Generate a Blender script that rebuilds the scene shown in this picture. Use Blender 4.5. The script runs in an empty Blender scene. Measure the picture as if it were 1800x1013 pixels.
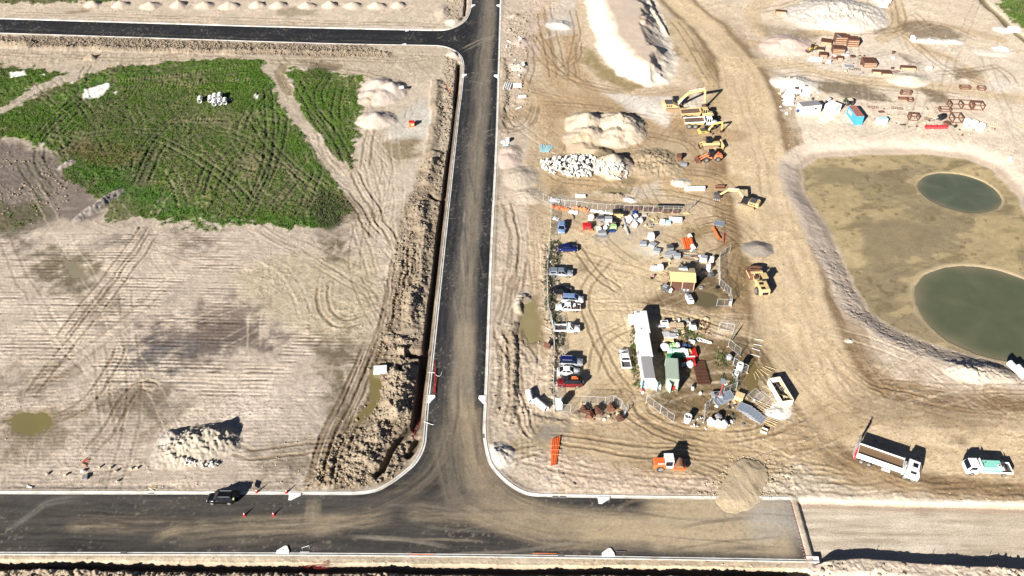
import bpy, math, random
import numpy as np
# ------------------------------------------------------------------ camera, sky, sun, exposure
S = bpy.context.scene
COL = S.collection
R_ = math.radians
PITCH = R_(40.3); FPX = 1500.0; HC = 120.0
cd = bpy.data.cameras.new('camera'); cam = bpy.data.objects.new('camera', cd); COL.objects.link(cam)
cam.location = (0, 0, HC); cam.rotation_euler = (math.pi/2-PITCH, 0, 0)
cd.sensor_width = 36; cd.lens = FPX/1800*36; cd.clip_start = 1; cd.clip_end = 20000
S.camera = cam
SUN_EL = 24.0; SUN_AZ = 35.0            # light travels towards +X sin(az), +Y cos(az)
w = bpy.data.worlds.new('World'); S.world = w; w.use_nodes = True
nt = w.node_tree; nt.nodes.clear()
sky = nt.nodes.new('ShaderNodeTexSky'); sky.sky_type = 'NISHITA'; sky.sun_disc = False
sky.sun_elevation = R_(SUN_EL); sky.sun_rotation = R_(180+SUN_AZ); sky.altitude = 100; sky.air_density = .25; sky.dust_density = .3
bg = nt.nodes.new('ShaderNodeBackground'); bg.inputs['Strength'].default_value = 0.05
wo = nt.nodes.new('ShaderNodeOutputWorld')
nt.links.new(sky.outputs[0], bg.inputs['Color']); nt.links.new(bg.outputs[0], wo.inputs['Surface'])
sd = bpy.data.lights.new('sun', 'SUN'); sd.energy = 5.0; sd.angle = R_(0.5); sd.color = (1.0, 0.95, 0.87)
sun = bpy.data.objects.new('sun', sd); COL.objects.link(sun)
from mathutils import Vector, Matrix
ldir = Vector((math.sin(R_(SUN_AZ))*math.cos(R_(SUN_EL)), math.cos(R_(SUN_AZ))*math.cos(R_(SUN_EL)), -math.sin(R_(SUN_EL))))
sun.rotation_euler = ldir.to_track_quat('-Z', 'Y').to_euler(); sun.location = (-60, -60, 150)
S.view_settings.view_transform = 'Standard'; S.view_settings.look = 'None'
S.view_settings.gamma = 1; S.view_settings.use_curve_mapping = False
S.view_settings.exposure = 1.2
SP, CP = math.sin(PITCH), math.cos(PITCH)
def G(px, py, z=0.0):                    # survey: photo pixel -> point of the place at height z
    u = (px-900)/FPX; v = -(py-506.5)/FPX
    t = (HC-z)/(SP-v*CP)
    return (t*u, t*(v*SP+CP))
def GP(pts, z=0.0): return np.array([G(a, b, z) for a, b in pts])
# ------------------------------------------------------------------ noise
_rng = np.random.RandomState(7)
_TAB = _rng.rand(512, 512).astype(np.float32)*2-1
def vnoise(x, y):
    xi = np.floor(x).astype(np.int32); yi = np.floor(y).astype(np.int32)
    fx = (x-xi).astype(np.float32); fy = (y-yi).astype(np.float32)
    fx = fx*fx*(3-2*fx); fy = fy*fy*(3-2*fy)
    x0 = xi & 511; x1 = (xi+1) & 511; y0 = yi & 511; y1 = (yi+1) & 511
    a = _TAB[x0, y0]; b = _TAB[x1, y0]; c = _TAB[x0, y1]; d = _TAB[x1, y1]
    return (a+(b-a)*fx)+((c+(d-c)*fx)-(a+(b-a)*fx))*fy
def fbm(x, y, sc, seed=0, octv=3, sx=1., sy=1., ang=0.):
    c, s = math.cos(R_(ang)), math.sin(R_(ang))
    u = (x*c+y*s)/(sc*sx)+seed*17.31; v = (-x*s+y*c)/(sc*sy)+seed*9.77
    o = np.zeros_like(u, dtype=np.float32); a = 1.0; t = 0
    for k in range(octv):
        o += a*vnoise(u, v); t += a; a *= .55; u = u*2.03+5.1; v = v*2.03+3.7
    return o/t
def sst(a, b, x):
    t = np.clip((x-a)/(b-a), 0, 1); return t*t*(3-2*t)
# ------------------------------------------------------------------ the ground sheet: finer near the works, coarse out to the horizon
def geo(v0, step, n, f): 
    out = [v0]
    for i in range(n): step *= f; out.append(out[-1]+step)
    return out
pyc = np.arange(1085, -75, -1.45)
rows = np.array([G(900, p)[1] for p in pyc])
far = geo(rows[-1], rows[-1]-rows[-2], 26, 1.32)[1:]
near = geo(rows[0], -(rows[1]-rows[0]), 22, 1.35)[1:]
rows = np.array(list(near[::-1])+list(rows)+list(far))
acol = np.arange(-1080, 1081, 1.75)/FPX
side = geo(acol[-1], 1.75/FPX, 26, 1.35)[1:]
acol = np.array([-v for v in side[::-1]]+list(acol)+list(side))
Wy = np.maximum(rows*CP+HC*SP, 95.0)
NR, NC = len(rows), len(acol)
X = (Wy[:, None]*acol[None, :]).astype(np.float32).ravel()
Y = np.repeat(rows.astype(np.float32), NC)
NV = NR*NC
Z = np.zeros(NV, np.float32); C = np.zeros((NV, 3), np.float32); WET = np.zeros(NV, np.float32)
def hz(x, y):
    j = int(np.argmin(np.abs(rows-y))); i = int(np.argmin(np.abs(acol*Wy[j]-x)))
    return float(Z[j*NC+i])
W1 = fbm(X, Y, 9, 1); W2 = fbm(X, Y, 9, 2); W3 = fbm(X, Y, 2.2, 3); W4 = fbm(X, Y, 2.2, 4)
N30 = fbm(X, Y, 30, 5); N8 = fbm(X, Y, 7, 6, 4); N2 = fbm(X, Y, 1.8, 7, 3); N06 = fbm(X, Y, .75, 8, 2); N03 = vnoise(X/.36, Y/.36)
STK = fbm(X, Y, .8, 9, 3, 1, 12)       # streaks running along Y
STX = fbm(X, Y, .8, 10, 3, 12, 1)      # streaks running along X
def sub(P, m, wp):
    m2 = m+wp*1.5
    return np.where((X > P[:, 0].min()-m2) & (X < P[:, 0].max()+m2) & (Y > P[:, 1].min()-m2) & (Y < P[:, 1].max()+m2))[0]
def sdist(x, y, P):                      # + inside
    n = len(P); d = np.full(x.shape, 1e9, np.float32); ins = np.zeros(x.shape, bool)
    for i in range(n):
        x0, y0 = P[i]; x1, y1 = P[(i+1) % n]; ex, ey = x1-x0, y1-y0; L = ex*ex+ey*ey+1e-9
        t = np.clip(((x-x0)*ex+(y-y0)*ey)/L, 0, 1)
        d = np.minimum(d, (x-x0-t*ex)**2+(y-y0-t*ey)**2)
        if y0 != y1:
            c = ((y0 > y) != (y1 > y)) & (x < (x1-x0)*(y-y0)/(y1-y0)+x0); ins ^= c
    d = np.sqrt(d); return np.where(ins, d, -d)
def poly(pts, soft=1.0, wp=1.5, z=0.0, fine=.4):
    P = GP(pts, z); i = sub(P, soft+1, wp+fine)
    x = X[i]+wp*W1[i]+fine*wp*W3[i]; y = Y[i]+wp*W2[i]+fine*wp*W4[i]
    d = sdist(x, y, P); return i, sst(-soft, soft, d), d
def smooth(P, n=6):
    Q = np.vstack([2*P[0]-P[1], P, 2*P[-1]-P[-2]]); out = []
    for k in range(1, len(Q)-2):
        a, b, c, d = Q[k-1], Q[k], Q[k+1], Q[k+2]
        for j in range(n):
            t = j/n
            out.append(.5*((2*b)+(c-a)*t+(2*a-5*b+4*c-d)*t*t+(3*b-a-3*c+d)*t**3))
    out.append(Q[-2]); return np.array(out)
def strip(pts, hw, wp=0.0, n=5, z=0.0, raw=False):     # nearest-line coordinates: s along, t across (left +)
    P = np.array(pts) if raw else GP(pts, z)
    P = smooth(P, n) if n > 1 else P
    i = sub(P, hw, wp); x = X[i]+wp*W1[i]+.3*wp*W3[i]; y = Y[i]+wp*W2[i]+.3*wp*W4[i]
    best = np.full(i.shape, 1e9, np.float32); s = np.zeros(i.shape, np.float32); t = s.copy(); acc = 0
    for k in range(len(P)-1):
        ex, ey = P[k+1]-P[k]; L = math.hypot(ex, ey)+1e-9
        q = ((x-P[k, 0])*ex+(y-P[k, 1])*ey)/L; qc = np.clip(q, 0, L)
        dx = x-P[k, 0]-qc*ex/L; dy = y-P[k, 1]-qc*ey/L; d = dx*dx+dy*dy
        m = d < best; best[m] = d[m]; s[m] = acc+qc[m]
        t[m] = (np.sqrt(d)*np.sign(ex*dy-ey*dx))[m]; acc += L
    k = np.sqrt(best) < hw; return i[k], s[k], t[k], acc
def paint(i, m, col, a=1.0):
    mm = np.clip(m*a, 0, 1)[:, None]; C[i] = C[i]*(1-mm)+np.array(col, np.float32)*mm
SAND = (.45, .385, .315); PALE = (.56, .49, .42); CREAM = (.62, .555, .475); TAN = (.36, .285, .19); BRN = (.25, .185, .115)
DRK = (.15, .115, .08); OLV = (.20, .165, .075); MUD = (.17, .13, .075); GRY = (.34, .31, .28); WHT = (.74, .73, .71); PINK = (.50, .41, .36)
# base sand
C[:] = np.array(SAND); i = np.arange(NV)
paint(i, sst(-.2, .5, N30), PALE, .6); paint(i, sst(.05, .5, N8), TAN, .45); paint(i, sst(.1, .6, N2), PALE, .3); paint(i, sst(.15, .6, -N2), BRN, .25)
ACL = np.full(NV, .035, np.float32)      # clod relief amplitude
AST = np.full(NV, .02, np.float32)
def zone(pts, col, a=1, soft=1.0, wp=1.5, clod=None, nz=None, wet=None, dz=0, z=0.0, fine=.4):
    i, m, d = poly(pts, soft, wp, z, fine)
    mm = m if nz is None else m*sst(nz[1], nz[2], nz[0][i])
    if col is not None: paint(i, mm, col, a)
    if clod is not None: ACL[i] = ACL[i]*(1-m)+clod*m
    if wet is not None: WET[i] = WET[i]*(1-mm)+wet*mm
    if dz: Z[i] += dz*m
    return i, m, d
# ---- right half: compound, haul road, plain, pale upper right
zone([(930, -60), (1010, -60), (1040, 60), (1100, 130), (1240, 150), (1330, 300), (1380, 500), (1440, 640), (1600, 700), (2300, 730), (2300, 866), (1700, 864), (1430, 868), (1200, 850), (1000, 800), (900, 760), (950, 600), (960, 420), (930, 300)], (.41, .325, .215), .8, 4, 3)
zone([(1500, -60), (2300, -60), (2300, 250), (1800, 300), (1370, 262), (1350, 150), (1330, 60), (1250, -60)], CREAM, .85, 6, 3)
zone([(1190, 0), (1500, -60), (1900, -60), (1800, 100), (1600, 60), (1400, 40), (1330, 60)], (.56, .48, .38), .6, 5, 4)
zone([(1000, -60), (1220, -60), (1290, 60), (1290, 150), (1150, 165), (950, 150), (900, 100), (900, -60)], (.52, .44, .34), .8, 4, 3)
zone([(890, -60), (985, -60), (960, 80), (900, 130), (880, 60)], PINK, .6, 3, 3, clod=.09)
zone([(960, 405), (1110, 405), (1200, 440), (1180, 520), (1120, 560), (1110, 680), (1010, 700), (985, 560)], (.50, .42, .295), .85, 2.5, 2, clod=.012)
zone([(1085, 700), (1400, 760), (1500, 700), (1900, 780), (1900, 862), (1420, 866), (1160, 850), (900, 850), (880, 790), (1000, 740)], (.43, .35, .24), .75, 3, 3, clod=.03)
zone([(900, 740), (1060, 730), (1240, 760), (1350, 790), (1300, 850), (1150, 840), (1000, 810), (900, 800)], (.31, .235, .15), .5, 3, 3, nz=(N8, -.3, .3))
zone([(880, 800), (1000, 800), (1250, 845), (1260, 872), (950, 866), (890, 830)], (.50, .42, .35), .9, 1.5, 1.5, clod=.07)
zone([(1300, 860), (1390, 820), (1420, 866), (1380, 873)], (.50, .45, .39), .8, 1.5, 1.5, clod=.12)
zone([(1390, 800), (1480, 850), (1600, 868), (1900, 866), (2300, 870), (2300, 880), (1400, 874)], (.52, .48, .42), .7, 1.5, 1.5, clod=.07)
zone([(940, 735), (1010, 745), (1000, 775), (950, 775)], (.23, .21, .19), .7, 1.5, 1.5)
zone([(945, 740), (1100, 740), (1110, 720), (1010, 715), (940, 720)], (.42, .36, .29), .8, 1.2, 1, clod=.11)
# verge strip right of the road
zone([(884, -60), (925, -60), (930, 120), (925, 300), (945, 500), (960, 700), (940, 770), (870, 790), (862, 700), (872, 500), (880, 250)], (.50, .415, .335), .8, 1.2, 1.5, clod=.06)
zone([(868, 560), (905, 560), (930, 720), (900, 780), (862, 780), (862, 640)], (.45, .38, .31), .7, 1, 1.5, clod=.10)
zone([(955, 430), (985, 430), (988, 520), (995, 640), (985, 720), (965, 720), (958, 600), (950, 520)], (.55, .49, .41), .9, .8, 1, clod=.13)
zone([(885, 20), (930, 20), (935, 180), (925, 220), (880, 240)], (.46, .38, .30), .6, 1.2, 1.5, clod=.12)
zone([(1120, 20), (1180, 30), (1250, 110), (1290, 230), (1330, 380), (1345, 470), (1310, 470), (1270, 350), (1180, 330), (960, 330), (950, 190), (1120, 200), (1200, 215), (1240, 150)], (.27, .195, .115), .8, 2.5, 3, nz=(N8+.6*N2, -.5, .5), fine=1.2)
zone([(940, 20), (1010, 10), (1020, 120), (1060, 170), (960, 200), (920, 140)], (.30, .22, .135), .7, 2, 3, nz=(N8+.6*N2, -.4, .4), fine=1.2)
zone([(1370, 560), (1440, 580), (1520, 650), (1640, 690), (2300, 720), (2300, 780), (1560, 760), (1440, 700)], (.27, .20, .125), .85, 2.5, 3, nz=(N8+.5*STX, -.6, .4), fine=1.2, clod=.06)
zone([(1240, 395), (1345, 410), (1355, 560), (1290, 560), (1200, 545), (1190, 500), (1280, 450)], (.27, .20, .12), .8, 2, 2.5, nz=(N8+.6*N2, -.6, .4), fine=1)
zone([(880, 740), (960, 735), (1000, 760), (1120, 770), (1240, 790), (1240, 830), (1100, 830), (960, 800), (880, 790)], (.26, .195, .125), .75, 2, 2.5, nz=(N8+.6*N2, -.6, .4), fine=1)
zone([(1150, 560), (1350, 590), (1400, 700), (1330, 750), (1160, 745), (1130, 700), (1155, 640)], (.25, .185, .11), .8, 2, 2, nz=(N8+.6*N2, -.8, .3), fine=1)
# haul road
HM = np.zeros(NV, np.float32)
HR = [(1120, -90), (1190, 0), (1255, 60), (1300, 130), (1318, 220), (1335, 310), (1362, 420), (1385, 520), (1410, 600), (1445, 670), (1520, 740), (1650, 775), (1900, 790), (2300, 800)]
i, s, t, L = strip(HR, 14, 1.0)
hw = 5.2+3*sst(90, 140, s); m = sst(1.25, .8, np.abs(t)/hw)
paint(i, m, (.52, .425, .295), .97); st = fbm(s, t, .9, 21, 3, 14, 1); paint(i, m*sst(0, .6, st), (.56, .465, .34), .8); paint(i, m*sst(.1, .6, -st), (.38, .295, .19), .5)
ACL[i] = ACL[i]*(1-m*.95); Z[i] += m*.02*st; HM[i] = np.maximum(HM[i], m)
e = np.exp(-((np.abs(t)-hw*1.1)/1.1)**2); paint(i, e, (.19, .135, .08), .9); e2 = sst(2.2, 1.2, np.abs(t)/hw)*sst(1.0, 1.2, np.abs(t)/hw)*sst(60, 110, s); paint(i, e2*sst(-1.0, .0, N8[i]), (.235, .17, .10), .85); paint(i, e2*sst(0, .5, st), (.15, .105, .065), .6); Z[i] += .07*e2*st
# second haul track, upper right
for q, wd, cc in (([(1330, 110), (1400, 115), (1500, 140), (1600, 150), (1700, 160), (1850, 185)], 3.4, (.50, .405, .28)), ([(1320, 75), (1360, 78), (1420, 60), (1480, 58)], 2.6, (.46, .36, .24)),
                  ([(1345, 0), (1320, 25), (1340, 60)], 3, (.50, .4, .27)), ([(1560, -30), (1575, 20), (1590, 55), (1620, 85), (1680, 110), (1740, 160)], 3.2, (.52, .42, .29)), ([(1550, 70), (1600, 40), (1680, 50), (1760, 70)], 2.2, (.47, .37, .25)),
                  ([(900, 205), (960, 185), (1040, 180), (1110, 195), (1160, 215), (1290, 240)], 4.0, (.36, .265, .165)), ([(985, 20), (1005, 80), (1010, 130), (1040, 160)], 2.4, (.38, .28, .18)), ([(930, 150), (945, 230), (935, 300), (945, 400), (950, 520), (960, 620)], 2.2, (.42, .32, .21)),
                  ([(960, 50), (965, 120), (990, 160), (1050, 190)], 2.2, (.38, .28, .18)), ([(1190, 40), (1215, 90), (1250, 150), (1265, 190)], 3, (.47, .385, .25)), ([(980, 320), (1050, 325), (1130, 330), (1290, 320)], 3.5, (.43, .325, .2)),
                  ([(1090, 690), (1130, 740), (1250, 775), (1400, 770), (1480, 730)], 4.6, (.40, .31, .20)), ([(1150, 560), (1250, 575), (1340, 600), (1390, 640)], 3.6, (.45, .37, .25))):
    i, s, t, L = strip(q, wd*1.4, .8); m = sst(1.3, .6, np.abs(t)/wd); st = fbm(s, t, .7, int(wd*10), 3, 14, 1)
    paint(i, m, cc, .75); paint(i, m*sst(0, .6, -st), BRN, .5); Z[i] += m*.035*st
# ---- left half
zone([(-500, 90), (-500, 50), (0, 60), (450, 76), (760, 82), (805, 105), (800, 250), (700, 300), (640, 330), (630, 130), (450, 112), (200, 120), (0, 125)], (.42, .35, .27), .7, 1.5, 1.5, clod=.06)
zone([(-500, -60), (845, -60), (825, 20), (790, 45), (450, 42), (0, 30), (-500, 20)], (.52, .44, .35), .9, 1.5, 1.5, clod=.03)
zone([(-500, 60), (0, 63), (400, 74), (640, 82), (700, 100), (560, 100), (300, 92), (0, 82), (-500, 80)], (.165, .13, .10), .9, .9, 1, clod=.22)
zone([(640, 140), (690, 150), (760, 130), (790, 110), (800, 120), (780, 330), (700, 560), (640, 560), (600, 400), (625, 300)], (.49, .42, .345), .8, 1.5, 2, clod=.03)
zone([(-500, 405), (0, 400), (180, 395), (400, 400), (600, 405), (690, 430), (680, 560), (600, 640), (560, 800), (540, 862), (0, 862), (-500, 862)], (.44, .375, .315), .9, 2, 2, clod=.035)
zone([(-500, 240), (0, 245), (100, 270), (170, 330), (175, 390), (60, 400), (-500, 400)], (.165, .135, .118), .95, 2, 3, clod=.09)
zone([(410, 470), (560, 440), (680, 450), (650, 600), (560, 600), (470, 560)], (.40, .34, .245), .8, 3, 3, clod=.05)
for q, cc, a in (([(240, 590), (300, 560), (430, 560), (480, 600), (350, 640), (260, 640)], (.26, .205, .19), .8), ([(330, 530), (440, 520), (450, 580), (360, 600)], (.27, .2, .16), .6),
               ([(220, 620), (300, 590), (330, 620), (250, 660)], (.22, .21, .215), .7), ([(60, 440), (120, 430), (170, 480), (150, 520), (90, 500)], (.27, .225, .14), .8),
               ([(150, 520), (230, 530), (230, 560), (160, 560)], (.25, .195, .15), .6), ([(560, 590), (640, 600), (620, 640), (560, 640)], (.28, .22, .14), .8),
               ([(550, 660), (600, 660), (600, 720), (575, 740)], (.21, .17, .09), .9), ([(0, 650), (110, 640), (90, 680), (0, 680)], (.22, .17, .11), .6),
               ([(170, 680), (290, 680), (300, 740), (200, 760)], (.32, .25, .17), .7), ([(570, 420), (605, 415), (615, 440), (580, 445)], (.24, .19, .1), .9), ([(560, 390), (630, 370), (640, 395), (580, 405)], (.25, .2, .13), .7),
               ([(0, 395), (70, 400), (60, 420), (0, 430)], (.24, .2, .16), .8), ([(200, 420), (260, 410), (250, 430), (150, 430)], (.24, .2, .19), .7), ([(300, 415), (380, 412), (370, 432), (290, 430)], (.27, .2, .15), .7),
               ([(480, 730), (560, 690), (590, 740), (540, 840), (450, 850)], (.35, .28, .19), .6), ([(0, 740), (140, 720), (150, 790), (60, 800), (0, 790)], (.36, .28, .17), .6)):
    zone(q, tuple(v*.42 for v in cc), min(1, a*1.1), 3.4, 3.6, fine=1.8)
zone([(400, 700), (540, 670), (590, 740), (520, 780), (420, 790)], (.54, .47, .41), .6, 3, 3)
# strip beside the trench (churned ground)
zone([(790, 260), (800, 120), (810, 110), (806, 260), (786, 430), (768, 600), (755, 720), (745, 780), (700, 840), (640, 860), (540, 862), (570, 800), (620, 740), (660, 680), (650, 610), (690, 560), (700, 430), (730, 300)], (.20, .155, .11), .9, 1.2, 1.5, clod=.17)
zone([(640, 640), (700, 640), (745, 640), (735, 760), (700, 840), (620, 855), (560, 850), (600, 780), (660, 730), (680, 680)], (.22, .175, .125), .9, 1.2, 1.5, clod=.24)
zone([(700, 420), (760, 420), (745, 600), (690, 600)], (.30, .25, .2), .6, 1.2, 1.5, clod=.17)
zone([(780, 100), (800, 100), (798, 260), (780, 340), (770, 340), (765, 260), (775, 150)], (.37, .31, .24), .6, .8, 1, clod=.2)
zone([(795, -60), (835, -60), (826, 25), (800, 45), (780, 30)], (.42, .35, .28), .7, .8, 1, clod=.16)
# southern strips
zone([(-500, 974), (0, 977), (900, 980), (1415, 988), (1425, 1005), (900, 999), (0, 990), (-500, 990)], (.40, .335, .25), .9, .6, .8, clod=.07)
zone([(-900, 1000), (0, 1000), (900, 1008), (1420, 1014), (1430, 1120), (-900, 1120)], (.27, .235, .2), .9, .6, .8, clod=.26)
zone([(1425, 996), (1800, 1005), (2300, 1020), (2300, 1120), (1420, 1120)], (.50, .44, .38), .9, .6, .8, clod=.13)
# furrows of the ploughed lot
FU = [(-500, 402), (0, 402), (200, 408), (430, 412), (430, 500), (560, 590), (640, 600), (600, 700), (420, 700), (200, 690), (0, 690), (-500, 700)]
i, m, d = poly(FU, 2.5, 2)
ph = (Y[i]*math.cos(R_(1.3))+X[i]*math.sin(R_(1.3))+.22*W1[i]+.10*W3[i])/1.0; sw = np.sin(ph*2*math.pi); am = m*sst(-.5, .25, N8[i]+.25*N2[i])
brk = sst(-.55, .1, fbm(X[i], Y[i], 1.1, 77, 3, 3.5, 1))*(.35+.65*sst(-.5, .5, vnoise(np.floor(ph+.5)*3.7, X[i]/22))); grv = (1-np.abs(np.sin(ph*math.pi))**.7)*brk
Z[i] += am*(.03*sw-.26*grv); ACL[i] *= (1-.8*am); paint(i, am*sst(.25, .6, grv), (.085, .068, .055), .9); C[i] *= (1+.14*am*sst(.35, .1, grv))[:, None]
i, m, d = poly([(410, 440), (690, 440), (640, 620), (560, 600), (430, 560)], 2, 2)
Z[i] += m*.028*(np.sin(X[i]/.62*6.28+2*W3[i])*np.sin(Y[i]/.9*6.28+2*W4[i]))
i, m, d = poly([(0, 700), (540, 700), (540, 862), (0, 862)], 2, 2)
Z[i] += m*.02*(np.sin(Y[i]/.8*6.28+3*W3[i])); C[i] *= (1+.16*m*STX[i])[:, None]
# ---- grass lots
GR1 = [(-500, 130), (-200, 112), (0, 112), (90, 122), (115, 128), (70, 150), (0, 190), (-200, 230), (-500, 250)]
GR2 = [(-400, 250), (0, 205), (60, 170), (120, 145), (200, 118), (300, 108), (400, 102), (462, 108), (478, 140), (498, 190), (540, 245), (590, 315), (612, 365), (590, 396), (520, 400), (420, 392), (300, 388), (190, 392), (172, 345), (120, 310), (100, 270), (60, 250), (0, 245), (-400, 262)]
GR3 = [(500, 120), (560, 122), (636, 135), (640, 160), (632, 210), (628, 260), (618, 300), (575, 262), (540, 215), (515, 165)]
GR4 = [(1725, -60), (1760, 10), (1800, 55), (2300, 300), (2300, -60)]
GM = np.zeros(NV, np.float32)
for g, sf in ((GR1, 1.2), (GR2, 1.0), (GR3, 1.0), (GR4, 1.0), ([(-900, -160), (160, -40), (300, -4), (440, -4), (680, -4), (700, -60), (700, -160)], 1.2), ([(-500, -60), (180, -60), (200, 2), (100, 5), (-500, 8)], 1.5)):
    i, m, d = poly(g, sf*1.5, 2.2, fine=1.3); GM[i] = np.maximum(GM[i], m)
for g, a in (([(175, 380), (330, 385), (430, 392), (400, 410), (200, 405)], .5), ([(0, 350), (80, 350), (90, 400), (20, 405)], .5), ([(1180, 575), (1240, 580), (1240, 605), (1195, 608)], .9), ([(1270, 620), (1320, 640), (1310, 680), (1260, 690), (1255, 640)], .5), ([(1108, 560), (1118, 560), (1122, 680), (1110, 680)], .8),
             ([(1185, 605), (1160, 612), (1165, 625), (1180, 630)], .7), ([(500, 122), (530, 118), (560, 124), (520, 132)], .5), ([(1055, 265), (1068, 265), (1066, 275), (1050, 273)], .8)):
    i, m, d = poly(g, 1, 1.2); GM[i] = np.maximum(GM[i], m*a*sst(-.3, .3, N2[i]))
bare = sst(.22, .55, fbm(X, Y, 5, 30, 3))
i = np.where(GM > .01)[0]; g = GM[i].copy()
gc = np.zeros((len(i), 3), np.float32)+np.array((.066, .112, .018), np.float32)
def mixg(m, c):
    global gc
    gc = gc*(1-m[:, None])+np.array(c, np.float32)*m[:, None]
mixg(sst(-.05, .4, N8[i])*.8, (.095, .15, .022)); mixg(sst(0, .45, -N30[i]+.4*N8[i])*.9, (.075, .082, .038)); drz = sst(.0, .4, fbm(X[i], Y[i], 14, 93, 4)+.25*N2[i]); mixg(drz*.8, (.115, .11, .055)); GM[i] *= 1-.55*drz; mixg(sst(.1, .6, N2[i])*.5, (.115, .12, .05)); mixg(sst(.15, .6, -N2[i])*.6, (.028, .042, .014))
for q_, c_, a_ in (([(60, 190), (130, 145), (300, 108), (462, 106), (475, 130), (300, 128), (180, 150), (120, 200)], (.045, .115, .008), .75), ([(400, 125), (470, 120), (500, 190), (530, 250), (600, 340), (560, 350), (480, 250), (430, 180)], (.055, .125, .012), .7), ([(125, 285), (190, 280), (260, 330), (350, 365), (480, 385), (590, 392), (560, 402), (300, 385), (190, 340)], (.035, .105, .012), .85), ([(-200, 125), (90, 125), (40, 170), (-200, 220)], (.05, .11, .012), .7), ([(510, 130), (580, 150), (620, 200), (600, 260), (560, 200)], (.045, .095, .012), .6), ([(20, 220), (120, 200), (160, 230), (90, 265)], (.05, .105, .014), .6),
                   ([(230, 205), (330, 165), (440, 190), (470, 240), (330, 235)], (.105, .115, .045), .6), ([(255, 255), (400, 245), (520, 290), (560, 370), (470, 375), (330, 345)], (.12, .115, .06), .65), ([(150, 190), (250, 170), (260, 230), (190, 240)], (.09, .10, .04), .5)):
    P_ = GP(q_); dd_ = sdist(X[i]+3.5*W1[i]+1.2*W3[i], Y[i]+3.5*W2[i]+1.2*W4[i], P_); mixg(sst(-2.5, 2.5, dd_)*a_*(.65+.35*sst(-.4, .3, N2[i])), c_)
mixg(bare[i]*.55, (.16, .145, .085))
gc *= 1.12; gk = sst(.3, .8, g+.45*N2[i]+.25*N8[i]); C[i] = C[i]*(1-gk[:, None])+gc*gk[:, None]; GM[i] = gk*(1-.6*drz)
ACL[i] = ACL[i]*(1-gk)+(.15+.08*drz)*gk
zone([(125, 250), (200, 245), (250, 265), (240, 285), (170, 290), (130, 275)], (.13, .09, .045), .75, 2, 2)
zone([(250, 260), (450, 240), (500, 300), (480, 370), (350, 370), (260, 330)], (.17, .155, .085), .45, 4, 3, nz=(N2, -.3, .4))
zone([(558, 335), (600, 340), (612, 368), (598, 398), (560, 400), (545, 370)], (.03, .035, .02), .8, 1.2, 1.2)
zone([(540, 118), (580, 122), (580, 140), (545, 138)], (.05, .05, .03), .8, .8, 1)
zone([(-80, 240), (100, 262), (110, 300), (60, 330), (-80, 330)], (.13, .11, .10), .5, 2, 2, nz=(STX, -.3, .3)); zone([(-80, 340), (90, 345), (160, 380), (60, 400), (-80, 395)], (.30, .255, .22), .6, 2, 3, nz=(STX, -.1, .4)); zone([(-80, 350), (70, 352), (95, 385), (20, 410), (-80, 415)], (.09, .085, .045), .8, 2.5, 3)
GORIG = GM.copy()
def wheel(pts, gauge=2.1, wd=.38, dep=.11, col=None, a=.6, single=False, wp=.35, kill=0.0, rib=0):
    i, s, t, L = strip(pts, gauge/2+3*wd, wp)
    offs = (0,) if single else (-gauge/2, gauge/2)
    fade = sst(0, 3, s)*sst(0, 3, L-s)*sst(-.75, -.2, fbm(s, s*0, 6, int(dep*1000)+len(pts), 2)+.1)
    for o in offs:
        q = np.abs(t-o); r = np.exp(-(q/wd)**2)*fade; b = np.exp(-((q-1.7*wd)/(.6*wd))**2)*fade
        rb = 1+.5*np.sin(s*2*math.pi/rib) if rib else 1
        Z[i] += (-dep*r*rb+.55*dep*b)*(1-.85*HM[i])
        if col is not None: paint(i, r*(1-.6*HM[i]), col, a)
        if kill: GM[i] *= 1-kill*r
# wheel lines in the grass
GD = (.035, .05, .02)
for q in ([(60, 250), (100, 205), (150, 165), (200, 140)], [(75, 258), (120, 210), (165, 172), (215, 145)], [(235, 300), (262, 250), (300, 215), (360, 180), (440, 160)], [(250, 330), (275, 270), (300, 240)], [(262, 240), (330, 270), (400, 320), (440, 360)],
          [(470, 150), (475, 230), (465, 300), (440, 360)], [(500, 200), (490, 260), (455, 340), (430, 385)], [(180, 130), (260, 125), (330, 118), (430, 112)], [(210, 145), (300, 140), (400, 130), (450, 125)], [(330, 215), (370, 213), (410, 215)],
          [(300, 260), (345, 240), (400, 236), (440, 250)], [(350, 345), (370, 290), (420, 250), (455, 235)], [(385, 340), (410, 290), (450, 255)], [(240, 330), (262, 275), (275, 255)], [(110, 270), (150, 240), (230, 230), (300, 235)], [(0, 200), (50, 170), (110, 135)], [(20, 205), (70, 178), (120, 150)], [(-60, 175), (20, 150), (70, 135)],
          [(520, 140), (550, 190), (590, 240), (615, 290)], [(545, 190), (575, 235), (600, 280)], [(600, 150), (590, 200), (600, 250)], [(580, 130), (560, 170), (585, 215)], [(535, 300), (500, 340), (470, 380)], [(560, 300), (540, 350), (520, 390)], [(440, 200), (470, 250), (520, 300), (560, 330)]):
    wheel(q, 2.2, .40, .15, (.07, .075, .04), .7, kill=.8, rib=random.Random(len(q)+q[0][0]).choice((0, 0, .9, 1.1)))
r7 = random.Random(17)
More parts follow.
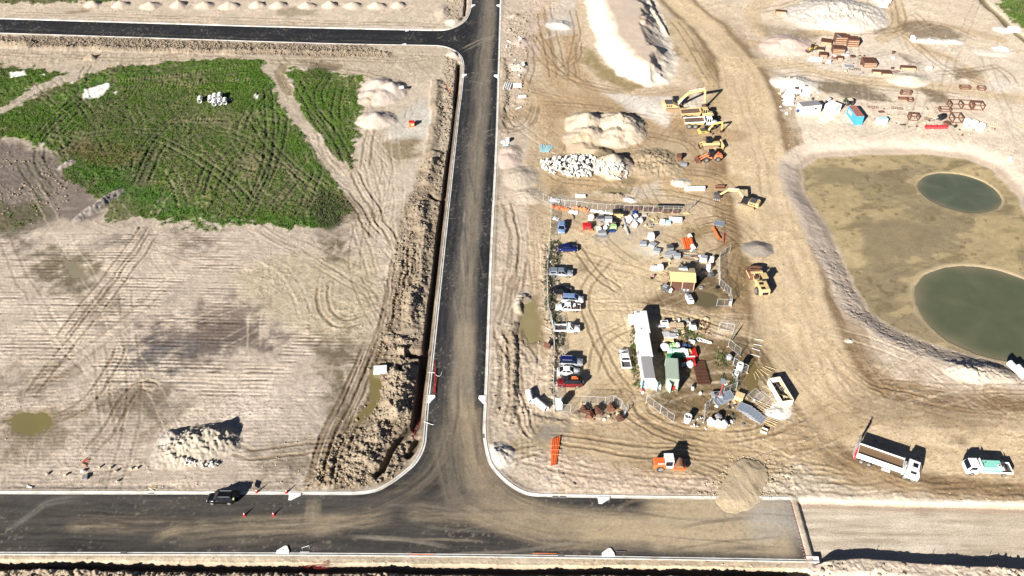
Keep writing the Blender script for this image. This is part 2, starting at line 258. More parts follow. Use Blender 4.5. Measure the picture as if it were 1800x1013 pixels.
for k in range(46):
    ax, ay = r7.uniform(60, 600), r7.uniform(120, 385); dx = r7.uniform(12, 50)*r7.choice((-1, 1)); dy = r7.uniform(10, 45); bx = r7.gauss(0, 16)
    wheel([(ax-dx*.6, ay+dy), (ax-dx*.1+bx, ay+dy*.3), (ax+dx*.3+bx, ay-dy*.3), (ax+dx, ay-dy)], 2.2, .36, r7.uniform(.05, .12), r7.choice(((.07, .08, .035), (.17, .155, .095), (.15, .14, .08))), r7.uniform(.4, .8), kill=.6, rib=r7.choice((0, .8)), wp=1.0)
for q in ([(205, 143), (330, 130), (440, 116)], [(215, 155), (330, 148), (435, 140)], [(335, 212), (375, 210), (405, 213)]):      # grouser marks of tracked machines
    i, s, t, L = strip(q, 1.5, .2); r = sst(1.4, .9, np.abs(t)); Z[i] += .13*r*np.sin(s/.85*6.28); paint(i, r*sst(.2, .8, np.sin(s/.85*6.28+1)), (.17, .15, .09), .7); GM[i] *= 1-.6*r
# farm tracks through the grass
for q, wd, cc in (([(470, 118), (490, 140), (515, 190), (545, 235), (580, 285), (612, 330), (640, 380), (650, 430)], 1.9, (.42, .36, .29)), ([(-100, 225), (0, 195), (40, 172), (85, 148), (120, 135), (170, 122)], 1.5, (.40, .35, .28)), ([(500, 115), (492, 135), (510, 165)], 1.4, (.26, .21, .14))):
    i, s, t, L = strip(q, wd*1.7, .8); m = sst(1.25, .8, np.abs(t)/wd); paint(i, m, cc, .95); GM[i] *= 1-m; st = fbm(s, t, .6, 33, 3, 10, 1); paint(i, m*sst(.1, .6, -st), DRK, .6); Z[i] += m*(.07*st)-.06*m; ACL[i] = ACL[i]*(1-m)+.05*m
# pale spills
for q in ([(15, 128), (40, 124), (45, 132), (20, 138)], [(147, 158), (190, 146), (192, 154), (175, 172), (150, 172)], [(197, 163), (206, 161), (205, 166)], [(446, 166), (454, 165), (452, 173), (445, 173)], [(69, 133), (77, 130), (78, 133)], [(120, 146), (130, 142), (130, 147)]):
    i, m, d = poly(q, .35, .8); paint(i, m, WHT, 1); Z[i] += .12*m; GM[i] *= 1-m; ACL[i] *= (1-m*.5)
# pale dusty spots on the right
for q, cc, a in (([(985, 30), (1005, 30), (1000, 55), (975, 55)], (.58, .57, .55), .8), ([(980, 0), (1010, 0), (1010, 60), (960, 70), (965, 20)], (.50, .47, .44), .7), ([(1060, 165), (1180, 170), (1170, 215), (1110, 195)], (.58, .56, .54), .85), ([(1110, 178), (1180, 190), (1170, 225), (1130, 205)], (.66, .64, .62), .7),
               ([(1215, 165), (1245, 168), (1235, 190), (1190, 195)], (.60, .56, .5), .9), ([(1125, 325), (1160, 320), (1170, 345), (1080, 350), (1040, 340)], (.5, .46, .4), .8), ([(965, 345), (990, 345), (1030, 355), (960, 360)], (.48, .45, .41), .8),
               ([(700, 205), (745, 175), (760, 200), (750, 240), (690, 250), (680, 225)], (.52, .50, .45), .85), ([(1100, 430), (1170, 430), (1150, 455)], (.6, .56, .5), .8), ([(1355, 700), (1385, 710), (1385, 738), (1345, 735)], (.68, .68, .68), .9), ([(1310, 640), (1350, 650), (1360, 700), (1320, 720), (1300, 690)], (.50, .44, .34), .8),
               ([(1750, 140), (1790, 150), (1760, 165), (1720, 160)], (.6, .58, .55), .7), ([(1430, 85), (1700, 110), (1650, 140), (1440, 120)], (.56, .52, .48), .6), ([(1060, 390), (1160, 395), (1150, 420), (1040, 430)], (.42, .37, .31), .6), ([(1280, 560), (1300, 575), (1270, 600), (1250, 590)], (.52, .46, .38), .8), ([(850, 788), (880, 785), (905, 805), (890, 825), (860, 812)], (.62, .58, .54), .9)):
    zone(q, cc, a, 1.5, 1.6)
# wet patches
for q, cc, a in (([(1400, 145), (1500, 145), (1560, 165), (1570, 182), (1500, 172), (1420, 158)], (.23, .185, .125), .85), ([(1620, 155), (1660, 165), (1670, 185), (1630, 178)], (.25, .2, .135), .85), ([(1570, 40), (1640, 40), (1680, 60), (1670, 75), (1600, 65)], (.27, .215, .145), .8), ([(1670, 120), (1730, 122), (1720, 142), (1680, 140)], (.3, .235, .16), .8), ([(1585, 95), (1605, 100), (1620, 115), (1600, 112)], (.29, .235, .165), .8),
               ([(1320, 40), (1400, 52), (1440, 60), (1420, 75), (1350, 66)], (.31, .25, .17), .6), ([(1520, 45), (1560, 50), (1540, 62)], (.27, .22, .15), .8), ([(1030, 80), (1060, 110), (1100, 140), (1135, 150), (1110, 160), (1060, 145), (1020, 110)], (.33, .265, .12), .8), ([(1165, 85), (1200, 95), (1190, 103), (1170, 103)], (.33, .27, .12), .8), ([(1215, 78), (1235, 90), (1225, 97), (1215, 90)], (.33, .26, .14), .7), ([(1240, 105), (1262, 120), (1250, 130), (1232, 115)], (.33, .26, .13), .7),
               ([(1200, 395), (1250, 395), (1240, 420), (1200, 415)], (.32, .25, .13), .8), ([(1295, 440), (1315, 450), (1320, 480), (1300, 510), (1290, 470)], (.27, .21, .11), .8), ([(1150, 525), (1210, 530), (1200, 545), (1130, 535)], (.26, .20, .12), .8), ([(1225, 480), (1270, 500), (1275, 535), (1230, 540), (1210, 520)], (.14, .115, .065), .9), ([(1280, 490), (1298, 500), (1296, 520), (1283, 510)], (.18, .145, .07), .9),
               ([(1240, 610), (1330, 600), (1345, 650), (1320, 700), (1290, 700), (1250, 690), (1230, 650)], (.21, .16, .095), .75), ([(1150, 680), (1230, 680), (1240, 700), (1260, 735), (1180, 735), (1150, 710)], (.24, .185, .115), .7), ([(670, 250), (730, 240), (740, 275), (690, 290)], (.30, .23, .13), .8), ([(1120, 740), (1210, 760), (1200, 775), (1120, 765)], (.3, .23, .15), .5),
               ([(535, 105), (600, 110), (600, 122), (550, 120)], (.23, .18, .12), .8), ([(480, 15), (560, 18), (550, 30), (490, 30)], (.33, .27, .19), .7), ([(565, 320), (620, 350), (635, 385), (605, 375)], (.25, .2, .12), .8), ([(120, 20), (165, 14), (160, 22), (125, 26)], (.30, .22, .13), .7), ([(960, 445), (985, 445), (975, 462)], (.3, .23, .15), .7), ([(1010, 462), (1030, 465), (1030, 478), (1012, 474)], (.24, .19, .12), .8),
               ([(1628, 700), (1655, 700), (1650, 735), (1635, 725)], (.25, .19, .13), .8), ([(1490, 690), (1700, 700), (1800, 740), (1700, 760), (1500, 730)], (.30, .225, .15), .55), ([(1245, 835), (1265, 820), (1262, 830)], (.25, .2, .13), .6), ([(960, 420), (985, 400), (975, 390)], (.33, .27, .18), .6), ([(1670, 770), (1700, 772), (1690, 785), (1660, 785)], (.28, .22, .14), .8), ([(905, 525), (950, 520), (950, 600), (935, 625), (908, 600)], (.30, .25, .13), .7),
               ([(965, 330), (1000, 325), (995, 345), (960, 345)], (.3, .22, .13), .7), ([(870, 300), (930, 290), (925, 330), (880, 340)], (.52, .44, .35), .6), ([(1190, 230), (1200, 230), (1205, 250), (1195, 248)], (.25, .19, .12), .7)):
    zone(q, tuple(v*.66 for v in cc), min(1, a*1.05), 1.6, 2.2, wet=.45, fine=.9, nz=(N2+.6*N8, -1.2, -.1))
zone([(1150, 605), (1250, 600), (1345, 602), (1350, 650), (1325, 705), (1290, 735), (1200, 745), (1150, 730), (1135, 700), (1200, 690), (1200, 640)], (.15, .11, .06), .7, 1.6, 2, nz=(N2+.6*N8, -.9, .2), fine=1)
zone([(1195, 485), (1275, 490), (1288, 535), (1240, 545), (1140, 540), (1150, 525)], (.14, .105, .06), .75, 1.4, 2, nz=(N2+.6*N8, -1.2, 0), fine=.9)
# tyre tracks on bare ground
TK = (.175, .125, .075)
TR = [([(950, 20), (965, 90), (975, 140)], 2.2), ([(962, 10), (978, 80), (990, 130)], 2.2), ([(925, 60), (960, 110), (1010, 140), (1090, 160), (1110, 162)], 2.2), ([(940, 50), (980, 110), (1030, 150), (1100, 165)], 2.2), ([(1005, 10), (1015, 60), (1005, 110), (1008, 140)], 2.0), ([(930, 75), (935, 120), (925, 155)], 2), ([(1020, 70), (1015, 100), (985, 125)], 2),
      ([(1180, 30), (1210, 70), (1235, 115), (1255, 150)], 2.3), ([(1240, 100), (1262, 115), (1272, 160)], 2.3), ([(1190, 300), (1260, 310), (1300, 340)], 2.2), ([(1140, 335), (1220, 345), (1290, 370)], 2.2), ([(1200, 400), (1260, 385), (1320, 410), (1345, 450)], 2.2), ([(1210, 415), (1260, 400), (1310, 430), (1330, 455)], 2.2), ([(1180, 440), (1240, 450), (1300, 420)], 2.2), ([(1250, 370), (1310, 400), (1345, 440)], 2.2),
      ([(1300, 440), (1285, 500), (1300, 540)], 2.2), ([(1320, 600), (1345, 640), (1380, 700)], 2.2), ([(1310, 600), (1325, 660), (1360, 700)], 2.2), ([(1120, 700), (1140, 735), (1220, 762), (1330, 760), (1420, 720)], 2.3), ([(1100, 715), (1140, 750), (1240, 782)], 2.2), ([(1130, 545), (1200, 560), (1300, 590)], 2.2), ([(1120, 570), (1060, 600), (1040, 660)], 2.2),
      ([(1380, 620), (1430, 680), (1500, 720), (1620, 750)], 2.4), ([(1460, 600), (1490, 660), (1560, 700), (1700, 730), (1850, 745)], 2.4), ([(1450, 620), (1480, 690), (1560, 730)], 2.4), ([(1430, 560), (1460, 620), (1530, 680), (1650, 710)], 2.2), ([(1470, 700), (1540, 690), (1540, 730), (1480, 745)], 2.4), ([(1480, 640), (1500, 670), (1520, 700)], 2.2), ([(1580, 700), (1700, 735), (1860, 750)], 2.2),
      ([(1400, 850), (1500, 858), (1620, 850), (1800, 840)], 2.2), ([(1620, 820), (1680, 850), (1850, 852)], 2.2), ([(1500, 800), (1600, 850), (1800, 860)], 2.2), ([(1380, 840), (1440, 830), (1520, 860)], 2.2), ([(900, 800), (1000, 825), (1150, 845), (1260, 855)], 2.2), ([(960, 770), (1100, 790), (1250, 800)], 2.2), ([(1200, 810), (1280, 840), (1350, 830), (1400, 850)], 2.2), ([(860, 825), (900, 800), (960, 790)], 2.1),
      ([(900, 470), (885, 540), (880, 590), (905, 640), (915, 700)], 2.0), ([(912, 480), (895, 530), (892, 580), (925, 615), (945, 650)], 2.0), ([(922, 450), (915, 500), (898, 530)], 2.0), ([(885, 350), (905, 420), (900, 480)], 2.0), ([(880, 600), (890, 680), (880, 740)], 2.0), ([(905, 560), (900, 640), (925, 740), (950, 770)], 2.0), ([(870, 200), (890, 230), (930, 215), (945, 180)], 2.0), ([(880, 180), (895, 220), (925, 225)], 2),
      ([(690, 480), (680, 560), (655, 620), (640, 660)], 2.3), ([(712, 420), (702, 500), (690, 580)], 2.3), ([(703, 440), (690, 520), (672, 600)], 2.3), ([(724, 420), (716, 480), (700, 570)], 2.3), ([(745, 360), (730, 440), (715, 560)], 2.3), ([(655, 590), (625, 660), (590, 740), (565, 800), (548, 868)], 2.3), ([(668, 600), (640, 660), (605, 740), (580, 810), (570, 868)], 2.3), ([(647, 610), (615, 680), (575, 770), (555, 860)], 2.3), ([(660, 640), (630, 720), (600, 800)], 2.3),
      ([(662, 650), (690, 690)], 1.6), ([(672, 640), (700, 660)], 1.6), ([(600, 330), (640, 380), (665, 420)], 2.2), ([(615, 290), (650, 350), (680, 400), (700, 440)], 2.2), ([(570, 480), (568, 540), (600, 570), (650, 560)], 2.2), ([(300, 700), (240, 680), (190, 760), (150, 800)], 2.2), ([(280, 400), (200, 510), (120, 610), (50, 700)], 2.2), ([(260, 395), (180, 500), (100, 600)], 2.2), ([(220, 600), (160, 700), (90, 740)], 2.2), ([(400, 780), (430, 800), (520, 790), (600, 780)], 2.2), ([(385, 745), (400, 785), (450, 800)], 2.2),
      ([(450, 108), (540, 112), (640, 130), (720, 150)], 2.2), ([(470, 102), (600, 104), (700, 108), (760, 100)], 2.2), ([(640, 300), (650, 250), (655, 220)], 2.2), ([(0, 24), (200, 28), (440, 34), (780, 46)], 2.2), ([(780, 46), (800, 30), (775, 10)], 2.2), ([(0, 95), (100, 98), (240, 105), (330, 96), (450, 98)], 2.2),
      ([(1560, 0), (1560, 40), (1530, 60)], 2.4), ([(1580, 0), (1585, 50), (1560, 68)], 2.4), ([(1480, 60), (1560, 55), (1640, 40), (1720, 70)], 2.4), ([(1600, 20), (1650, 60), (1700, 70)], 2.4), ([(1540, 40), (1600, 70), (1660, 120), (1740, 150)], 2.4), ([(1350, 140), (1420, 130), (1520, 150), (1700, 170)], 2.4), ([(1330, 20), (1380, 10), (1440, -10)], 2.4), ([(1740, 110), (1770, 130), (1785, 150)], 2.2), ([(1640, 130), (1700, 125), (1760, 115)], 2.2),
      ([(1130, 235), (1200, 250), (1220, 270)], 2.2), ([(1060, 300), (1110, 304), (1160, 310)], 2.0), ([(960, 300), (990, 315), (1060, 325)], 2), ([(950, 180), (1060, 190), (1150, 210)], 2.2), ([(1290, 130), (1330, 250), (1350, 350)], 2.2), ([(1000, 420), (1050, 480), (1100, 520)], 2), ([(1080, 440), (1030, 520), (1060, 620), (1110, 700)], 2)]
for q, g in TR: pl = q[0][1] > 780 and q[0][0] > 880; wheel(q, g, .32, .05 if pl else .095, TK, .45 if pl else .65, wp=.7)
for q, g in TR[40:58]: wheel([(a+3, b+4) for a, b in q], g*.8, .26, .10, DRK, .45, wp=.9)
rr = random.Random(5)                     # many faint passes
for (x0, y0, x1, y1, n, dp) in ((910, 150, 1290, 350, 34, .06), (1110, 700, 1800, 860, 44, .03), (880, 440, 960, 780, 16, .06), (1000, 400, 1350, 700, 26, .05), (640, 300, 780, 600, 16, .07), (1400, 0, 1790, 240, 26, .05), (0, 400, 640, 860, 26, .04), (0, 20, 780, 110, 14, .05), (1440, 560, 1800, 740, 20, .075), (640, 110, 790, 300, 12, .06)):
    for k in range(n):
        ax, ay = rr.uniform(x0, x1), rr.uniform(y0, y1); dx = rr.gauss(0, (x1-x0)*.22); dy = rr.gauss(0, (y1-y0)*.22); bx = rr.gauss(0, 14); by = rr.gauss(0, 8)
        q = [(ax-dx, ay-dy), (ax-dx*.3+bx, ay-dy*.3+by), (ax+dx*.3+bx, ay+dy*.3+by), (ax+dx, ay+dy)]
        wheel(q, rr.choice((1.9, 2.2, 2.5)), rr.uniform(.18, .34), dp*rr.uniform(.5, 1.2), rr.choice((TK, (.5, .43, .34))), rr.uniform(.2, .45), wp=.6, rib=rr.choice((0, 0, .5, .7)))
# general relief
zi = fbm(X, Y, .5, 91, 2); mot = .6+.4*sst(-.3, .4, N8)
C *= (1+(.10*N06+.14*N03+.10*N2+.12*zi)*mot)[:, None]
spk = vnoise(X/.42+31, Y/.30+7); kk = sst(.55, .85, spk)*sst(-.5, .3, N2+N8)*(GM < .2); C *= (1-.42*kk)[:, None]; Z += .05*kk
Z += (.012*N03+.012*zi)*mot
ACL[:] *= (1+.6*N8)
ACL[:] = np.clip(ACL, 0, 1)
lump = np.maximum(fbm(X, Y, 1.3, 40, 3)+.15, 0)*1.5
BIG = ACL*(lump+.9*N06+.45*N03+.5*zi)
Z += BIG; Z += .10*N8+.25*N30
# ---- heaps
def heap(px, py, rx, ry, h, ang=0, col=None, pw=1.0, rough=.1, a=1.0):
    cx, cy = G(px, py); m = max(rx, ry)*1.3
    i = np.where((np.abs(X-cx) < m) & (np.abs(Y-cy) < m))[0]
    c, s = math.cos(R_(ang)), math.sin(R_(ang)); x = X[i]-cx+.5*W3[i]+.4*W1[i]; y = Y[i]-cy+.5*W4[i]+.4*W2[i]
    d = np.sqrt(((x*c+y*s)/rx)**2+((-x*s+y*c)/ry)**2)+.10*N2[i]
    k = np.clip(1-d, 0, 1)**pw; Z[i] = np.maximum(Z[i], h*k+Z[i]*.3)+rough*k**.5*(N06[i]+.8*N03[i])
    if col is not None: paint(i, sst(0, .12, k), col, a)
    GM[i] *= (1-sst(0, .1, k))
PK = (.50, .43, .38); GV = (.46, .40, .33)
for q in ((665, 152, 5.5, 6, 2.2), (690, 160, 5, 6, 2.6), (672, 172, 5.5, 5.5, 1.8), (652, 168, 4, 4, 1.2)): heap(*q, col=PK, rough=.03)
heap(660, 212, 6.2, 5.4, 2.4, col=PK, rough=.03); heap(645, 178, 3, 3, .8, col=SAND)
for k, px in enumerate((163, 213, 265, 314, 360, 403, 452, 489, 540, 581, 620, 661, 700)): heap(px, 9+(k % 3)*.8+k*.15, 3.1+.4*(k % 3), 3.4, 1.7+.2*(k % 2), col=(.50, .42, .35), rough=.08)
for q in ((1032, 220, 6.5, 7, 4.0), (1036, 242, 6, 5.5, 2.9), (1088, 222, 8, 8, 4.2), (1080, 243, 5.5, 6, 2.4), (1104, 234, 5.5, 7, 2.6), (1018, 246, 4.5, 5, 1.6)): heap(*q, col=GV, rough=.16)
for q in ((1150, 282, 7.5, 6, 1.6), (1160, 295, 6.5, 5, 1.2), (1135, 300, 5, 5, 1.1)): heap(*q, col=(.33, .27, .19), rough=.3)
heap(1078, 294, 6.0, 6.5, 3.9, col=(.48, .41, .34), rough=.05); heap(1052, 272, 5, 4, 1.8, col=(.22, .18, .12), rough=.08); heap(1025, 262, 5, 5, 1.2, col=(.42, .35, .26), rough=.12)
heap(1198, 322, 2.8, 2.2, .9, col=(.55, .52, .47), rough=.12); heap(1195, 368, 2.5, 2, .8, col=WHT, rough=.04) if False else None
heap(1108, 352, 1.7, 1.3, .6, col=(.58, .57, .55), rough=.08)
for q in ((325, 788, 5.5, 5, 1.6), (350, 782, 6.5, 4.5, 2.2), (375, 772, 5, 4, 2.3), (305, 795, 4, 4, 1.0), (388, 782, 4, 3, 1.2)): heap(*q, col=(.38, .34, .285), rough=.22)
heap(303, 770, 2.6, 2.6, 1.4, col=GRY, rough=.15)
heap(872, 799, 3.6, 3.0, 1.3, col=(.54, .49, .44), rough=.14); heap(898, 268, 3.5, 4, 1.0, col=SAND, rough=.06); heap(915, 312, 5, 6, 1.2, col=SAND, rough=.08); heap(893, 282, 4, 5, .9, col=PINK, rough=.05)
heap(805, 96, 4.2, 3.6, 1.2, col=PALE, rough=.1); heap(800, 40, 4, 4, 1.3, col=PALE, rough=.2); heap(778, 22, 2.5, 7, 1.1, col=SAND, rough=.2)
for q in ((983, 45, 5, 4.5, 1.1), (988, 48, 4, 3, 1.2)): heap(*q, col=(.50, .50, .49), rough=.2)
for q in ((1385, 80, 9, 8, 2.4), (1365, 85, 6, 6, 1.2)): heap(*q, col=(.55, .45, .41), rough=.06)
for q in ((1440, 28, 14, 11, 2.4), (1475, 24, 18, 13, 3.6), (1500, 35, 12, 10, 2.8), (1455, 40, 13, 7, 1.8), (1485, 44, 12, 7, 2.2)): heap(*q, col=(.52, .50, .475), rough=.28)
for q in ((1400, 150, 7, 6, 1.8), (1382, 146, 5, 5, 1.2)): heap(*q, col=(.66, .63, .59), rough=.12)
heap(1598, 142, 7, 5, 1.5, col=(.62, .58, .50), rough=.1); heap(1630, 72, 6, 2.6, .7, col=(.62, .60, .56), rough=.2); heap(1650, 74, 7, 2.2, .6, col=(.60, .58, .54), rough=.2); heap(1675, 74, 4, 2.4, .6, col=(.62, .6, .56), rough=.2)
heap(1745, 94, 7, 3, .35, col=(.64, .61, .56), rough=.05); heap(1765, 53, 4, 3, .5, col=(.72, .7, .66))
heap(1368, 726, 2.7, 2.0, .5, col=(.60, .60, .60), rough=.14); heap(1332, 438, 4, 3.2, 1.2, col=(.24, .22, .20), rough=.06)
heap(1700, 655, 5, 3.2, 1.5, -18, col=(.50, .46, .40), rough=.3); heap(1745, 640, 7, 6, 1.2, col=(.52, .48, .41), rough=.12); heap(1492, 600, 1.1, .7, .5, col=PALE); heap(905, 30, 3, 3, .9, col=SAND, rough=.2); heap(910, 118, 3.4, 4, 1.1, col=PALE, rough=.2); heap(915, 75, 3.4, 4, .9, col=PINK, rough=.2)
heap(930, 345, 4, 4, .7, col=SAND, rough=.15); heap(917, 535, 2.2, 4, 1.2, col=(.45, .4, .33), rough=.3); heap(172, 362, 2.0, 8.5, 1.3, -26, col=(.27, .24, .22), rough=.25); heap(118, 290, 1.4, 3.5, .8, -30, col=(.3, .26, .23), rough=.2)
def ridge(pts, hw, h, col=None, rough=.2, a=.9, pw=1.0):
    i, s, t, L = strip(pts, hw*1.2, .9); k = np.clip(1-np.abs(t)/hw+.2*N2[i], 0, 1)**pw*sst(0, 2, s)*sst(0, 2, L-s)*(.75+.5*N8[i])
    Z[i] += h*k+rough*k*(N06[i]+.7*N03[i])
    if col is not None: paint(i, sst(0, .3, k), col, a)
SP_ = (.27, .22, .165)
for q, hw, h in (([(770, 140), (765, 200), (760, 250), (748, 300)], 2.0, 1.0), ([(768, 265), (755, 300), (742, 330)], 2.4, 1.3), ([(745, 350), (738, 380), (742, 410)], 2.6, 1.4), ([(752, 400), (745, 440), (735, 500), (725, 560), (722, 590)], 1.5, 1.0), ([(722, 500), (715, 560), (705, 590)], 1.6, .9),
                 ([(716, 640), (708, 690), (697, 740), (690, 770)][:3], 2.2, 1.7), ([(695, 640), (690, 690), (682, 745)], 2.2, 1.4), ([(650, 760), (640, 800), (610, 840)], 2.5, 1.0), ([(672, 740), (664, 790), (640, 830)], 2.0, 1.2), ([(712, 770), (690, 810), (670, 840)], 1.5, .8), ([(680, 620), (700, 615), (725, 622)], 1.3, .9), ([(665, 590), (700, 598), (730, 605)], 1.2, .8),
                 ([(-100, 77), (20, 80), (60, 78)], 2.6, 1.8), ([(60, 84), (160, 86), (260, 88), (420, 92)], 1.8, 1.1), ([(420, 90), (560, 92), (690, 96)], 1.6, .7), ([(145, 103), (175, 101)], 2.0, 1.4), ([(-200, 1008), (200, 1012), (700, 1018), (1400, 1024)], 1.5, .5), ([(245, 84), (262, 84)], 2.2, 1.2), ([(395, 88), (430, 90)], 2.2, 1.2),
                 ([(885, 100), (888, 160), (880, 230)], 1.2, .5), ([(905, 560), (902, 620), (905, 700), (900, 740)], 1.0, .6), ([(960, 440), (966, 520), (970, 600), (968, 700)], 1.1, .55), ([(1060, 345), (1100, 345)], 2, .7), ([(1000, 730), (1080, 735)], 1.4, .6), ([(930, 725), (960, 740), (1010, 745)], 1.2, .5)):
    ridge(q, hw, h, SP_)
# pale dump ramp of the big stockpile at the top
i, m, d = poly([(975, -170), (1018, -40), (1038, 50), (1060, 98), (1085, 130), (1135, 152), (1180, 146), (1192, 118), (1182, 80), (1172, 40), (1142, -20), (1090, -170)], .1, 1.4, fine=.5)
ax_, bx_ = G(1078, -40), G(1142, 125); sd_ = sst(-2, 2, (X[i]-ax_[0])-(Y[i]-ax_[1])*(bx_[0]-ax_[0])/(bx_[1]-ax_[1])); k = sst(-.3, 7.5+5.5*sd_*sst(-.3, .3, N8[i]+.25), d); Z[i] = Z[i]*(1-k)+4.4*k; paint(i, sst(-.8, .6, d+.8*N2[i]), (.64, .595, .53), 1); paint(i, sst(4.5, 7, d+1.2*N2[i]), (.50, .43, .37), 1); Z[i] += .03*k*(N06[i]+N2[i]); ACL[i] *= .3
Z[i] += sst(0, 1, d)*(1-sst(5, 8, d))*.18*np.abs(fbm(X[i], Y[i], 2.2, 51, 2, 1, 3, 15))
ridge([(1118, -30), (1148, 20), (1168, 52), (1176, 66)], 1.1, 1.2, PALE, .1)
# ---- detention basin
BF = [(1412, 300), (1440, 278), (1520, 273), (1620, 272), (1700, 280), (1745, 300), (1790, 350), (1815, 420), (1900, 520), (2100, 640), (1800, 648), (1720, 628), (1640, 605), (1570, 575), (1530, 548), (1505, 500), (1480, 450), (1450, 390), (1418, 340)]
i, m, d = poly(BF, 9, .8, z=-1.5)
k = sst(-7.0, .3, d); Z[i] = Z[i]*(1-k)-1.55*k+.03*N8[i]*k
sl = sst(-7.5, -6, d)*(1-sst(-.8, .2, d)); paint(i, sl, (.52, .455, .40), .9); gr = fbm(X[i], Y[i], 1.0, 61, 3, 1, 1); Z[i] += -sl*.11*np.abs(gr); ACL[i] *= (1-k*.9)
cr = np.abs(fbm(X[i], Y[i], 1.6, 62, 3)); sw_ = sl*sst(1550-900, 0, 1-0*X[i]) if False else sl
crk = sst(.05, .0, cr)*sl*(Y[i] < G(1500, 420)[1]); Z[i] -= crk*.25; paint(i, crk, DRK, .5)
sh = (1-sst(-1.5, .5, d))*sst(-3.2, -1.5, d); paint(i, sh, (.30, .25, .20), .7)
fl = sst(-.6, .5, d); paint(i, fl, (.33, .275, .165), 1)
nn = fbm(X[i], Y[i], 9, 63, 4, 1.6, 1); n2 = fbm(X[i], Y[i], 3.5, 64, 4, 2.2, 1, 8)
paint(i, fl*sst(.02, .12, nn+.35*n2), (.215, .18, .12), .85); paint(i, fl*sst(.05, .4, -nn), (.40, .325, .20), .8); paint(i, fl*sst(.15, .5, n2), (.25, .22, .12), .6); paint(i, fl*sst(.3, .5, fbm(X[i], Y[i], 1.6, 65, 3)), (.13, .10, .045), .6); paint(i, fl*sst(.15, .45, fbm(X[i], Y[i], 4, 66, 4, 2.5, 1, 12)), (.17, .14, .085), .7); C[i] *= (1+.16*fl*fbm(X[i], Y[i], .9, 67, 3))[:, None]
WET[i] = np.maximum(WET[i], fl*.25)
i, m, d = poly([(1510, 400), (1560, 380), (1640, 395), (1690, 400), (1640, 430), (1580, 460), (1540, 470), (1512, 440)], 1.5, 1.5, z=-1.5, fine=1.2); paint(i, m, (.21, .175, .115), .85)
i, m, d = poly([(1415, 300), (1460, 290), (1520, 300), (1500, 320), (1440, 330)], 1.5, 2, z=-1.5, fine=1.2); paint(i, m, (.21, .18, .11), .85)
def pool(cx, cy, rx, ry, tilt=0):
    x0, y0 = G(cx, cy, -1.5); a = G(cx+rx, cy, -1.5)[0]-x0; b = (G(cx, cy-ry, -1.5)[1]-G(cx, cy+ry, -1.5)[1])/2
    i = np.where((np.abs(X-x0) < a*1.4) & (np.abs(Y-y0) < b*1.4))[0]; c, s = math.cos(R_(tilt)), math.sin(R_(tilt)); x = X[i]-x0; y = Y[i]-y0
    r = np.sqrt(((x*c+y*s)/a)**2+((-x*s+y*c)/b)**2)+.035*W1[i]+.02*W3[i]
    Z[i] -= 2.0*sst(1.06, .8, r); paint(i, sst(1.12, 1.04, r)*sst(.95, 1.0, r), (.38, .32, .22), .8); paint(i, sst(1.01, .98, r), (.07, .07, .045), 1)
    return x0, y0, a, b
P1 = pool(1687, 337, 67, 34, -14); P2 = pool(1747, 547, 130, 83, -10)
# ditch by the green corner
i, s, t, L = strip([(1690, -60), (1725, -5), (1760, 30), (1800, 68), (1900, 140)], 3, .5); k = np.exp(-(t/1.2)**2); Z[i] -= .9*k; paint(i, sst(.2, .7, k), (.12, .10, .05), .9)
# ---- puddle hollows
PUD = [([(10, 740), (40, 722), (85, 726), (95, 750), (60, 768), (20, 765)], (.17, .145, .06)), ([(655, 640), (668, 660), (672, 700), (650, 728), (622, 735), (650, 705), (650, 670)], (.17, .14, .055)), ([(915, 532), (945, 525), (952, 560), (950, 600), (925, 606), (915, 575)], (.24, .20, .10)), ([(1060, 332), (1105, 331), (1106, 338), (1062, 340)], (.28, .225, .12)),
       ([(1228, 505), (1262, 520), (1275, 535), (1245, 545), (1215, 535)], (.12, .10, .055)), ([(1100, 305), (1118, 312), (1112, 322), (1088, 318)], (.27, .215, .12)), ([(112, 455), (140, 470), (150, 488), (125, 485)], (.22, .19, .13)), ([(560, 112), (600, 115), (590, 124), (560, 121)], (.20, .155, .10)), ([(1316, 630), (1344, 650), (1334, 690), (1316, 700), (1305, 670)], (.16, .12, .05)), ([(1255, 712), (1300, 722), (1290, 735), (1262, 733)], (.13, .10, .05))]
for q, c in PUD:
    i, m, d = poly(q, 1.0, 1.0); k = sst(-.5, 1.2, d); Z[i] = Z[i]*(1-k)-.16*k; ACL[i] *= (1-k); paint(i, sst(-1.2, .2, d), MUD, .6); GM[i] *= 1-k
# ---- trenches, cuts
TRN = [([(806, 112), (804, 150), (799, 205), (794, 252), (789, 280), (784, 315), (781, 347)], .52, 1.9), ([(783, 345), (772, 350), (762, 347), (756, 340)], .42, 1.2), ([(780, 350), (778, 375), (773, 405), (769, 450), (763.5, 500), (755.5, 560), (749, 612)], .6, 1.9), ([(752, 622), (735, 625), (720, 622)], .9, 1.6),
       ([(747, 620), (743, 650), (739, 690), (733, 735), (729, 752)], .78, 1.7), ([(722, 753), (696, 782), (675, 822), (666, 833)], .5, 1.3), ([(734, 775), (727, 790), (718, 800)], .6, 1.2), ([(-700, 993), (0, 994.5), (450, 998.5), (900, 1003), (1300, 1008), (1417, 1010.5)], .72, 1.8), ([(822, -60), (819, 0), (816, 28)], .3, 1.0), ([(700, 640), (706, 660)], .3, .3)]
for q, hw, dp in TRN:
    i, s, t, L = strip(q, hw+1.2, .12, 4); k = sst(hw+.22, hw-.05, np.abs(t)); Z[i] = Z[i]*(1-k)+(-dp)*k; paint(i, k, (.10, .075, .055), .85); GM[i] *= 1-k; ACL[i] *= 1-sst(hw+1.0, hw+.3, np.abs(t))
